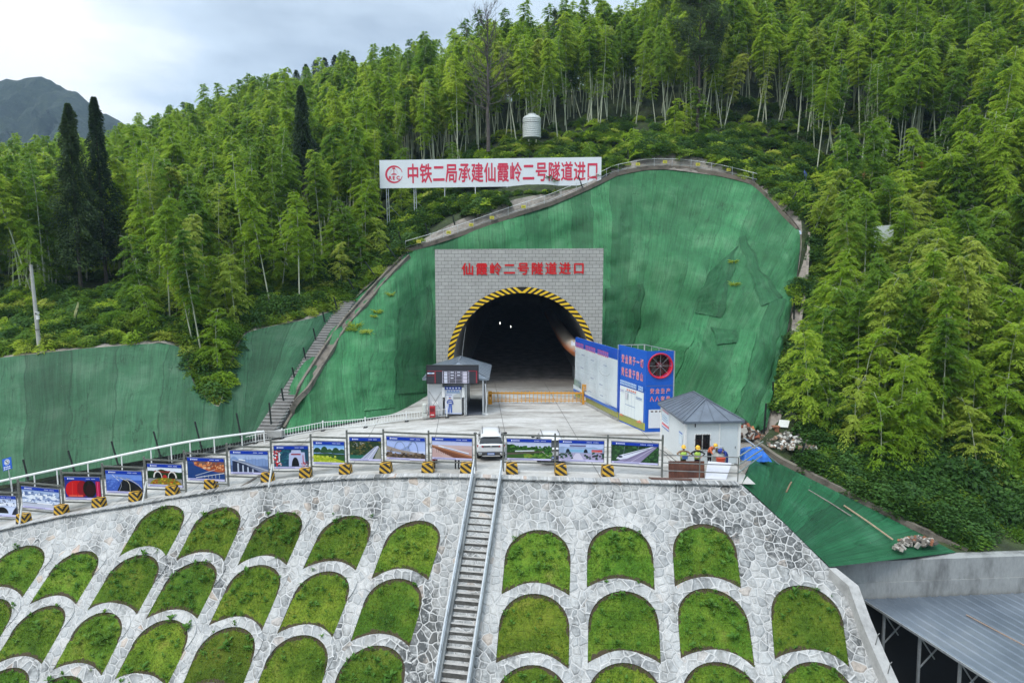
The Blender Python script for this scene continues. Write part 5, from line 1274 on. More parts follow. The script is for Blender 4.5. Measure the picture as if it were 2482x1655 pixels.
    if i == 12: p.rect(0, .08, 1, .86, '#c3cbe6').ridge(-.1, .65, .70, .16, '#24431f', 15, .1, 4).ridge(.3, 1.1, .6, .12, '#2f5a26', 16, .1, 5).specks(0, .3, 1, .66, 120, .03, ['#1c3a1a', '#3a6a2c', '#2a5022', '#4a7a34'], 15).rect(0, .08, 1, .28, '#3a5c28').poly([(0, .34), (.55, .40), (.84, .46), (.84, .40), (.5, .32), (0, .24)], '#5b5148').line([(.18, .42), (.62, .46)], .022, '#e0e4ee').line([(.8, .42), (.9, .26), (1, .16)], .012, '#b9b9ae').ell(.48, .2, .1, .1, '#7d8f35').specks(.4, .1, 1, .3, 30, .03, ['#4f7d2c', '#69913a'], 16)
    if i == 13: p.rect(0, .08, 1, .86, '#b9c8ee').ridge(0, 1, .68, .06, '#93a6c8', 17, .4, 6).rect(.12, .42, .9, .64, '#9fb6da').rect(.2, .46, .62, .56, '#7fb2d4').ell(.2, .42, .045, .18, '#1c2430', 0, 180).ell(.6, .42, .045, .18, '#1c2430', 0, 180).rect(0, .08, 1, .40, '#a9a4c4').rect(.73, .44, .97, .57, '#c01c22').rect(.73, .48, .97, .5, '#e7d9da').poly([(.38, .4), (.46, .4), (.56, .08), (.28, .08)], '#cfcadf').specks(.02, .12, .3, .44, 26, .024, ['#1d3b2c', '#2c5240'], 18).specks(.58, .1, 1, .42, 34, .024, ['#1d3b2c', '#2c5240', '#4a3850'], 19).rect(.24, .72, .6, .78, '#6c6488')
    if i == 14: p.rect(0, .08, 1, .86, '#2a4a2c').specks(0, .1, 1, .84, 150, .03, ['#1c3420', '#355a34', '#274430', '#3f6a3c'], 20).poly([(.9, .84), (.98, .84), (.62, .08), (.1, .08)], '#8f86a8').line([(.94, .84), (.42, .08)], .01, '#c9c3da').line([(.94, .84), (.26, .08)], .008, '#5c5474').poly([(.10, .2), (.16, .36), (.24, .42), (.86, .84), (.90, .84), (.34, .24), (.2, .17)], '#dcdff0').line([(.26, .38), (.8, .76)], .012, '#3a456e').ell(.19, .31, .05, .05, '#2a3350').line([(.26, .45), (.28, .8)], .006, '#8b98a8').line([(.56, .55), (.58, .84)], .005, '#8b98a8')
    # caption strip and blue header
    p.rect(0, 0, 1, .085, '#c9c6ea').rect(.05, .03, .6, .05, '#4a4a8a')
    p.rect(0, .86, 1, 1, '#1238a8')
    p.ell(.105, .93, .018, .035, '#e8ecfa')
    for k in range(6): p.rect(.135 + k * .026, .905, .153 + k * .026, .955, '#dfe5fa')
    for k in (0, 1, 2, 3, 5, 6, 7, 8): p.rect(.62 + k * .03, .91, .638 + k * .03, .95, '#c3cdf2')
what = ['white snow scene and a black tunnel mouth', 'snowy blue mountains', 'big red drums and a dark tunnel', 'a dark viaduct curving over blue sea', 'twin tunnel mouths behind flower beds', 'an orange coast and white bridge', 'a grey blue railway viaduct', 'a white tunnel portal with red banners',
        'round green hills and a yellow field', 'a pale railway line through dark trees', 'a bridge with tall white looping arches', 'a brown viaduct in pink haze', 'a train crossing between green hills', 'blue twin portals and a red locomotive', 'a white bullet train running through dark green woods']
PXL = [-55, 51, 155, 254, 355, 451, 554, 660, 756, 843, 931, 1040, 1153, 1220, 1345, 1472, 1604]
BASEY = [1275, 1256, 1239, 1222, 1207, 1192, 1178, 1165, 1153, 1146, 1141, 1139.5, 1140, 1141, 1144, 1148, 1156]
TOPY = [1183, 1161, 1138, 1122, 1106, 1090.5, 1073.5, 1063.5, 1051.5, 1042, 1039.5, 1043, 1048, 1047, 1050, 1053, 1054]
M_POST = plain('board_steel', (0.20, 0.205, 0.19), .45, .5, .3)
pts = []
for px, by, ty in zip(PXL, BASEY, TOPY):
    b_ = RD(px, by); pts.append((b_, P(px, ty, b_.y).z))
pairs = [(i, i + 1) for i in range(12)] + [(13, 14), (14, 15), (15, 16)]
for n_, (i, j) in enumerate(pairs):
    (a, zt), (b, zt2) = pts[i], pts[j]
    o = thing('display_board', f'steel framed picture board showing {what[n_]}', 'display board', a, 'picture boards along the platform edge')
    H_ = zt - a.z
    mb = MB(); mb.bar(a + Vector((0, 0, -.05)), Vector((a.x, a.y, zt)), .105); mb.build('post', M_POST, o)
    if n_ in (11, 14): mb = MB(); mb.bar(b + Vector((0, 0, -.05)), Vector((b.x, b.y, zt2)), .105); mb.build('post', M_POST, o)
    bb_ = Vector((b.x, b.y, a.z)); ux = (bb_ - a); L = ux.length; uxn = ux.normalized(); nrm = uxn.cross(Vector((0, 0, 1)))
    if nrm.y > 0: nrm = -nrm
    slope_ = 0.0 if n_ < 8 or n_ > 11 else 0
    for zz, th in ((zt - .13 * H_ * .55, .10), (zt - .77 * H_, .085)):
        mb = MB(); mb.bar(Vector((a.x, a.y, zz)) + uxn * .055, Vector((b.x, b.y, zz)) - uxn * .055, th * .8, th); mb.build('rail', M_POST, o)
    x0, x1 = .075 * L, .925 * L; z0, z1 = zt - .70 * H_, zt - .165 * H_
    c0 = Vector((a.x, a.y, z0)) + uxn * x0 + nrm * .012; w_ = uxn * (x1 - x0); h_ = Vector((0, 0, z1 - z0))
    mb = MB(); mb.frame_box(c0 - w_ * .014 - h_ * .025 + nrm * -.05, w_ * 1.028, h_ * 1.05, nrm * .045); mb.build('frame', plain('board_frame', (.16, .17, .2), .4, .4), o) if n_ == 0 else mb.build('frame', bpy.data.materials['board_frame'], o)
    pc = Pic(c0, w_, h_); art(pc, n_); pc.mb.build('picture', M_PRINT, o)
    mb = MB()
    for zz in (z0 + .25 * (z1 - z0), z0 + .72 * (z1 - z0)):
        mb.bar(Vector((a.x, a.y, zz)) + uxn * .04, Vector((a.x, a.y, zz)) + uxn * x0, .025); mb.bar(Vector((b.x, b.y, zz)) - uxn * .04, Vector((b.x, b.y, zz)) - uxn * (L - x1), .025)
    mb.build('bracket', M_POST, o)
def strut(label, x0, y0, x1, y1, d, r_=.05, mat=None):
    mb = MB(); mb.tube([P(x0, y0, d), P(x1, y1, d - .3)], r_, 6); tag(mb.build('steel_strut', mat or M_WHITE), label, 'strut')
for k_, (x0, y0, x1, y1) in enumerate([(53, 1222, 46, 1274), (355, 1166, 345, 1217), (660, 1124, 651, 1180)]):
    q = RD(x1, y1); mb = MB(); mb.tube([q + Vector((0, .02, 0)), P(x0, y0, q.y + .35)], .055, 6)
    tag(mb.build('steel_strut', M_WHITE), f'white strut leaning from the stone edge near {what[(1, 4, 7)[k_]]}', 'strut')
# striped concrete blocks
def mat_stripe():
    m, n, l, b = newmat('hazard_paint'); p = coords(n); s = n.new('ShaderNodeSeparateXYZ'); l.new(p, s.inputs[0])
    k = mathn(n, l, 'FRACT', mathn(n, l, 'DIVIDE', mathn(n, l, 'ADD', mathn(n, l, 'ADD', s.outputs[0], mathn(n, l, 'MULTIPLY', s.outputs[1], -1.0)), mathn(n, l, 'MULTIPLY', s.outputs[2], 1.45)), .50))
    st = mathn(n, l, 'LESS_THAN', k, .5); nz = noise(n, l, p, 6, 6, .7)
    y = ramp_node(n, [(.3, (.40, .22, .015)), (.6, (.62, .36, .025))]); l.new(nz, y.inputs[0])
    c = mixc(n, l, st, y.outputs[0], (.018, .016, .014)); scuff = maprange(n, l, noise(n, l, p, 11, 5, .7), .63, .7)
    c = mixc(n, l, mathn(n, l, 'MULTIPLY', scuff, .5), c, (.35, .34, .32)); l.new(c, b.inputs['Base Color']); b.inputs['Roughness'].default_value = .6; return m
M_HAZ = mat_stripe()
BLK = [(50, 1271), (142, 1250), (234, 1232.5), (323.6, 1217), (413, 1202.5), (507, 1187), (645, 1170.5), (738, 1160), (835, 1150.5), (933.6, 1148), (1036, 1148), (1130, 1149), (1240.6, 1150), (1359.6, 1153), (1474, 1156)]
near = ['below the snow tunnel board', 'below the snowy mountain board', 'below the red drum board', 'below the sea viaduct board', 'below the flower bed board', 'below the orange coast board', 'between the grey viaduct board and the white portal board', 'below the white portal board', 'at the round green hills board', 'below the pale railway board', 'below the white arches board', 'beside the left stair rail',
        'beside the right stair rail', 'below the twin portals board', 'below the bullet train board']
bp_ = None
for k_, (px, py) in enumerate(BLK):
    q = RD(px, py)
    if bp_ is None:
        mb = MB(); w, dp, h = .74, .60, .62; t_ = .04
        mb.add([(-w / 2, -dp / 2, 0), (w / 2, -dp / 2, 0), (w / 2, dp / 2, 0), (-w / 2, dp / 2, 0), (-w / 2 + t_, -dp / 2 + t_, h), (w / 2 - t_, -dp / 2 + t_, h), (w / 2 - t_, dp / 2 - t_, h), (-w / 2 + t_, dp / 2 - t_, h)], [(3, 2, 1, 0), (4, 5, 6, 7), (0, 1, 5, 4), (1, 2, 6, 5), (2, 3, 7, 6), (3, 0, 4, 7)])
        o = mb.build('barrier_block', M_HAZ); bp_ = o; bv = o.modifiers.new('bevel', 'BEVEL'); bv.width = .025; bv.segments = 2
    else: o = bp_.copy(); COL.objects.link(o)
    tag(o, f'yellow and black striped concrete block {near[k_]}', 'barrier block', 'striped blocks along the stone edge')
    o.location = q + Vector((0, .34, 0)); o.rotation_euler = (0, 0, R(-12 if px < 600 else (-6 if px < 1160 else 3)))
# ------------------------------------------------------------------ stairs down the stone slope
s0, s1 = S(1181, 1166), Soff(1093, 1700, .1); N_ = 30
d_ = s1 - s0; side = Vector((-d_.y, d_.x, 0)).normalized()
if side.x < 0: side = -side
W_ = 1.38; stair = thing('stone_stairs', 'long straight flight of grey stone stairs down the middle of the stone slope', 'stairs', s0)
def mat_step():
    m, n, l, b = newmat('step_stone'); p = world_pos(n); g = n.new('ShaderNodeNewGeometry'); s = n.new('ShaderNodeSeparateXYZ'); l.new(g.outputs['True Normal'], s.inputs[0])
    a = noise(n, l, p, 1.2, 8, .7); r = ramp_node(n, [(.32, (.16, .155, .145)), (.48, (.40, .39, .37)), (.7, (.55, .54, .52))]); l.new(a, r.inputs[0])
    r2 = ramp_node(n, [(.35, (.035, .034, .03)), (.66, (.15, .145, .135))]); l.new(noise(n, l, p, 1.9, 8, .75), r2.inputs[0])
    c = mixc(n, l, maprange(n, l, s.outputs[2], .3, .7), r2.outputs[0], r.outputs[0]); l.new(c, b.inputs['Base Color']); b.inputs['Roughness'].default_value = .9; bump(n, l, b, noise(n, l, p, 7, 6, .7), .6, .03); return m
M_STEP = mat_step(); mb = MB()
run = Vector((d_.x, d_.y, 0)) / N_; rise = d_.z / N_; g = random.Random(3)
for i in range(N_):
    c = s0 + run * i + Vector((0, 0, rise * (i + 1) + .10)); jx = g.uniform(-.03, .03)
    mb.frame_box(c - side * (W_ / 2 + jx) - Vector((0, 0, .6)) - run * .3, side * (W_ + jx * 2), run * 1.3, Vector((0, 0, .6 + g.uniform(-.015, .015))))
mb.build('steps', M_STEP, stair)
for sgn in (-1, 1):
    mb = MB(); a = s0 + side * sgn * (W_ / 2 + .10) + Vector((0, .1, .06)); b = a + d_; mb.bar(a, b, .22, .5); mb.build('stringer', M_CONCW, stair)
for sgn, nm in ((-1, 'left'), (1, 'right')):
    o = thing('stair_railing', f'galvanised double rail handrail on the {nm} side of the stone stairs', 'handrail', s0 + side * sgn * .9)
    base = s0 + side * sgn * (W_ / 2 + .16) + Vector((0, .15, .08))
    for hgt in (.92, .52):
        mb = MB(); mb.tube([base + Vector((0, 0, hgt)), base + d_ + Vector((0, 0, hgt))], .062 if hgt > .8 else .05, 8); mb.build('rail', M_GALV, o)
    for i in range(8):
        q = base + d_ * (i / 7.0); mb = MB(); mb.tube([q - Vector((0, 0, .3)), q + Vector((0, 0, .92))], .045, 6); mb.build('post', M_GALV, o)
    mb = MB(); mb.tube([base + Vector((0, 0, .92)), base + Vector((.0, .25, 1.12)), base + Vector((.04, .5, 1.0)), base + Vector((.05, .55, .55)), base + Vector((.05, .3, .2))], .04, 6); mb.build('end_loop', M_GALV, o)
# ------------------------------------------------------------------ railings beyond the ramp
hr = thing('handrail', 'long white tubular handrail running down the far side of the ramp on the left', 'handrail', P(354, 1090, 52.8))
hp = smooth_curve([P(-260, 1224, 50.2), P(0, 1166, 51), P(150, 1134, 51.8), P(354, 1090, 52.8), P(480, 1066, 53.8), P(640, 1045, 56.2)], 40)
mb = MB(); mb.tube(hp, .085, 8); mb.build('rail', M_WHITE, hr)
for i in range(0, 40, 3):
    q = hp[i]; mb = MB(); mb.tube([Vector((q.x, q.y, q.z - 1.35)), q], .05, 6); mb.build('post', M_WHITE, hr)
tf = thing('traffic_fence', 'low white baluster fence curving along the far edge of the platform', 'fence', RD(783, 1042))
fp = [RD(410, 1121), RD(480, 1105), RD(558, 1087), RD(620, 1073.5), RD(684, 1062), RD(783, 1043), RD(885.6, 1035), RD(985, 1020.5), RD(1083, 1011)]
M_FENCE = plain('white_paint', (.74, .76, .75), .4, 0, .06)
for i, q in enumerate(fp):
    mb = MB(); mb.box(q + Vector((0, 0, .39)), (.085, .085, .78)); mb.box(q + Vector((0, 0, .80)), (.11, .11, .05)); mb.build('post', M_FENCE, tf)
    mb = MB(); mb.box(q + Vector((.05, -.15, .03)), (.30, .42, .06)); mb.build('foot', M_RUBBER, tf)
for a, b in zip(fp, fp[1:]):
    mb = MB(); z1, z2 = Vector((0, 0, .70)), Vector((0, 0, .16)); mb.bar(a + z1, b + z1, .045); mb.bar(a + z2, b + z2, .045)
    k_ = max(3, int((b - a).length / .21))
    for t in range(1, k_): q = a.lerp(b, t / k_); mb.bar(q + z2 + Vector((0, 0, .022)), q + z1 - Vector((0, 0, .022)), .032, .032, (0, 1, 0))
    mb.build('panel', M_FENCE, tf)
# ------------------------------------------------------------------ banner on the hillside
bl, br = P(921, 457, 87), P(1457, 449, 87.6); tl, tr = P(918, 388.5, 86.9), P(1458.5, 380.5, 87.5)
ux = br - bl; uy = (tl - bl); uy = Vector((0, 0, (uy.length + (tr - br).length) / 2)); nrm = ux.cross(uy).normalized()
banner = thing('banner', 'long white hoarding with red characters and round red emblem standing on posts above the cutting', 'hoarding', bl)
mb = MB(); mb.frame_box(bl - nrm * .10, ux, uy, nrm * .10); mb.build('panel', plain('banner_white', (.72, .76, .80), .5, 0, .05, .4), banner)
M_RED = plain('banner_red', lin('#cf3350'), .5, 0, .06)
L = ux.length; Hh = uy.length; uxn = ux.normalized(); uyn = Vector((0, 0, 1)); o_ = bl + nrm * .015
mb = MB(); x0 = L * .118
write(mb, '中铁二局承建仙霞岭二号隧道进口', o_, uxn, uyn, w=L * .868, h=Hh * .69, bold=.022, depth=.004, x0=x0, y0=Hh * .17, stretch=.93)
mb.build('lettering', M_RED, banner)
mb = MB(); cx, cy, ro = L * .064, Hh * .49, Hh * .315
def bp2(x, y): return o_ + uxn * x + uyn * y + nrm * .004
for k_ in range(40):                       # open ring of the emblem
    a0, a1 = R(38 + 284 * k_ / 40), R(38 + 284 * (k_ + 1) / 40); th = lambda a: ro * (.10 + .13 * abs(math.sin((a - R(38)) / R(284) * math.pi)))
    mb.poly([bp2(cx + math.cos(a0) * (ro - th(a0)), cy + math.sin(a0) * (ro - th(a0)) * .98), bp2(cx + math.cos(a0) * ro, cy + math.sin(a0) * ro), bp2(cx + math.cos(a1) * ro, cy + math.sin(a1) * ro), bp2(cx + math.cos(a1) * (ro - th(a1)), cy + math.sin(a1) * (ro - th(a1)) * .98)])
for k_ in range(12):
    a0, a1 = R(-38 + 76 * k_ / 12), R(-38 + 76 * (k_ + 1) / 12)
    if 4 <= k_ <= 7: continue
    mb.poly([bp2(cx + math.cos(a0) * ro * .93, cy + math.sin(a0) * ro * .93), bp2(cx + math.cos(a0) * ro, cy + math.sin(a0) * ro), bp2(cx + math.cos(a1) * ro, cy + math.sin(a1) * ro), bp2(cx + math.cos(a1) * ro * .93, cy + math.sin(a1) * ro * .93)])
for (xa, xb, ya, yb) in ((-.16, .16, .58, .76), (-.035, .035, 0, .6), (-.32, .32, -.06, .04), (-.2, .2, .04, .10)): mb.poly([bp2(cx + ro * xa, cy + ro * ya), bp2(cx + ro * xb, cy + ro * ya), bp2(cx + ro * xb, cy + ro * yb), bp2(cx + ro * xa, cy + ro * yb)])
for sg in (-1, 1):
    for k_ in range(6):
        t0, t1 = k_ / 6, (k_ + 1) / 6; f = lambda t: (cx + sg * ro * (.12 + .38 * t), cy + ro * (.62 - .25 * t - .35 * t * t)); (xa, ya), (xb, yb) = f(t0), f(t1); w = ro * .02
        mb.poly([bp2(xa, ya - w), bp2(xb, yb - w), bp2(xb, yb + w), bp2(xa, ya + w)][::1 if sg > 0 else -1])
write(mb, 'REC', o_, uxn, uyn, w=ro * 1.30, h=ro * .42, bold=.05, depth=.004, x0=cx - ro * .62, y0=cy - ro * .58)
mb.build('emblem', M_RED, banner)
for k_, (px, py) in enumerate([(936, 568), (1003, 541), (1078, 500), (1152, 476), (1229, 478), (1306, 474), (1382, 468)]):
    top = P(px, 452, 87.2); mb = MB(); low = P(px + (4 if k_ == 0 else 2 if k_ == 1 else 0), py, 86.9)
    mb.tube([low, top - nrm * .12], .05, 6)
    if k_ < 2:
        mb.tube([low + Vector((.28, .1, 0)), top + Vector((.22, .1, 0))], .045, 6)
        for z in np.linspace(0.1, .95, 7): q = low.lerp(top, z); mb.bar(q, q + Vector((.26, .1, .25)), .03)
        q = low.lerp(top, .62); mb.bar(q + Vector((.2, .1, 0)), q + Vector((1.6, 1.2, -1.6)), .035)
    mb.build('post', M_GALV, banner)
mb = MB(); mb.bar(bl + ux * .01 - nrm * .14 + uy * .25, bl + ux * .99 - nrm * .14 + uy * .25, .06); mb.bar(bl + ux * .01 - nrm * .14 + uy * .75, bl + ux * .99 - nrm * .14 + uy * .75, .06); mb.build('rail', M_GALV, banner)
# ------------------------------------------------------------------ water tank, camera pole, sign, flags
tb0 = P(1289, 335, 97); tank = thing('water_tank', 'ribbed white plastic water tank among bamboo stems above the banner', 'water tank', tb0)
mb = MB(); prof = []
for i in range(23): z = 2.55 * i / 22; prof.append((1.2 + (.035 if i % 2 else 0), z))
prof += [(1.12, 2.66), (.85, 2.86), (.5, 2.97)]
mb.grid([[tb0 + Vector((r_ * math.cos(2 * math.pi * j / 24), r_ * math.sin(2 * math.pi * j / 24), z)) for j in range(24)] for r_, z in prof], close=True); mb.build('shell', plain('tank_plastic', (.48, .51, .50), .45, 0, .12), tank)
mb = MB(); mb.tube([tb0 + Vector((0, 0, 2.95)), tb0 + Vector((0, 0, 3.12))], .52, 18); mb.build('lid', plain('tank_lid', (.55, .58, .56), .5), tank)
mb = MB(); mb.tube([tb0 + Vector((1.245 * math.cos(a), 1.245 * math.sin(a), 1.95)) for a in np.linspace(0, 6.28, 25)], .02, 4); mb.build('strap', M_DARK, tank)
cp = thing('camera_pole', 'pale concrete pole with a white security camera on the left bank', 'camera pole', P(96, 852, 61.6))
pb_, pt_ = P(97, 858, 61.6), P(75, 642, 61.2); mb = MB(); mb.tube([pb_, pt_], [.18, .12], 10); mb.build('pole', concrete('pole_concrete', (.42, .42, .39), .3), cp)
q = P(91.5, 762, 61.2); mb = MB(); mb.box(q + Vector((.02, -.1, .12)), (.2, .3, .22)); mb.box(q + Vector((.05, -.1, -.25)), (.22, .16, .36)); cm_ = mb.build('security_camera', M_WHITE, cp)
mb = MB(); mb.tube([q + Vector((.02, -.25, .10)), q + Vector((.02, -.30, .09))], .07, 10); mb.build('lens', M_DARK, cm_)
mb = MB(); mb.tube([pb_.lerp(pt_, .28) + Vector((.19 * math.cos(a), .19 * math.sin(a), 0)) for a in np.linspace(0, 6.28, 13)], .02, 4); mb.build('strap', M_DARK, cp)
sg = thing('warning_sign', 'small blue sign with round white symbol on a thin pole at the far left', 'sign', P(28, 1181, 50))
sb_, st_ = P(28.5, 1190, 50), P(19, 1128, 50); mb = MB(); mb.tube([sb_, st_], .035, 6); mb.build('pole', M_GALV, sg)
o0 = P(8, 1141.5, 49.9); pc = Pic(o0, P(30, 1135, 49.9) - o0, P(5, 1113, 49.9) - o0, .004); pc.rect(0, 0, 1, 1, '#2f62c8').rect(.06, .38, .94, .95, '#3a6fd6').ell(.5, .66, .30, .24, '#eef2fa').ell(.5, .66, .24, .19, '#2a3a5c').ell(.5, .66, .20, .155, '#eef2fa').line([(.36, .76), (.64, .56)], .03, '#1c2434').line([(.5, .58), (.52, .75)], .03, '#1c2434')
for k_ in range(4): pc.rect(.12 + k_ * .2, .21, .26 + k_ * .2, .32, '#dfe8fa').rect(.12 + k_ * .2, .06, .26 + k_ * .2, .15, '#dfe8fa')
pc.mb.build('plate', M_PRINT, sg)
def flag(px, py0, py1, d, col, label, lean=6):
    b_ = P(px, py1 + 14, d); t_ = P(px + lean * .4, py0, d); o = thing('flag', label, 'flag', b_)
    mb = MB(); mb.tube([b_, t_], .025, 5); mb.build('pole', M_BLACKPOST, o)
    mb = MB(); mb.col = col; H_ = (t_ - P(px, py1, d)).length; rows = []
    for i in range(7):
        z = i / 6; w = (.28 * math.sin(math.pi * min(1, z * 1.05) ** .8) + .03); q = t_ - Vector((0, 0, H_ * z)) + Vector((-lean * .03 * z, 0, 0))
        rows.append([q + Vector((w * (k_ / 4 - .35), .10 * math.sin(k_ * 2.1 + i) - .06, 0)) for k_ in range(5)])
    mb.grid(rows); mb.build('cloth', M_MATT, o)
flag(1656, 345, 368, 98, '#6a74b4', 'furled blue flag on the bank above the crest, left of the cream one')
flag(1772, 368, 392, 96, '#cfc7b4', 'small cream flag above the right end of the crest')
flag(1868, 386, 415, 90, '#c9b694', 'slim beige flag where the crest starts to fall on the right')
flag(1953, 412, 442, 86, '#5f74b8', 'blue flag hanging in the bushes right of the crest', -10)
flag(2092, 415, 442, 82, '#a8794e', 'thin brown flag in the bamboo on the right hillside')
flag(2234, 380, 412, 84, '#b03038', 'furled red flag high in the bamboo on the right hillside', -12)
flag(1548, 328, 354, 99, '#d2cf8c', 'pale yellow flag at the foot of the bamboo above the crest')
flag(184, 732, 770, 64, '#cfcfa0', 'cream flag drooping beside the young bamboo on the left bank', 14)
flag(716, 508, 527, 92, '#cfcbb0', 'small white flag on the left hillside below the spire-shaped conifer', 10)
# ------------------------------------------------------------------ concrete wall, wing wall and metal roof on the right
ZW = -3.9
wf0, wf1 = G(2014, 1363, ZW), G(2482, 1347, ZW); dirw = (wf1 - wf0).normalized(); wf1 = wf0 + dirw * 26; back = Vector((-dirw.y, dirw.x, 0)); back = back if back.y > 0 else -back
wall = thing('retaining_wall', 'broad pale concrete retaining wall across the lower right corner', 'retaining wall', wf0)
mb = MB(); mb.frame_box(wf0 - dirw * 1.2 + Vector((0, 0, -1.25)), wf1 - wf0 + dirw * 1.2, back * .75, Vector((0, 0, 1.25))); mb.build('upper_lift', M_CONCW, wall)
mb = MB(); mb.frame_box(wf0 - dirw * 1.2 - back * .06 + Vector((0, 0, -9)), wf1 - wf0 + dirw * 1.2, back * .8, Vector((0, 0, 7.745))); mb.build('lower_lift', M_CONCW, wall)
mb = MB(); mb.grid([[p + Vector((0, 0, -.02)) for p in (wf0 - dirw * 1.2 + back * .7, wf0 + dirw * 9 + back * .7, wf1 + back * .7)], [wf0 + back * 3.2 + Vector((-1, 0, 1.2)), wf0 + dirw * 9 + back * 2.4 + Vector((0, 0, .5)), wf1 + back * 5 + Vector((0, 0, 1))]]); o = mb.build('soil', M_HILL); tag(o, kind='structure')
wing = thing('wing_wall', 'sloping concrete wing wall descending along the right edge of the stone slope', 'wing wall', Soff(2060, 1420, .6))
wp = [Soff(2018, 1376, .35), Soff(2069, 1419, .55), Soff(2098, 1500, .6), Soff(2134, 1585, .6), Soff(2166, 1655, .6), Soff(2215, 1770, .6)]
mb = MB(); rows = []
for i, p in enumerate(wp):
    w = .52 if i else .4; rows.append([p + Vector((-w / 2 - .55, .0, -9)) if False else p + Vector((-w / 2, 0, -3.2 - i * .6)), p + Vector((-w / 2, 0, 0)), p + Vector((w / 2, 0, 0)), p + Vector((w / 2, 0, -3.2 - i * .6))])
mb.grid(rows); mb.poly([rows[0][k_] for k_ in range(4)]); mb.poly([rows[-1][k_] for k_ in (3, 2, 1, 0)]); mb.build('wall', concrete('pale_wall', (.38, .38, .37), .3, scale=.9), wing)
for k_, (px, py) in enumerate([(2122, 1562), (2152, 1632)]):
    q = Soff(px, py, .6); mb = MB(); mb.tube([q, q + Vector((.12, .05, .5)), q + Vector((.22, .1, .55))], .022, 5); mb.build('rebar', M_STEEL, wing)
roof = thing('shed', 'low shed with a blue grey corrugated metal roof beside the retaining wall', 'shed', G(2300, 1550, -7.1))
e0 = G(2092, 1452, -6.0); ed = Vector((.33, -1, -.045)).normalized(); across = Vector((dirw.x, dirw.y, 0)); rows = []
def mat_roof():
    m, n, l, b = newmat('roof_sheet'); p = world_pos(n); c = ramp_node(n, [(.3, (.10, .125, .155)), (.55, (.155, .185, .22)), (.75, (.215, .24, .27))]); l.new(noise(n, l, mapped(n, l, p, (.5, .35, 1)), .9, 7, .65), c.inputs[0])
    l.new(c.outputs[0], b.inputs['Base Color']); b.inputs['Roughness'].default_value = .38; b.inputs['Metallic'].default_value = .3; return m
mb = MB(); M_ROOF = mat_roof()
nr = 220
for k_ in range(9):
    row = []
    for j in range(nr):
        u = 17 * j / (nr - 1); ph = j % 8; hgt = .045 if ph in (2, 3) else (.0 if ph in (0, 5) else .0); row.append(e0 + across * u + ed * (12 * k_ / 8) + Vector((0, 0, hgt - .012 * (k_ > 3))))
    rows.append(row)
mb.grid(rows); mb.build('roof', M_ROOF, roof)
mb = MB(); f0, f1 = e0 - Vector((.02, 0, .03)), e0 + ed * 12 - Vector((.02, 0, .03)); mb.bar(f0, f1, .05, .12); mb.build('fascia', M_GALV, roof)
for k_ in range(5):
    q = e0 + ed * (1.2 + 2.3 * k_) + across * .25 + Vector((0, 0, -.1)); mb = MB(); mb.bar(q, q + Vector((.1, 0, -5)), .12); mb.build('column', M_GALV, roof)
    mb = MB(); mb.bar(q + Vector((0, 0, -.1)), q + Vector((.9, .1, -1.4)), .06); mb.bar(q + across * 1.6 + Vector((0, 0, -.1)), q + Vector((.1, 0, -1.8)), .06); mb.build('brace', M_GALV, roof)
mb = MB(); mb.frame_box(wf0 - back * .35 + dirw * .3 + Vector((0, 0, -8.4)), wf1 - wf0, back * .15, Vector((0, 0, 6.15))); mb.build('shade_panel', plain('shed_shade', (.012, .013, .014), .8), roof)  # near-black panel added to paint the shade under the roof
mb = MB(); mb.grid([[Vector((14, 20, -12.4)), Vector((48, 20, -12.4))], [Vector((14, 42, -12.4)), Vector((48, 42, -12.4))]]); o = mb.build('yard', plain('shaded_yard', (.02, .02, .02), .8)); tag(o, kind='structure')  # yard coloured near black to stand for the shade below the roof
rod = MB(); a, b = G(2342, 1489, -6.03), G(2482, 1563, -6.2); rod.bar(a, b + (b - a) * .2, .05); tag(rod.build('timber_batten', plain('batten', (.30, .22, .17), .8)), 'long thin brown batten lying on the blue grey shed roof', 'batten')
# ------------------------------------------------------------------ bits lying on the lower green netting and the slope
def lnet(px, py, d): return P(px, py, d)
def stick(name, label, a, b, r_, col, cat):
    mb = MB(); mb.tube([a, a.lerp(b, .5) + Vector((0, 0, .03)), b], r_, 6); tag(mb.build(name, plain(name + '_wood', col, .85, 0, .3)), label, cat)
def on_low(px, py):                          # a point on the lower slope
    best = None
    for i in range(80):
        t = i / 79; 
        for j in range(30):
            p = interp_pts(lb, (len(lb) - 1) * t).lerp(interp_pts(lt, (len(lt) - 1) * t), j / 29); q = proj(p); e = (q[0] - px) ** 2 + (q[1] - py) ** 2
            if best is None or e < best[0]: best = (e, p)
    return best[1] + Vector((0, -.12, .14))
stick('timber_pole', 'long pale timber pole lying down the lower green netting', on_low(2044, 1228), on_low(2160, 1309), .055, (.34, .25, .17), 'timber')
stick('timber_stick', 'short brown stick on the upper part of the lower green netting', on_low(1919, 1172), on_low(1903, 1197), .05, (.22, .15, .09), 'timber')
stick('rope', 'grey wet rope trailing down the lower green netting', on_low(1960, 1190), on_low(2062, 1252), .04, (.20, .18, .16), 'rope')
mb = MB(); q = G(2080, 1352, ZW + .06); mb.add([q + Vector((0, 0, 0)), q + Vector((1.0, -.25, .02)), q + Vector((.95, -.42, .03)), q + Vector((.1, -.2, .02)), q + Vector((0, 0, .07)), q + Vector((1.0, -.25, .09)), q + Vector((.95, -.42, .1)), q + Vector((.1, -.2, .09))], [(0, 3, 2, 1), (4, 5, 6, 7), (0, 1, 5, 4), (1, 2, 6, 5), (2, 3, 7, 6), (3, 0, 4, 7)])
tag(mb.build('plywood_scrap', plain('plywood', (.55, .38, .22), .7, 0, .2)), 'orange plywood scrap on the left end of the retaining wall', 'plywood')
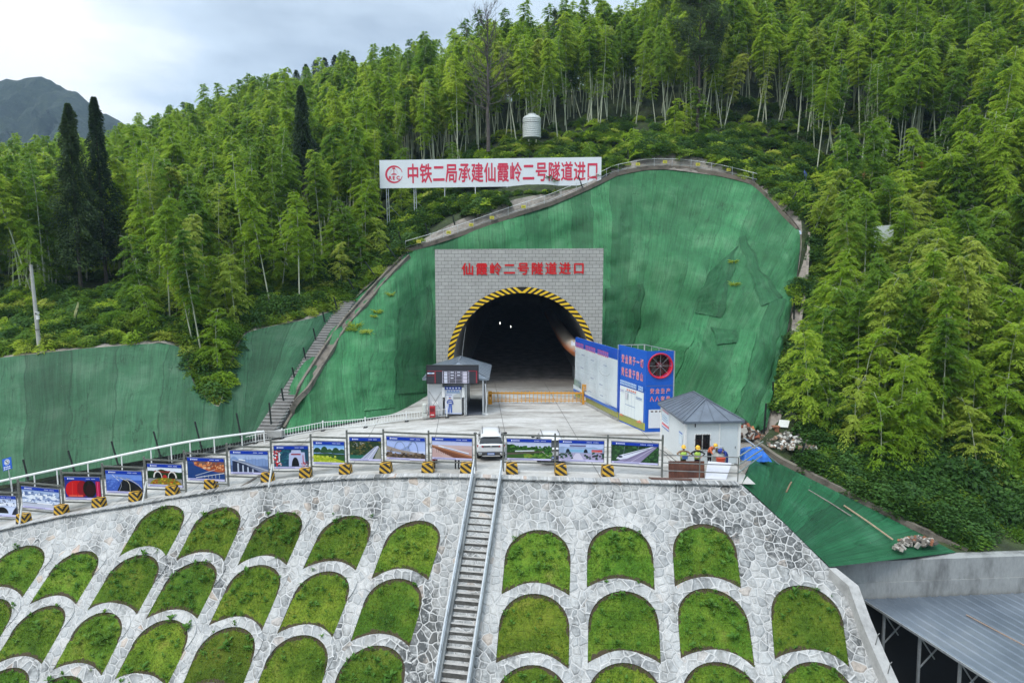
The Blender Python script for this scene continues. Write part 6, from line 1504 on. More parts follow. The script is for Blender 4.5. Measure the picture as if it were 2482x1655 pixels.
def rubble(name, label, c, rx, ry, n_, cols, seed, smin=.08, smax=.3, hz=.4):
    g = random.Random(seed); mb = MB()
    for _ in range(n_):
        a, r_ = g.uniform(0, 6.28), g.random() ** .6; p = Vector(c) + Vector((math.cos(a) * rx * r_, math.sin(a) * ry * r_, hz * (1 - r_) * g.random() + .03)); s = g.uniform(smin, smax); mb.col = g.choice(cols)
        rot = Quaternion((g.gauss(0, 1), g.gauss(0, 1), g.gauss(0, 1), g.gauss(0, 1))).normalized(); kx, ky, kz = g.uniform(.5, 1.3), g.uniform(.5, 1.2), g.uniform(.25, .8)
        vs = [p + rot @ Vector((x * s * kx * g.uniform(.7, 1), y * s * ky * g.uniform(.7, 1), z * s * kz)) for x in (-1, 1) for y in (-1, 1) for z in (-1, 1)]
        mb.add(vs, [(0, 1, 3, 2), (4, 6, 7, 5), (0, 4, 5, 1), (2, 3, 7, 6), (0, 2, 6, 4), (1, 5, 7, 3)])
    o = mb.build(name, M_MATT); tag(o, label, 'rubble', kind='stuff'); return o
rubble('rubble', 'grey and rust broken stones heaped at the foot of the lower green netting', on_low(2222, 1318), 1.1, .5, 130, ['#8a857d', '#6d675f', '#8c5a3e', '#a39d94', '#5c564f'], 1, .05, .19)
rubble('rubble', 'small grey stones at the lower left end of the netting by the wall', on_low(2178, 1330), .35, .3, 22, ['#8a857d', '#a39d94'], 2, .06, .16)
rubble('rubble', 'builders rubble and scrap strewn beside the foot of the right drain', P(1908, 1082, 50.0) + Vector((0, 0, .35)), 2.2, 2.2, 460, ['#8f8d86', '#bdbab2', '#6a6258', '#9a7f6a', '#4c4a45', '#d5d5d0', '#7a6a5a'], 3, .05, .20, .7)
rubble('rubble', 'rusty scrap heaped behind the right corner of the guard hut', P(1808, 1052, 50.5), .9, .8, 90, ['#8a4a30', '#6b4a38', '#a8a49c', '#5a4a40', '#b87a50', '#2f2b28'], 4, .08, .34, .8)
# blue tarpaulin
mb = MB(); c = P(1826, 1112, 45.6); rows = []
for i in range(14):
    row = []
    for j in range(22):
        u, v = j / 21 - .5, i / 13 - .5; fall = max(0, 1 - (u * 2) ** 4) * max(0, 1 - (v * 2) ** 4)
        p = c + Vector((u * 2.0, v * 1.5, .9 * fall * (.75 + .5 * mnoise.noise(Vector((u * 4, v * 4, 1)))) + .10 * mnoise.noise(Vector((u * 13, v * 11, 5))) + .02)); row.append(p)
    rows.append(row)
mb.grid(rows); tag(mb.build('tarpaulin', plain('blue_tarp', (.02, .16, .62), .35, 0, .35, 2.5), smooth=True), 'crumpled bright blue tarpaulin heaped at the right corner of the platform', 'tarpaulin')
mb = MB(); a = P(1886, 1034, 51); mb.frame_box(a, P(1910, 1036, 51) - a, P(1890, 1018, 51.3) - a, Vector((0, .05, .03))); tag(mb.build('white_sheet', M_WHITE), 'square white sheet propped above the rubble beside the right drain', 'sheet')
mb = MB(); mb.frame_box(P(1878, 1066, 50.6), Vector((.28, 0, 0)), Vector((0, .3, 0)), Vector((0, 0, 1.0))); mb.frame_box(P(1876, 1036, 50.6) + Vector((-.06, -.05, 0)), Vector((.5, 0, 0)), Vector((0, .4, 0)), Vector((0, 0, .09))); tag(mb.build('rusty_stand', plain('rust', (.26, .11, .06), .9, 0, .4)), 'rusty steel stand among the rubble below the white sheet', 'stand')
mb = MB(); mb.poly([P(1887, 1112, 48.9), P(1898, 1109, 48.8), P(1896, 1095, 49)]); mb.poly([P(1887, 1112, 48.9), P(1896, 1095, 49), P(1898, 1109, 49.02)]); o = mb.build('pennant', plain('yellow_cloth', (.60, .42, .04), .7)); tag(o, 'small yellow pennant stuck in the rubble', 'pennant')
mb = MB(); a = P(2118, 600, 71); mb.frame_box(a, P(2166, 597, 71) - a, Vector((0, .3, 2.1)), Vector((0, .06, 0))); tag(mb.build('white_board', plain('milky', (.55, .6, .6), .5)), 'pale white board half hidden by bamboo on the right hillside', 'board')
# ------------------------------------------------------------------ gate kiosk
def quadbox(mb, o, ex, ey, ez): return mb.frame_box(o, ex, ey, ez)
kA, kB = G(1037, 1006, 0), G(1174, 1006, 0)            # front corners on the ground
kx = (kB - kA).normalized(); ky = Vector((-kx.y, kx.x, 0)); Wk = (kB - kA).length; Dk = 6.8; Hk = 3.1
kiosk = thing('gate_kiosk', 'small grey cabin with hipped metal roof and walk-through passage left of the tunnel mouth', 'kiosk', kA)
M_CABIN = plain('cabin_panel', (.52, .54, .55), .4, 0, .05); M_CABG = plain('cabin_trim', (.16, .17, .18), .5, 0, .1)
wl_ = (G(1128, 1006, 0) - kA).length
mb = MB(); mb.frame_box(kA, kx * .13, ky * Dk, Vector((0, 0, Hk))); mb.frame_box(kA + kx * .13, kx * (wl_ * .36), ky * .08, Vector((0, 0, Hk))); mb.frame_box(kA + kx * (wl_ - .1), kx * .1, ky * Dk, Vector((0, 0, Hk))); mb.frame_box(kA + kx * (wl_ * .36 + .13) + ky * .7, kx * (wl_ * .64 - .23), ky * .08, Vector((0, 0, Hk))); mb.frame_box(kA + ky * (Dk - .08) + kx * .13, kx * (wl_ - .23), ky * .08, Vector((0, 0, Hk)))
mb.build('wall', M_CABIN, kiosk)
mb = MB(); mb.frame_box(kB - kx * .12 + ky * 1.0, kx * .08, ky * (Dk - 1.0), Vector((0, 0, 2.0))); mb.build('side_panel', M_CABG, kiosk)
for off in (0.02, .98):
    for yy in (.05, Dk - .15):
        mb = MB(); mb.frame_box(kA + kx * (Wk * off - .06) + ky * yy - ky * .1, kx * .11, ky * .11, Vector((0, 0, Hk - .02))); mb.build('post', M_GALV, kiosk)
mb = MB(); mb.frame_box(kA + kx * (wl_ + .03) - ky * .05, kx * .10, ky * .1, Vector((0, 0, Hk - .02))); mb.build('post', M_GALV, kiosk)
mb = MB(); ov = .38; Ze = Hk; Zr = 4.25
a, b, c, d = kA - kx * ov - ky * .05, kB + kx * ov - ky * .05, kB + kx * ov + ky * (Dk + ov), kA - kx * ov + ky * (Dk + ov); r1, r2 = kA + kx * Wk * .52 + ky * 1.9, kA + kx * Wk * .52 + ky * (Dk - 1.9)
V = lambda p, z: Vector((p.x, p.y, z))
def seam_roof(mb, a, b, c, d, r1, r2, Ze, Zr):
    def plane(e0, e1, t0, t1, n_):
        for i in range(n_):
            f0, f1 = i / n_, (i + 1) / n_; p = [e0.lerp(e1, f0), e0.lerp(e1, f1), t0.lerp(t1, f1), t0.lerp(t1, f0)]
            mb.poly(p)
            mb.bar(p[0] + Vector((0, 0, .02)), p[3] + Vector((0, 0, .02)), .03, .035)
    A, B_, C_, D_, R1, R2 = V(a, Ze), V(b, Ze), V(c, Ze), V(d, Ze), V(r1, Zr), V(r2, Zr)
    plane(A, B_, R1, R1 + (B_ - A) * .001, 4); plane(B_, C_, R1, R2, 9); plane(C_, D_, R2, R2 + (D_ - C_) * .001, 4); plane(D_, A, R2, R1, 9)
    for e0, e1 in ((A, R1), (B_, R1), (C_, R2), (D_, R2), (R1, R2)): mb.bar(e0 + Vector((0, 0, .03)), e1 + Vector((0, 0, .03)), .09, .06)
    for e0, e1 in ((A, B_), (B_, C_), (C_, D_), (D_, A)): mb.bar(e0 - Vector((0, 0, .07)), e1 - Vector((0, 0, .07)), .06, .14)
    mb.poly([A - Vector((0, 0, .02)), D_ - Vector((0, 0, .02)), C_ - Vector((0, 0, .02)), B_ - Vector((0, 0, .02))])
M_SEAM = plain('seam_roof', (.20, .235, .275), .42, .3, .18, 1.2); M_SEAMD = plain('seam_roof_blue', (.125, .15, .185), .45, .2, .18, 1.5)
seam_roof(mb, a, b, c, d, r1, r2, Ze, Zr); mb.build('roof', M_SEAM, kiosk)
mb = MB(); mb.frame_box(kA + kx * wl_ + ky * .1 + Vector((0, 0, .01)), kx * (Wk - wl_ - .1), ky * (Dk - .2), Vector((0, 0, .04))); mb.build('floor', plain('kiosk_floor', (.10, .11, .13), .6), kiosk)
# door poster with a cut-out worker in blue
dA = kA + kx * (wl_ * .46) - ky * .02; dw = kx * (wl_ * .44)
pc = Pic(dA + ky * .12 + Vector((0, 0, .08)), dw, Vector((0, 0, 2.05)), .004); pc.rect(0, 0, 1, 1, '#d7dbe3').rect(0, 0, 1, .3, '#c9d3ee').rect(.42, .05, 1, .62, '#cfd0cd').poly([(.5, .78), (.95, .88), (.95, .7), (.5, .64)], '#bfc1bf').rect(.5, .62, .95, .70, '#8f928f').rect(.1, .86, .9, .92, '#8ea7c4').rect(.05, .78, .42, .80, '#8796c8')
for k_ in range(5): pc.rect(.12 + k_ * .16, .935, .22 + k_ * .16, .975, '#6b8bd0')
pc.poly([(.18, .08), (.25, .08), (.30, .42), (.24, .42)], '#1d4fae').poly([(.36, .06), (.42, .06), (.40, .42), (.31, .42)], '#1d4fae').poly([(.19, .42), (.42, .42), (.41, .60), (.20, .60)], '#20459a').rect(.2, .44, .42, .47, '#dfe3ea').rect(.21, .52, .41, .545, '#dfe3ea').ell(.30, .66, .055, .04, '#c79a80').ell(.30, .685, .065, .035, '#2f62c8', 0, 180).line([(.2, .58), (.12, .5), (.18, .44)], .018, '#20459a').line([(.41, .58), (.48, .48), (.46, .4)], .018, '#20459a')
pc.mb.build('door_poster', M_PRINT, kiosk)
mb = MB(); mb.col = '#1b3f9c'; mb.frame_box(dA + ky * .1 - kx * .05 + Vector((0, 0, 2.15)), dw + kx * .1, ky * .05, Vector((0, 0, .26))); mb.col = '#d5def5'
for k_ in range(5): mb.box(dA + ky * .09 + dw * (.14 + .18 * k_) + Vector((0, 0, 2.28)), (.13, .03, .13))
mb.build('door_header', M_PAINT, kiosk)
for xx in (.42, .95):
    mb = MB(); mb.box(kA + kx * (wl_ * xx) - ky * .02 + Vector((0, 0, 1.95)), (.24, .12, .85)); mb.build('floodlight', M_WHITE, kiosk)
mb = MB(); q = kA + kx * (wl_ * .2) - ky * .015
mb.box(q + Vector((0, 0, 1.02)), (.5, .03, .32)); mb.build('notice', M_WHITE, kiosk)
mb = MB(); q0 = kA + kx * .15 - ky * .02; q1 = kA + kx * (wl_ * .37) - ky * .02
mb.bar(V(q0, .35), V(q1, 2.0), .025); mb.bar(V(q1, .35), V(q0, 2.0), .025); mb.build('brace_wire', M_STEEL, kiosk)
# electronic board across the front
lo = P(1033.5, 930.5, 57.6); lx = P(1160, 930.5, 57.6) - lo; lz = Vector((0, 0, P(1033.5, 885.5, 57.6).z - lo.z)); ln = Vector((0, -1, 0))
mb = MB(); mb.frame_box(lo, lx, Vector((0, .35, 0)), lz); screen = mb.build('screen_case', plain('case_black', (.012, .012, .014), .4), kiosk)
pc = Pic(lo + lx * .02 + lz * .04 + ln * .01, lx * .965, lz * .92, .004); pc.rect(0, 0, 1, 1, '#33343a')
red = '#8e2f3a'
for x0, y0, x1, y1 in ((0, .70, .30, .735), (.82, .70, .99, .735), (.0, .44, .15, .47), (.145, .02, .165, .70), (.965, .02, .99, .70)): pc.rect(x0, y0, x1, y1, red)
pc.rect(0, .56, .14, .62, '#e9edf8').rect(.04, .575, .10, .605, '#5aa0e0')
for y in np.linspace(.02, .70, 9): pc.rect(.30, y, .82, y + .012, '#cfcbe0')
for x in (.30, .43, .56, .69, .82): pc.rect(x, .02, x + .007, .71, '#cfcbe0')
g = random.Random(4)
for r_ in range(8):
    yy = .035 + r_ * .085
    pc.rect(.335, yy, .40, yy + .05, '#e6eafc'); pc.rect(.71, yy, .79, yy + .05, '#e9e4f4')
    if r_ in (5, 7): pc.rect(.465, yy, .53, yy + .05, '#dfe2f2'); pc.rect(.595, yy, .655, yy + .05, '#dfe2f2')
    if r_ == 3: pc.rect(.465, yy, .52, yy + .05, '#dfe2f2')
pc.mb.build('screen', M_PRINT, kiosk)
mb = MB(); q = G(1049, 1009, 0); mb.col = '#a81e26'; mb.box(q + Vector((0, -.15, .45)), (.45, .3, .9)); mb.col = '#6d1018'; mb.box(q + Vector((0, -.31, .62)), (.36, .02, .3)); mb.col = '#c9b7b5'; mb.box(q + Vector((0, -.31, .2)), (.30, .02, .1)); tag(mb.build('fire_box', M_PAINT), 'red fire extinguisher box standing in front of the grey kiosk', 'fire box')
mb = MB(); q = G(1029, 1010, 0); mb.tube([q + Vector((0, 0, .3)), q + Vector((0, 0, .4)), q + Vector((0, 0, 1.05)), q + Vector((0, 0, 1.15))], [.1, .2, .2, .08], 12); mb.box(q + Vector((0, 0, .16)), (.42, .42, .3)); mb.bar(q + Vector((0, 0, 1.1)), q + Vector((-.25, 0, 1.35)), .03); tag(mb.build('water_dispenser', plain('offwhite', (.5, .52, .48), .5)), 'cream coloured canister with spout standing left of the kiosk', 'canister')
mb = MB(); q = G(1178, 1004, 0); mb.tube([q, q + Vector((0, 0, .5)), q + Vector((.05, 0, 1.0)), q + Vector((-.05, 0, 2.6))], .06, 6); mb.box(q + Vector((0, 0, .03)), (.4, .4, .06)); tag(mb.build('white_bollard', M_WHITE), 'white post by the right front corner of the kiosk', 'post')
# ------------------------------------------------------------------ barrier gate across the tunnel mouth
gL, gR = G(1188, 979, 0), G(1417, 979, 0)
gate = thing('barrier_gate', 'orange barrier gate with barred boom closing the road at the tunnel mouth', 'barrier gate', gL)
M_ORG = plain('orange_paint', (.62, .28, .02), .4, 0, .12)
for q, lab, w in ((gL, 'left', .36), (gR, 'right', .46)):
    mb = MB(); mb.box(q + Vector((0, .1, .56 if lab == 'left' else .88)), (w, .4, 1.12 if lab == 'left' else 1.76)); c_ = mb.build('cabinet', M_ORG, gate)
    mb = MB(); mb.col = '#3a1410'; mb.box(q + Vector((.02, -.105, .8)), (w * .5, .02, .85 if lab == 'right' else .1)); mb.col = '#d9c9c0'; mb.box(q + Vector((.02, -.12, .55)), (w * .28, .02, .4 if lab == 'right' else .1)); mb.build('panel', M_PAINT, c_)
mb = MB(); z1, z2 = 1.0, .30
mb.bar(gL + Vector((.1, 0, z1)), gR + Vector((-.1, 0, z1)), .09, .14); mb.bar(gL + Vector((.3, 0, z2)), gR + Vector((-.3, 0, z2)), .06); mb.bar(gL + Vector((.3, 0, z2 + .16)), gR + Vector((-.3, 0, z2 + .16)), .03)
nb_ = 24
for i in range(1, nb_): q = gL.lerp(gR, i / nb_); mb.bar(V(q, .14), V(q, z1 + .16), .055, .055, (0, 1, 0))
mb.build('boom', M_ORG, gate)
# ------------------------------------------------------------------ long notice board
ZT_ = 5.75
nA = G(1395, 817, ZT_); nA.z = 0; nB = G(1499, 1020, 0); nx = (nB - nA); nn = Vector((-nx.normalized().y, nx.normalized().x, 0)); nn = -nn if nn.x > 0 else nn
nboard = thing('notice_board', 'long slanting notice board with blue header and white sheet of small print', 'notice board', nA)
mb = MB(); mb.frame_box(V(nA, .25) - nn * .12, nx, nn * .11, Vector((0, 0, ZT_ - .25))); mb.build('back_panel', plain('board_blue', lin('#1d56b8'), .5), nboard)
pc = Pic(V(nA, .25) + nn * .005, nx, Vector((0, 0, ZT_ - .25)), .004)
pc.rect(0, 0, 1, 1, '#1a52b4').rect(.0, .13, .965, .845, '#ccd6da').rect(0, 0, 1, .085, '#b9b84e')
for k_ in range(34): pc.poly([(k_ / 34, 0), (k_ / 34 + .012, 0), (k_ / 34 + .018, .085), (k_ / 34 + .006, .085)], '#8a8f5c')
pc.rect(0, .085, 1, .13, '#2a62b4').rect(.02, .17, .16, .30, '#7f9a8a').poly([(.0, .13), (.9, .13), (.0, .2)], '#ccd6da')
g = random.Random(6)
for cx_ in (.05, .24, .45, .70):
    for y in np.arange(.18, .80, .022):
        if g.random() < .8: pc.rect(cx_, y, cx_ + g.uniform(.08, .19), y + .006, '#b3bcc4')
for cx_, y in ((.09, .79), (.30, .77), (.52, .74), (.80, .73), (.28, .56), (.52, .46), (.72, .42), (.22, .30), (.48, .24), (.74, .26)): pc.rect(cx_, y, cx_ + .07, y + .012, '#7c8ba6')
pc.line([(.72, .62), (.80, .58), (.90, .60), (.94, .64)], .003, '#8d969a')
pc.ell(.065, .915, .022, .045, '#dfe6f4').rect(.095, .885, .14, .94, '#dfe6f4')
for k_ in range(19):
    if k_ in (5, 12): continue
    pc.rect(.17 + k_ * .041, .875, .17 + k_ * .041 + .028, .955, '#c4566e').rect(.176 + k_ * .041, .89, .192 + k_ * .041, .94, '#6a6fc0')
pc.mb.build('sheet', M_PRINT, nboard)
for t in (.02, .33, .66, .98):
    mb = MB(); q = nA + nx * t - nn * .18; mb.bar(V(q, 0), V(q, ZT_), .1); mb.bar(V(q, 3.6), V(q - nn * 1.2, 0), .07); mb.build('post', M_GALV, nboard)
mb = MB(); mb.frame_box(nA - nn * .15 + Vector((0, 0, .0)), nx, nn * .30, Vector((0, 0, .22))); mb.build('base', M_CONC, nboard)
# ------------------------------------------------------------------ blue fan housing
fC = G(1563, 1047, 0); ztf = P(1561.5, 851, fC.y).z; fL = G(1499, 835, ztf); fL.z = 0; fR = G(1635, 850, ztf); fR.z = 0
fan = thing('fan_housing', 'tall blue boxed fan housing with slogans and big round red-rimmed fan', 'fan housing', fC)
M_BLUE = plain('slogan_blue', lin('#1457b8'), .4, 0, .06)
sx_ = (fC - fL); fx_ = (fR - fC); sn = Vector((sx_.y, -sx_.x, 0)).normalized(); sn = sn if sn.x < 0 else -sn; fn = Vector((fx_.y, -fx_.x, 0)).normalized(); fn = fn if fn.y < 0 else -fn
mb = MB(); mb.frame_box(fL, sx_, -sn * .06, Vector((0, 0, ztf))); mb.build('side_wall', M_BLUE, fan)
# front wall with a round hole for the fan
fcz = P(1601, 887, fC.y).z; fu = fx_.length * .50; frd = .86; fux = fx_.normalized()
fl2 = [Vector((0, 0)), Vector((fx_.length, 0)), Vector((fx_.length, ztf)), Vector((0, ztf))]; hole = [Vector((fu + frd * math.cos(a), fcz + frd * math.sin(a))) for a in np.linspace(0, 2 * math.pi, 33)[:-1]]
rs = delaunay_2d_cdt(fl2 + hole, [(0, 1), (1, 2), (2, 3), (3, 0)] + [(4 + i, 4 + (i + 1) % 32) for i in range(32)], [], 0, 1e-5); mb = MB(); hp_ = [tuple(p) for p in hole]
def keepf(f): c = sum((Vector(rs[0][i]) for i in f), Vector((0, 0))) / len(f); return (c - Vector((fu, fcz))).length > frd * .97
for off in (0, .06): mb.add([fC + fux * p[0] + Vector((0, 0, p[1])) - fn * off for p in rs[0]], [tuple(f) for f in rs[2] if keepf(f)])
mb.build('front_wall', M_BLUE, fan)
def fp2(x, z, d=0): return fC + fux * x + Vector((0, 0, z)) + fn * d
M_FRED = plain('fan_red', lin('#c4203c'), .35, 0, .1)
mb = MB(); rows = []
for r_, d in ((frd * .99, -.5), (frd * .99, .06), (frd * 1.12, .12), (frd * 1.14, .04)): rows.append([fp2(fu + r_ * math.cos(a), fcz + r_ * math.sin(a), d) for a in np.linspace(0, 2 * math.pi, 33)[:-1]])
mb.grid(rows, close=True); rim = mb.build('fan_rim', M_FRED, fan, smooth=True)
mb = MB(); mb.grid([[fp2(fu + r_ * math.cos(a), fcz + r_ * math.sin(a), -.5) for a in np.linspace(0, 2 * math.pi, 33)[:-1]] for r_ in (frd, .3)], close=True); mb.poly([fp2(fu + .3 * math.cos(a), fcz + .3 * math.sin(a), -.5) for a in np.linspace(0, 2 * math.pi, 17)[:-1]]); mb.build('fan_back', plain('fan_dark', (.02, .014, .014), .5), fan)
mb = MB(); mb.ball(fp2(fu, fcz, -.35), .27, 12, 8); mb.build('fan_hub', plain('hub_red', (.12, .01, .02), .5), fan)
for k_ in range(7):
    a = 2 * math.pi * k_ / 7; mb = MB(); p = [fp2(fu + r_ * math.cos(a + t), fcz + r_ * math.sin(a + t), -.36 + d) for r_, t, d in ((.2, 0, -.06), (.82, .1, -.08), (.82, .55, .05), (.2, .5, .03))]; mb.poly(p); mb.build('fan_blade', plain('blade', (.035, .028, .026), .4) if k_ == 0 else bpy.data.materials['blade'], fan)
mb = MB()
for k_ in range(4): a = math.pi * k_ / 4; mb.bar(fp2(fu - frd * math.cos(a), fcz - frd * math.sin(a), .03), fp2(fu + frd * math.cos(a), fcz + frd * math.sin(a), .03), .018)
mb.build('fan_guard', M_GALV, fan)
M_LETR = plain('slogan_red', lin('#d22a48'), .4); M_LETW = plain('slogan_white', (.75, .76, .8), .4)
def slog(parent, body, o, ux, w, h, y):
    for m, bo, d in ((M_LETW, .045, .006), (M_LETR, .008, .012)):
        mb = MB(); write(mb, body, V(o, 0) + Vector((0, 0, y)), ux, (0, 0, 1), w=w, h=h, bold=bo, depth=d, stretch=.74); mb.build('slogan', m, parent)
sxl = sx_.length; sux = sx_.normalized()
slog(fan, '安全高于一切', fL + sux * sxl * .12 + sn * .02, sux, sxl * .80, .66, ztf - 1.32); slog(fan, '责任重于泰山', fL + sux * sxl * .12 + sn * .02, sux, sxl * .80, .66, ztf - 2.36)
slog(fan, '安全生产', fC + fux * fx_.length * .12 + fn * .02, fux, fx_.length * .78, .40, ztf - 3.22); slog(fan, '人人有责', fC + fux * fx_.length * .12 + fn * .02, fux, fx_.length * .78, .40, ztf - 3.82)
mb = MB(); mb.bar(fp2(0, ztf - 2.63, .004), fp2(fx_.length, ztf - 2.63, .004), .03, .02); mb.build('seam', M_CABG, fan)
pc = Pic(fL + sux * sxl * .10 + sn * .012 + Vector((0, 0, .55)), sux * sxl * .84, Vector((0, 0, ztf - 3.75)), .004)
pc.rect(0, 0, 1, 1, '#d4dcdc').rect(.0, .0, .02, 1, '#e8ecf2').rect(.24, .86, .66, .875, '#4b6ea4').rect(.24, .42, .66, .435, '#4b6ea4')
for k_ in range(5): pc.rect(.30 + k_ * .085, .90, .30 + k_ * .085 + .05, .955, '#d0705e')
for x in (.24, .38, .52, .66): pc.rect(x, .08, x + .006, .86, '#8fa3b4')
pc.rect(.70, .78, .95, .80, '#4b6ea4').rect(.70, .74, .95, .755, '#4b6ea4').rect(.03, .86, .2, .875, '#7a7ab8').rect(.03, .82, .2, .832, '#7a7ab8').rect(.26, .62, .36, .84, '#c3c3c9').poly([(.0, 0), (.22, 0), (.1, .07)], '#d8805e').poly([(.74, 0), (1, 0), (.9, .1)], '#d8805e')
pc.mb.build('poster', M_PRINT, fan)
pc = Pic(fL + sux * sxl * .10 + sn * .010 + Vector((0, 0, ztf - 3.12)), sux * sxl * .86, Vector((0, 0, .42)), .004); pc.rect(0, 0, 1, 1, '#2462b8')
for k_ in range(15):
    if k_ in (11,): continue
    pc.rect(k_ / 15, .1, k_ / 15 + .048, .9, '#b9cfe8').rect(k_ / 15 + .012, .3, k_ / 15 + .034, .7, '#4a83cc')
pc.mb.build('title_strip', M_PRINT, fan)
pc = Pic(fL + sn * .012 + Vector((0, 0, .05)), sx_, Vector((0, 0, .62)), .004); pc.rect(0, .1, 1, 1, '#b5b64a')
for k_ in range(22): pc.poly([(k_ / 22, .1), (k_ / 22 + .016, .1), (k_ / 22 + .02, 1), (k_ / 22 + .004, 1)], '#8d9654')
pc.mb.build('kick_strip', M_PRINT, fan)
pc = Pic(fC + fux * fx_.length * .12 + fn * .012 + Vector((0, 0, .3)), fux * fx_.length * .74, Vector((0, 0, 1.42)), .004); pc.rect(0, 0, 1, 1, '#dde0e4')
for k_ in range(4): pc.rect(.1 + k_ * .2, .86, .22 + k_ * .2, .93, '#5a4a4a')
pc.mb.build('poster', M_PRINT, fan)
mb = MB(); cR, cL2 = fR - sx_, fL
for q0, q1 in ((fR, fR - sx_ * 1.0), (fR - sx_, fL)):
    mb.bar(V(q0, ztf - .03), V(q1, ztf - .03), .05); 
    for t in (0, .25, .5, .75, 1): q = q0.lerp(q1, t); mb.bar(V(q, ztf - .75), V(q, ztf - .04), .04)
for q in (fR - sx_, fL, fR): mb.bar(V(q, 0), V(q, ztf - .02), .09)
mb.build('frame', M_GALV, fan)
mb = MB(); mb.tube([fp2(fu, fcz, -.5), fp2(fu, fcz, -2.0) , Vector((10.1, 56.2, 4.4)), Vector((9.6, 57.3, 4.3))], [.85, .85, .78, .74], 16); mb.build('duct', bpy.data.materials['duct_fabric'], fan, smooth=True)
# ------------------------------------------------------------------ guard hut
hC = G(1663, 1022, 2.8); hC.z = 0; hR = G(1789, 1123.7, 0); hx = hR - hC; hxn = hx.normalized(); hyn = Vector((-hxn.y, hxn.x, 0)); hD = (G(1575, 980, 2.8) - Vector((hC.x, hC.y, 2.8))).length; Hh_ = 2.8
hut = thing('guard_hut', 'white panel guard hut with blue grey hipped roof on the right of the platform', 'hut', hC)
M_HUT = plain('hut_panel', (.60, .645, .66), .4, 0, .04)
mb = MB(); wA, wB, zA, zB = .235, .42, .95, 1.98; Lh = hx.length
wA, wB = .17 * Lh, .46 * Lh
def hpnt(u, w, z): return hC + hxn * u + hyn * w + Vector((0, 0, z))
# front wall in four pieces round the window
for u0, u1, z0, z1 in ((0, wA, 0, Hh_), (wB, Lh, 0, Hh_), (wA, wB, 0, zA), (wA, wB, zB, Hh_)): mb.frame_box(hpnt(u0, 0, z0), hxn * (u1 - u0), hyn * .08, Vector((0, 0, z1 - z0)))
mb.frame_box(hpnt(0, .08, 0), hxn * .08, hyn * (hD - .16), Vector((0, 0, Hh_))); mb.frame_box(hpnt(Lh - .08, .08, 0), hxn * .08, hyn * (hD - .16), Vector((0, 0, Hh_))); mb.frame_box(hpnt(0, hD - .08, 0), hx, hyn * .08, Vector((0, 0, Hh_))); mb.build('wall', M_HUT, hut)
for u, w in ((0, 0), (Lh, 0), (0, hD)): mb = MB(); mb.box(hpnt(u, w, Hh_ / 2), (.14, .14, Hh_), math.atan2(hxn.y, hxn.x)); mb.build('corner_post', M_WHITE, hut)
mb = MB(); R1_, R2_ = G(1701, 978, 3.95), G(1653, 956, 3.95); seam_roof(mb, hpnt(-.22, -.22, 0), hpnt(Lh + .22, -.22, 0), hpnt(Lh + .22, hD + .22, 0), hpnt(-.22, hD + .22, 0), hpnt(Lh / 2, 1.45, 0), hpnt(Lh / 2, hD - 1.45, 0), Hh_ + .06, 3.95); mb.build('roof', M_SEAMD, hut)
mb = MB(); mb.frame_box(hpnt(wA, .05, zA), hxn * (wB - wA), hyn * .02, Vector((0, 0, zB - zA))); win = mb.build('window', plain('dark_glass', (.012, .014, .016), .08), hut)
mb = MB()
for u in (wA, (wA + wB) / 2, wB): mb.bar(hpnt(u, -.01, zA - .02), hpnt(u, -.01, zB + .02), .05)
for z in (zA, zB): mb.bar(hpnt(wA, -.01, z), hpnt(wB, -.01, z), .05)
mb.build('window_frame', M_WHITE, win)
mb = MB()
for k_ in range(1, 10): u = wA + (wB - wA) * k_ / 10; mb.bar(hpnt(u, -.045, zA - .04), hpnt(u, -.045, zB + .04), .018)
for z in (zA + .28, zB - .34): mb.bar(hpnt(wA - .04, -.05, z), hpnt(wB + .04, -.05, z), .018)
mb.build('window_bars', M_DARK, win)
mb = MB(); mb.frame_box(hpnt(.66 * Lh, -.025, .06), hxn * (.30 * Lh), hyn * .03, Vector((0, 0, 2.3))); door = mb.build('door', plain('door_panel', (.55, .60, .62), .4, 0, .04), hut)
mb = MB(); mb.box(hpnt(.93 * Lh, -.04, 1.1), (.04, .05, .14)); mb.build('handle', M_STEEL, door)
mb = MB(); mb.bar(hpnt(.63 * Lh, -.02, 0), hpnt(.63 * Lh, -.02, Hh_), .06); mb.build('panel_strip', M_WHITE, hut)
def sidepic(u0, u1, z0, z1): return Pic(hpnt(-.012, u1, z0), -hyn * (u1 - u0), Vector((0, 0, z1 - z0)), .004)
pc = sidepic(hD * .66, hD * .97, 1.25, 2.62); pc.rect(0, 0, 1, 1, '#d4e0e8').rect(0, .12, 1, .24, '#cf4a5e').rect(0, 0, 1, .06, '#3e62b0')
for k_ in range(8): pc.rect(.05 + k_ * .115, .84, .05 + k_ * .115 + .085, .93, '#c98a9c')
for r_ in range(3):
    for k_ in range(5): pc.rect(.08 + k_ * .18, .38 + r_ * .13, .08 + k_ * .18 + .11, .44 + r_ * .13, '#86a9c8')
pc.mb.build('wall_poster', M_PRINT, hut)
pc = sidepic(hD * .10, hD * .25, 1.05, 1.95); pc.rect(0, 0, 1, 1, '#cddbe4').rect(0, .82, .9, .95, '#5a78b8').rect(.1, .08, .9, .1, '#8aa0bc').rect(.1, .7, .9, .72, '#8aa0bc').rect(.1, .08, .13, .72, '#8aa0bc').rect(.87, .08, .9, .72, '#8aa0bc'); pc.mb.build('notice', M_PRINT, hut)
mb = MB(); mb.bar(hpnt(.17 * Lh, -.03, 2.45), hpnt(.17 * Lh, -.03, 2.68), .05); mb.build('wall_bracket', M_DARK, hut)
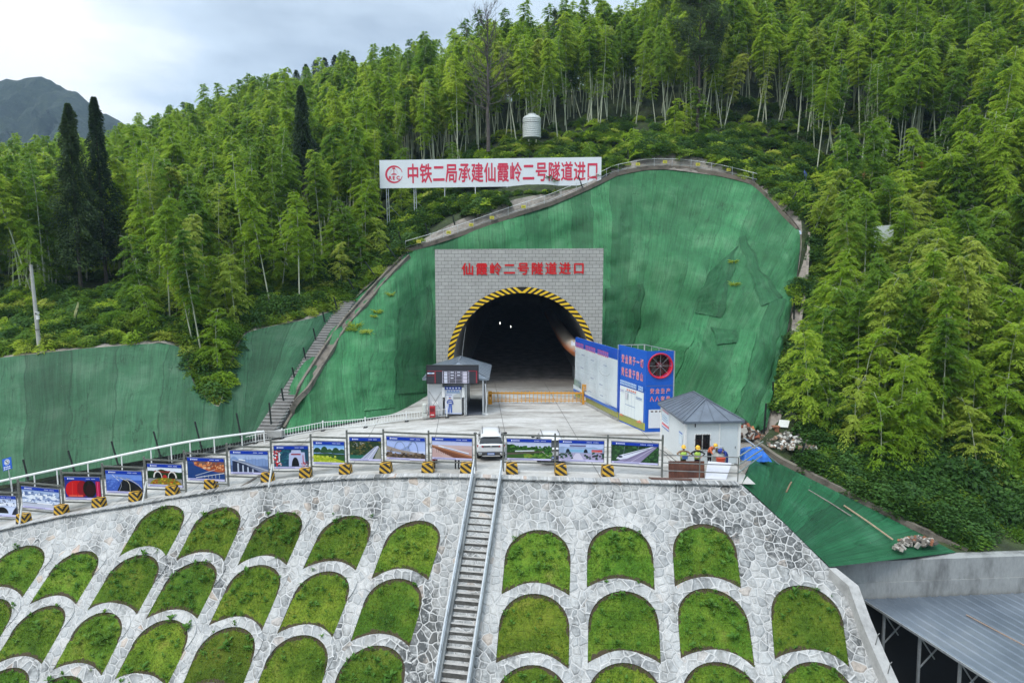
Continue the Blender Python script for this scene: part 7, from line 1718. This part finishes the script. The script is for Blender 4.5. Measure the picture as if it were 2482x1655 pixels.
# ------------------------------------------------------------------ steel railing, sheets and planks at the right end of the edge
ed0, ed1, ed2 = P(1606, 1156, 40.9), P(1695, 1160, 40.7), P(1788, 1167, 40.5)
rl = thing('steel_railing', 'grey three-rail steel railing at the right end of the stone edge', 'railing', ed1)
for q, ty in ((ed1, 1106), (ed2, 1108)): mb = MB(); mb.tube([Vector((q.x, q.y, 0)), Vector((q.x, q.y, P(0, ty, q.y).z))], .035, 6); mb.build('post', M_STEEL, rl)
for ys in ((1102, 1105, 1108), (1121, 1124, 1127), (1140, 1143, 1147)):
    mb = MB(); mb.tube([P(1607, ys[0], 40.9), P(1695, ys[1], 40.7), P(1788, ys[2], 40.5)], .032, 6); mb.build('rail', M_STEEL, rl)
mb = MB(); mb.tube([P(1608, 1092, 41), P(1640, 1118, 43.2)], .025, 5); mb.build('brace', M_STEEL, rl)
for k_, (x0, y0, x1, y1) in enumerate(((1788, 1108, 1849, 1070), (1788, 1127, 1849, 1088), (1788, 1146, 1846, 1104))):
    mb = MB(); mb.tube([P(x0, y0, 40.5), P(x1, y1, 45.0)], .045, 6); mb.build('side_rail', M_GALV, rl)
mb = MB(); mb.tube([P(1803, 1061, 46.2), P(1850, 1095, 45.6), P(1904, 1138, 46.6)], .05, 6); tag(mb.build('steel_pipe', M_GALV), 'long galvanised pipe lying across the blue tarpaulin towards the kerb', 'pipe')
mb = MB(); a, b = P(1621, 1160, 41.2), P(1708, 1161, 41.2); a.z = b.z = .02; hh = Vector((0, .22, P(1660, 1117.5, 41.4).z - .02))
mb.frame_box(a, b - a, Vector((0, .04, 0)), hh); mb.frame_box(a + hh - Vector((0, .03, .09)), b - a, Vector((0, .05, 0)), Vector((0, 0, .09))); mb.frame_box(a + hh * .45 + Vector((0, -.02, 0)), b - a, Vector((0, .03, 0)), Vector((0, 0, .03)))
def mat_rust():
    m, n, l, b = newmat('rusty_plate'); p = world_pos(n); c = ramp_node(n, [(.3, (.045, .018, .012)), (.5, (.11, .038, .022)), (.72, (.19, .075, .04))]); l.new(noise(n, l, mapped(n, l, p, (2.2, 1, .7)), 1.3, 7, .7), c.inputs[0]); l.new(c.outputs[0], b.inputs['Base Color']); b.inputs['Roughness'].default_value = .8; return m
tag(mb.build('steel_plate', mat_rust()), 'rust brown steel formwork plate standing behind the railing', 'steel plate')
mb = MB(); q = [P(1709, 1160, 40.95), P(1760, 1166, 40.95), P(1773, 1123, 41.3), P(1716, 1118, 41.3)]; q = [Vector((p.x, p.y, max(p.z, .01))) for p in q]; th_ = Vector((0, .03, .01)); mb.add(q + [p + th_ for p in q], [(0, 1, 2, 3), (7, 6, 5, 4), (0, 4, 5, 1), (1, 5, 6, 2), (2, 6, 7, 3), (3, 7, 4, 0)]); tag(mb.build('foam_sheet', plain('foam_white', (.74, .75, .82), .5, 0, .04)), 'large white foam panel leaning on the railing beside the rusty plate', 'panel')
mb = MB(); a, b = P(1578, 1160, 40.75), P(1678, 1165, 40.5); a.z = b.z = .06; mb.frame_box(a, b - a, Vector((0, .22, 0)), Vector((0, 0, .07))); mb.tube([a + Vector((-.12, .08, .09)), a + Vector((.2, .1, .03))], .05, 6); tag(mb.build('plank', plain('dark_plank', (.13, .075, .06), .85, 0, .35)), 'dark weathered plank lying on the stone coping below the rusty plate', 'plank')
mb = MB(); a, b = RD(583, 1180), RD(650, 1139); mb.frame_box(a, b - a, Vector((.2, .18, 0)), Vector((0, 0, .08))); tag(mb.build('plank', plain('grey_plank', (.16, .14, .12), .85, 0, .35)), 'grey weathered plank lying on the ramp beside the striped block', 'plank')
# ------------------------------------------------------------------ cars
M_CARW = plain('car_white', (.70, .71, .72), .18, 0, .03); M_GLASS = plain('car_glass', (.035, .04, .045), .06, 0, .1); M_TRIM = plain('car_trim', (.03, .03, .032), .5, 0, .2)
M_TAIL = plain('tail_red', (.30, .02, .03), .15, 0, .1); M_CHROME = plain('chrome', (.6, .6, .6), .15, .9, .05); M_PLATE = plain('plate_blue', (.05, .14, .45), .3)
def make_suv(label, loc, rz):
    o = thing('parked_car', label, 'car', (0, 0, 0))
    secs = [  # y, width scale, belt z, top z, roof half width, bottom z
        (0.00, .90, .98, 1.00, .80, .42), (0.05, .97, 1.00, 1.05, .80, .30), (0.50, 1.0, 1.02, 1.58, .60, .26), (0.85, 1.0, 1.02, 1.655, .60, .24), (2.2, 1.0, 1.00, 1.69, .61, .24), (2.95, 1.0, .99, 1.61, .60, .24),
        (3.62, 1.0, .97, 1.06, .72, .24), (4.25, .97, .90, .97, .62, .26), (4.52, .90, .74, .82, .5, .30), (4.62, .80, .60, .64, .4, .36)]
    mb = MB(); rows = []
    for y, w, bz, tz, rw, bt in secs:
        W = .925 * w; f = (tz - bz)
        hp = [(0, bt), (W * .82, bt), (W * .97, bt + .16), (W, .70), (W * .975, bz - .05), (W * .94, bz + .02), (rw + (W * .94 - rw) * .18, bz + .86 * f), (rw * .92, bz + .97 * f), (rw * .5, tz), (0, tz + .01)]
        rows.append([(x, y, z) for x, z in hp] + [(-x, y, z) for x, z in hp[-2:0:-1]])
    mb.grid(rows, close=True); n_ = len(rows[0])
    for fi, f in enumerate(mb.f):
        i, j = fi // n_, fi % n_
        jj = j if j < 9 else n_ - 1 - j
        if i in (2, 3, 4) and jj == 5: mb.m[fi] = 1
        if i == 1 and jj in (6, 7, 8): mb.m[fi] = 1
        if i == 5 and jj in (6, 7, 8): mb.m[fi] = 1
        if jj in (0, 1): mb.m[fi] = 2
    mb.mi = 0; mb.poly([rows[0][k] for k in range(n_)]); mb.poly([rows[-1][k] for k in range(n_ - 1, -1, -1)])
    b = mb.build('body', [M_CARW, M_GLASS, M_TRIM], o, smooth=True); s_ = b.modifiers.new('smooth', 'SUBSURF'); s_.levels = s_.render_levels = 2
    mb = MB(); mb.grid([[(x, y, z) for x in np.linspace(-w, w, 9)] for y, z, w in ((.045, .66, .84), (-.07, .60, .86), (-.09, .46, .85), (-.02, .34, .78), (.2, .28, .7))]); mb.build('rear_bumper', M_TRIM, o, smooth=True)
    mb = MB(); mb.box((0, -.085, .38), (1.15, .03, .07)); mb.build('skid_plate', M_CHROME, o)
    mb = MB(); mb.grid([[(x * w, y, z) for x in np.linspace(-1, 1, 7)] for y, z, w in ((.07, 1.06, .72), (.19, 1.24, .68), (.37, 1.46, .60))]); mb.build('rear_window', M_GLASS, o, smooth=True)
    mb = MB(); mb.grid([[(x, y - .04 * (1 - (x / .6) ** 2), z) for x in np.linspace(-.6, .6, 7)] for y, z in ((.48, 1.60), (.30, 1.585), (.31, 1.55))]); mb.build('spoiler', M_CARW, o, smooth=True)
    mb = MB(); mb.bar((-.5, -.005, .99), (.5, -.005, .99), .05, .09); mb.build('lamp_strip', M_TRIM, o)
    for sx in (-1, 1):
        mb = MB(); mb.add([(sx * .42, -.02, 1.03), (sx * .88, .12, 1.07), (sx * .93, .28, 1.0), (sx * .87, .10, .90), (sx * .46, -.02, .93)], [(0, 1, 2, 3, 4) if sx < 0 else (4, 3, 2, 1, 0)]); mb.add([(sx * .42, -.03, 1.03), (sx * .88, .06, 1.06), (sx * .87, .05, .90), (sx * .46, -.03, .93)], [(0, 1, 2, 3) if sx < 0 else (3, 2, 1, 0)]); mb.build('tail_light', M_TAIL, o)
        mb = MB(); mb.ball((sx * .70, -.075, .50), .10, 8, 6, (1.5, .3, .8)); mb.build('fog_light', M_CHROME, o)
        mb = MB(); mb.tube([(sx * .56, .75, 1.69), (sx * .57, 1.6, 1.735), (sx * .56, 2.7, 1.67)], .022, 5); mb.build('roof_rail', M_TRIM, o)
        mb = MB(); mb.ball((sx * 1.04, 3.15, 1.06), .11, 8, 6, (1.1, .6, .8)); mb.bar((sx * .88, 3.2, 1.0), (sx * 1.0, 3.17, 1.03), .04); mb.build('mirror', M_TRIM, o)
        for y in (.85, 3.70):
            mb = MB(); mb.tube([(sx * .66, y, .35), (sx * .70, y, .35), (sx * .90, y, .35), (sx * .93, y, .35)], [.31, .35, .35, .31], 22); wh = mb.build('wheel', M_RUBBER, o, smooth=False)
            mb = MB(); mb.tube([(sx * .90, y, .35), (sx * .945, y, .35)], [.23, .22], 14); mb.build('rim', M_CHROME, wh)
    mb = MB(); mb.box((0, -.10, .52), (.46, .02, .15)); pl = mb.build('number_plate', M_PLATE, o)
    mb = MB()
    for k in range(7): mb.box((-.17 + k * .057, -.113, .52), (.034, .006, .08))
    mb.build('characters', M_WHITE, pl)
    mb = MB(); mb.tube([(0, -.02, .99), (0, -.045, .99)], .06, 14); mb.build('emblem', M_CHROME, o)
    mb = MB(); mb.bar((-.02, .10, 1.10), (-.36, .13, 1.13), .02); mb.build('rear_wiper', M_TRIM, o)
    mb = MB(); mb.tube([(.66, .02, 1.05), (.68, .015, 1.04)], .01, 4); 
    o.location = loc; o.rotation_euler = (0, 0, rz); return o
c1 = RD(1190, 1119)
car = make_suv('white parked suv seen from behind in the gap at the top of the stone stairs', c1 + Vector((0, .15, 0)), R(2.5))
c2 = RD(1340, 1134)
dup(car, c2 + Vector((0, .55, 0)), (0, 0, R(2)), label='white parked car hidden behind the picture boards right of the stairs')
# scooter behind the boards
sc = thing('scooter', 'small red scooter half hidden behind the picture boards left of the stairs', 'scooter', RD(1052, 1137))
q = RD(1052, 1137) + Vector((0, .25, 0)); M_SCR = plain('scooter_red', (.22, .02, .03), .3)
for yy in (0, 1.2):
    mb = MB(); mb.tube([q + Vector((-.05, yy, .24)), q + Vector((.05, yy, .24))], .24, 16); mb.build('wheel', M_RUBBER, sc)
mb = MB(); mb.tube([q + Vector((0, -.25, .62)), q + Vector((0, .1, .66)), q + Vector((0, .55, .6)), q + Vector((0, .75, .35)), q + Vector((0, 1.0, .4)), q + Vector((0, 1.12, .85))], [.08, .17, .16, .10, .12, .07], 10); mb.build('body', M_SCR, sc, smooth=True)
mb = MB(); mb.tube([q + Vector((0, -.2, .80)), q + Vector((0, .5, .76))], [.12, .13], 8); mb.build('seat', M_RUBBER, sc)
mb = MB(); mb.bar(q + Vector((-.36, 1.02, 1.05)), q + Vector((.36, 1.02, 1.05)), .035); mb.bar(q + Vector((0, 1.14, .5)), q + Vector((0, 1.02, 1.05)), .05); mb.build('handlebar', M_TRIM, sc)
mb = MB(); mb.box(q + Vector((0, -.33, .66)), (.22, .06, .10)); mb.build('tail_light', M_TAIL, sc)
for sx in (-1, 1):
    mb = MB(); mb.bar(q + Vector((sx * .30, 1.02, 1.05)), q + Vector((sx * .38, 1.0, 1.25)), .02); mb.ball(q + Vector((sx * .40, 1.0, 1.28)), .07, 8, 5, (1, .3, .7)); mb.build('mirror', M_TRIM, sc)
# ------------------------------------------------------------------ people: one skinned surface each, fingers included
M_SKIN = plain('skin', (.42, .24, .16), .6, 0, .06); M_HAIR = plain('hair', (.012, .010, .009), .6)
def person(label, loc, rz, J, mats, helmet=None, vest=None, extra=None):
    """J: joint positions in local metres (facing -Y). mats: shirt, trousers, shoes"""
    J = {k: Vector(v) for k, v in J.items()}
    V, E, Rd, part = [], [], [], []
    idx = {}
    def vert(n_, p, r_, prt): idx[n_] = len(V); V.append(Vector(p)); Rd.append(r_); part.append(prt); return idx[n_]
    def edge(a, b): E.append((idx[a], idx[b]))
    SK, SH, TR, BO = 0, 1, 2, 3
    vert('pelvis', J['pelvis'], .145, TR); vert('waist', J['pelvis'].lerp(J['chest'], .5), .135, SH); vert('chest', J['chest'], .165, SH); vert('collar', J['neck'].lerp(J['chest'], .25), .10, SH); vert('neck', J['neck'], .058, SK)
    hd = (J['head'] - J['neck']); up = hd.normalized(); fw = Vector(J['face']).normalized()
    vert('jaw', J['neck'].lerp(J['head'], .45) + fw * .025, .075, SK); vert('skull', J['head'] - fw * .005, .10, SK); vert('crown', J['head'] + up * .085 - fw * .01, .075, SK); vert('nose', J['head'] + fw * .115 - up * .02, .014, SK)
    for a, b in (('pelvis', 'waist'), ('waist', 'chest'), ('chest', 'collar'), ('collar', 'neck'), ('neck', 'jaw'), ('jaw', 'skull'), ('skull', 'crown'), ('skull', 'nose')): edge(a, b)
    for s in ('l', 'r'):
        sg = -1 if s == 'l' else 1
        vert(s + 'sh', J[s + 'sh'], .072, SH); vert(s + 'el', J[s + 'el'], .048, SH); vert(s + 'fo', J[s + 'el'].lerp(J[s + 'wr'], .45), .044, SH if J.get('long', True) else SK); vert(s + 'wr', J[s + 'wr'], .030, SK)
        edge('chest', s + 'sh'); edge(s + 'sh', s + 'el'); edge(s + 'el', s + 'fo'); edge(s + 'fo', s + 'wr')
        d = (J[s + 'wr'] - J[s + 'el']).normalized(); sidev = d.cross(Vector((0, 0, 1)));  sidev = sidev.normalized() if sidev.length > .1 else Vector((1, 0, 0)); pn = sidev.cross(d).normalized()
        palm = J[s + 'wr'] + d * .075; vert(s + 'palm', palm, .034, SK); edge(s + 'wr', s + 'palm')
        for k, (off, L) in enumerate(((-.030, .065), (-.010, .080), (.010, .074), (.029, .056))):
            a = palm + sidev * off + d * .028; m_ = a + d * L * .5 - pn * .012; t_ = m_ + d * L * .38 - pn * .03
            vert(f'{s}f{k}a', a, .0100, SK); vert(f'{s}f{k}b', m_, .0090, SK); vert(f'{s}f{k}c', t_, .0078, SK); edge(s + 'palm', f'{s}f{k}a'); edge(f'{s}f{k}a', f'{s}f{k}b'); edge(f'{s}f{k}b', f'{s}f{k}c')
        ts = -1 if s == 'r' else 1
        a = palm + sidev * ts * .036 - d * .03; vert(s + 'ta', a, .0115, SK); vert(s + 'tb', a + (d * .035 + sidev * ts * .022 - pn * .012), .0095, SK); edge(s + 'palm', s + 'ta'); edge(s + 'ta', s + 'tb')
        vert(s + 'hip', J[s + 'hip'], .098, TR); vert(s + 'kn', J[s + 'kn'], .062, TR); vert(s + 'cf', J[s + 'kn'].lerp(J[s + 'an'], .35), .060, TR); vert(s + 'an', J[s + 'an'], .046, TR); vert(s + 'he', J[s + 'an'] + Vector((0, .03, -.045)), .042, BO); vert(s + 'to', J[s + 'an'] + Vector((sg * .02, -.17, -.05)), .038, BO)
        for a, b in (('pelvis', s + 'hip'), (s + 'hip', s + 'kn'), (s + 'kn', s + 'cf'), (s + 'cf', s + 'an'), (s + 'an', s + 'he'), (s + 'he', s + 'to')): edge(a, b)
    me = bpy.data.meshes.new('skeleton'); me.from_pydata(V, E, []); tmp = bpy.data.objects.new('skeleton', me); COL.objects.link(tmp)
    md = tmp.modifiers.new('skin', 'SKIN'); md.use_smooth_shade = True
    for i, sv in enumerate(me.skin_vertices[0].data): sv.radius = (Rd[i] * (1.12 if i in (1, 2) else 1), Rd[i] * (.80 if i in (0, 1, 2) else 1)); sv.use_root = (i == 0)
    sd = tmp.modifiers.new('sub', 'SUBSURF'); sd.levels = sd.render_levels = 1
    dg = bpy.context.evaluated_depsgraph_get(); dg.update(); bm_ = bpy.data.meshes.new_from_object(tmp.evaluated_get(dg)); bpy.data.objects.remove(tmp)
    for m in (M_SKIN, *mats): bm_.materials.append(m)
    segs = [(V[a], V[b], part[b] if part[a] == part[b] else None, part[a], part[b]) for a, b in E]
    mi = []
    for p in bm_.polygons:
        c = p.center; best = (9, 0)
        for a, b, same, pa, pb in segs:
            ab = b - a; t = max(0, min(1, (c - a).dot(ab) / max(ab.length_squared, 1e-9))); dd = (a + ab * t - c).length
            if dd < best[0]: best = (dd, same if same is not None else (pa if t < .5 else pb))
        mi.append(best[1])
    bm_.polygons.foreach_set('material_index', mi)
    o = thing('person', label, 'person', (0, 0, 0)); link('body', bm_, o)
    ex = up.cross(fw).normalized(); head = J['head']
    def hp(x, y, z): return head + ex * x + fw * y + up * z
    mb = MB()
    for sx in (-1, 1): mb.ball(hp(sx * .034, .088, .005), .013, 6, 4)
    mb.bar(hp(-.028, .094, -.062), hp(.028, .094, -.062), .010); mb.build('face', M_HAIR, o)
    mb = MB()
    for sx in (-1, 1): mb.ball(hp(sx * .098, -.01, -.01), .026, 6, 5, (.5, 1, 1.2))
    mb.build('ears', M_SKIN, o)
    mb = MB(); rows = [[hp(math.cos(a) * r_, math.sin(a) * r_ * 1.08 - .012, z) for a in np.linspace(0, 2 * math.pi, 13)[:-1]] for r_, z in ((.100, -.02), (.108, .04), (.095, .09), (.05, .122))]
    mb.grid([[p if math.sin(2 * math.pi * k / 12) < .55 or i > 1 else p - fw * .05 for k, p in enumerate(r_)] for i, r_ in enumerate(rows)], close=True); mb.build('hair', M_HAIR, o, smooth=True)
    if helmet:
        mb = MB(); rows = [[hp(math.cos(a) * r_, math.sin(a) * r_ * 1.12 + ((.035 if math.sin(a) > 0 else 0) if i == 0 else 0), z) for a in np.linspace(0, 2 * math.pi, 17)[:-1]] for i, (r_, z) in enumerate(((.150, .052), (.132, .066), (.128, .105), (.108, .155), (.062, .185), (.008, .194)))]
        mb.grid(rows, close=True); mb.bar(hp(0, -.11, .16), hp(0, .11, .16), .03); mb.build('helmet', helmet, o, smooth=True)
    if vest:
        vm, vs_ = vest; mb = MB(); ch, pe = J['chest'], J['pelvis']; ax = (ch - pe).normalized(); sx_ = (J['rsh'] - J['lsh']).normalized(); fy = sx_.cross(ax).normalized()
        rows = []
        for t, w, d in ((.05, .175, .150), (.45, .172, .145), (.8, .185, .165), (1.05, .19, .160), (1.32, .13, .12)):
            c = pe.lerp(ch, t); rows.append([c + sx_ * w * 1.08 * math.cos(a) + fy * d * math.sin(a) for a in np.linspace(R(-66), R(246), 20)])
        mb.grid(rows); v_ = mb.build('vest', vm, o, smooth=True); so = v_.modifiers.new('thick', 'SOLIDIFY'); so.thickness = .012; so.offset = 1
        mb = MB(); rows = []
        for t, w, d in ((.42, .188, .160), (.56, .189, .160)):
            c = pe.lerp(ch, t); rows.append([c + sx_ * w * 1.08 * math.cos(a) + fy * d * math.sin(a) for a in np.linspace(R(-64), R(244), 20)])
        mb.grid(rows); mb.build('reflective_stripe', vs_, v_)
    o.location = loc; o.rotation_euler = (0, 0, rz); return o
def stand(**kw):
    J = dict(pelvis=(0, 0, .95), chest=(0, -.01, 1.30), neck=(0, -.01, 1.50), head=(0, -.02, 1.63), face=(0, -1, -.15), lsh=(-.19, 0, 1.42), rsh=(.19, 0, 1.42), lel=(-.24, .02, 1.14), rel=(.24, .02, 1.14), lwr=(-.24, -.10, .90), rwr=(.24, -.10, .90),
             lhip=(-.10, 0, .88), rhip=(.10, 0, .88), lkn=(-.11, -.02, .48), rkn=(.11, -.02, .48), lan=(-.11, .02, .09), ran=(.11, .02, .09)); J.update(kw); return J
M_YEL = plain('helmet_yellow', (.72, .42, .03), .25, 0, .05); M_HIVIS = plain('vest_green', (.36, .55, .08), .6, 0, .12); M_REFL = plain('reflective', (.62, .64, .62), .35)
M_OLIVE = plain('olive_cloth', (.06, .06, .03), .85, 0, .2); M_BLK = plain('black_cloth', (.014, .014, .017), .85, 0, .2); M_NAVY = plain('navy_cloth', (.015, .035, .20), .8, 0, .25); M_ORC = plain('orange_cloth', (.62, .14, .05), .8, 0, .15); M_BOOT = plain('boots', (.03, .025, .02), .7); M_TAN = plain('tan_sleeve', (.22, .14, .08), .85)
lean = dict(lel=(-.43, -.10, 1.30), rel=(.43, -.10, 1.30), lwr=(-.20, -.33, 1.20), rwr=(.20, -.33, 1.20))
w1, w2 = G(1654, 1159, 0), G(1689, 1160, 0)
w1, w2 = P(1655, 1146, 42.0), P(1689, 1147, 42.0); w1.z = w2.z = 0
person('worker in yellow helmet and green vest with tan sleeves leaning on the railing', w1, R(2), stand(**lean), (M_TAN, M_OLIVE, M_BOOT), M_YEL, (M_HIVIS, M_REFL))
person('worker in yellow helmet and green vest with black sleeves leaning on the railing', w2, R(-3), stand(**{**lean, 'head': (0, -.05, 1.61), 'face': (.05, -1, -.4)}), (M_BLK, M_BLK, M_BOOT), M_YEL, (M_HIVIS, M_REFL))
ph = MB(); ph.box(w1 + Vector((0, -.42, 1.16)), (.34, .05, .20)); tag(ph.build('tablet', plain('tablet_blue', (.05, .12, .32), .4)), 'blue tablet held by the worker with tan sleeves', 'tablet')
w3 = P(1718, 1144, 43.3); w3.z = 0; w4 = P(1758, 1150, 42.6); w4.z = 0
person('worker in yellow helmet and orange jacket bending over the mortar mixer by the hut window', w3, R(38), stand(pelvis=(0, .10, .93), chest=(0, -.14, 1.24), neck=(0, -.29, 1.39), head=(0, -.39, 1.47), face=(0, -.6, -.8), lsh=(-.19, -.18, 1.34), rsh=(.19, -.18, 1.34), lel=(-.25, -.34, 1.08), rel=(.25, -.34, 1.08), lwr=(-.17, -.50, .88), rwr=(.17, -.50, .88)), (M_ORC, M_BLK, M_BOOT), M_YEL)
person('worker in blue overalls and blue hood stooping beside the mortar mixer', w4, R(-62), stand(pelvis=(0, .16, .92), chest=(0, -.16, 1.18), neck=(0, -.33, 1.30), head=(0, -.44, 1.34), face=(0, -.5, -.85), lsh=(-.19, -.20, 1.26), rsh=(.19, -.20, 1.26), lel=(-.25, -.34, 1.00), rel=(.25, -.34, 1.00), lwr=(-.16, -.48, .80), rwr=(.16, -.48, .80)), (M_NAVY, M_NAVY, M_BOOT), plain('hood_blue', (.02, .04, .26), .7))
wp_ = RD(1107, 1140); person('person in dark trousers and dark jacket standing behind the brown viaduct picture board', wp_ + Vector((0, .35, 0)), R(160), stand(), (M_BLK, plain('dark_trousers', (.014, .018, .028), .85), M_BOOT))
mx = thing('mortar_mixer', 'grey steel mortar mixer with a red bucket in front of the hut', 'mortar mixer', P(1742, 1136, 42.5))
q = P(1742, 1136, 42.6); q.z = 0
mb = MB(); mb.tube([q + Vector((0, 0, .5)), q + Vector((0, 0, .62)), q + Vector((0, 0, 1.0)), q + Vector((0, 0, 1.2))], [.28, .42, .42, .26], 16); mb.build('drum', plain('mixer_steel', (.26, .26, .24), .6, .3, .3), mx)
mb = MB(); mb.tube([q + Vector((-.02, -.40, .62)), q + Vector((-.02, -.40, 1.0))], [.22, .30], 14); mb.build('bucket', plain('bucket_red', (.55, .07, .03), .45), mx)
for sx in (-1, 1):
    for sy in (-1, 1): mb = MB(); mb.bar(q + Vector((sx * .4, sy * .3, 0)), q + Vector((sx * .3, sy * .2, .7)), .06); mb.build('leg', M_STEEL, mx)
mb = MB(); mb.tube([q + Vector((-.25, 0, 1.2)), q + Vector((-.25, 0, 1.5)), q + Vector((.2, 0, 1.55)), q + Vector((.3, 0, 1.2))], .035, 6); mb.build('handle', M_GALV, mx)
mb = MB(); mb.box(q + Vector((.05, .0, 1.30)), (.42, .34, .2)); mb.build('motor', plain('motor_grey', (.10, .10, .08), .6, 0, .3), mx)
# ------------------------------------------------------------------ tufts growing through the netting
def tuft(px, py, sz, seed):
    q = on_net(px, py, .0)
    if q is None: return
    g = np.random.default_rng(seed); n_ = 160; a = g.uniform(0, 6.28, n_); d = norm(np.stack([np.cos(a), np.sin(a), g.uniform(.2, 1.4, n_)], 1)); c = np.array(tuple(q)) + np.stack([np.cos(a), np.sin(a) * .4, g.uniform(-.5, .6, n_)], 1) * g.uniform(0, .5, (n_, 1)) * sz
    sd = norm(np.cross(d, g.normal(0, 1, (n_, 3)))); o = link('grass_tuft', leaves_mesh('grass_tuft', leaf_quads(c, d, sd, sz * .6 * g.uniform(.5, 1.2, n_), .03 + 0 * a, .3), M_BAM[2]))
    tag(o, 'yellow green grass tuft growing out of the tall bright green netting', 'grass tuft', 'tufts on the tall netting')
for k_, (px, py, sz) in enumerate([(862, 792, 1.1), (888, 806, .9), (914, 758, .9), (946, 716, .8), (852, 800, .8), (1778, 636, .8), (1780, 692, .9), (905, 768, .5)]): tuft(px, py, sz, k_)
# ------------------------------------------------------------------ air
hz = MB(); hz.frame_box((-2600, -700, -31), (5200, 0, 0), (0, 3600, 0), (0, 0, 520))
M_AIR = bpy.data.materials.new('air'); M_AIR.use_nodes = True; nt = M_AIR.node_tree; nt.nodes.clear()
vo = nt.nodes.new('ShaderNodeOutputMaterial'); pv = nt.nodes.new('ShaderNodeVolumePrincipled'); pv.inputs['Color'].default_value = (.50, .70, .98, 1); pv.inputs['Density'].default_value = .00021; pv.inputs['Anisotropy'].default_value = .2
nt.links.new(pv.outputs[0], vo.inputs['Volume']); tag(hz.build('haze', M_AIR), 'thin blue haze filling the valley air', 'haze', kind='stuff')
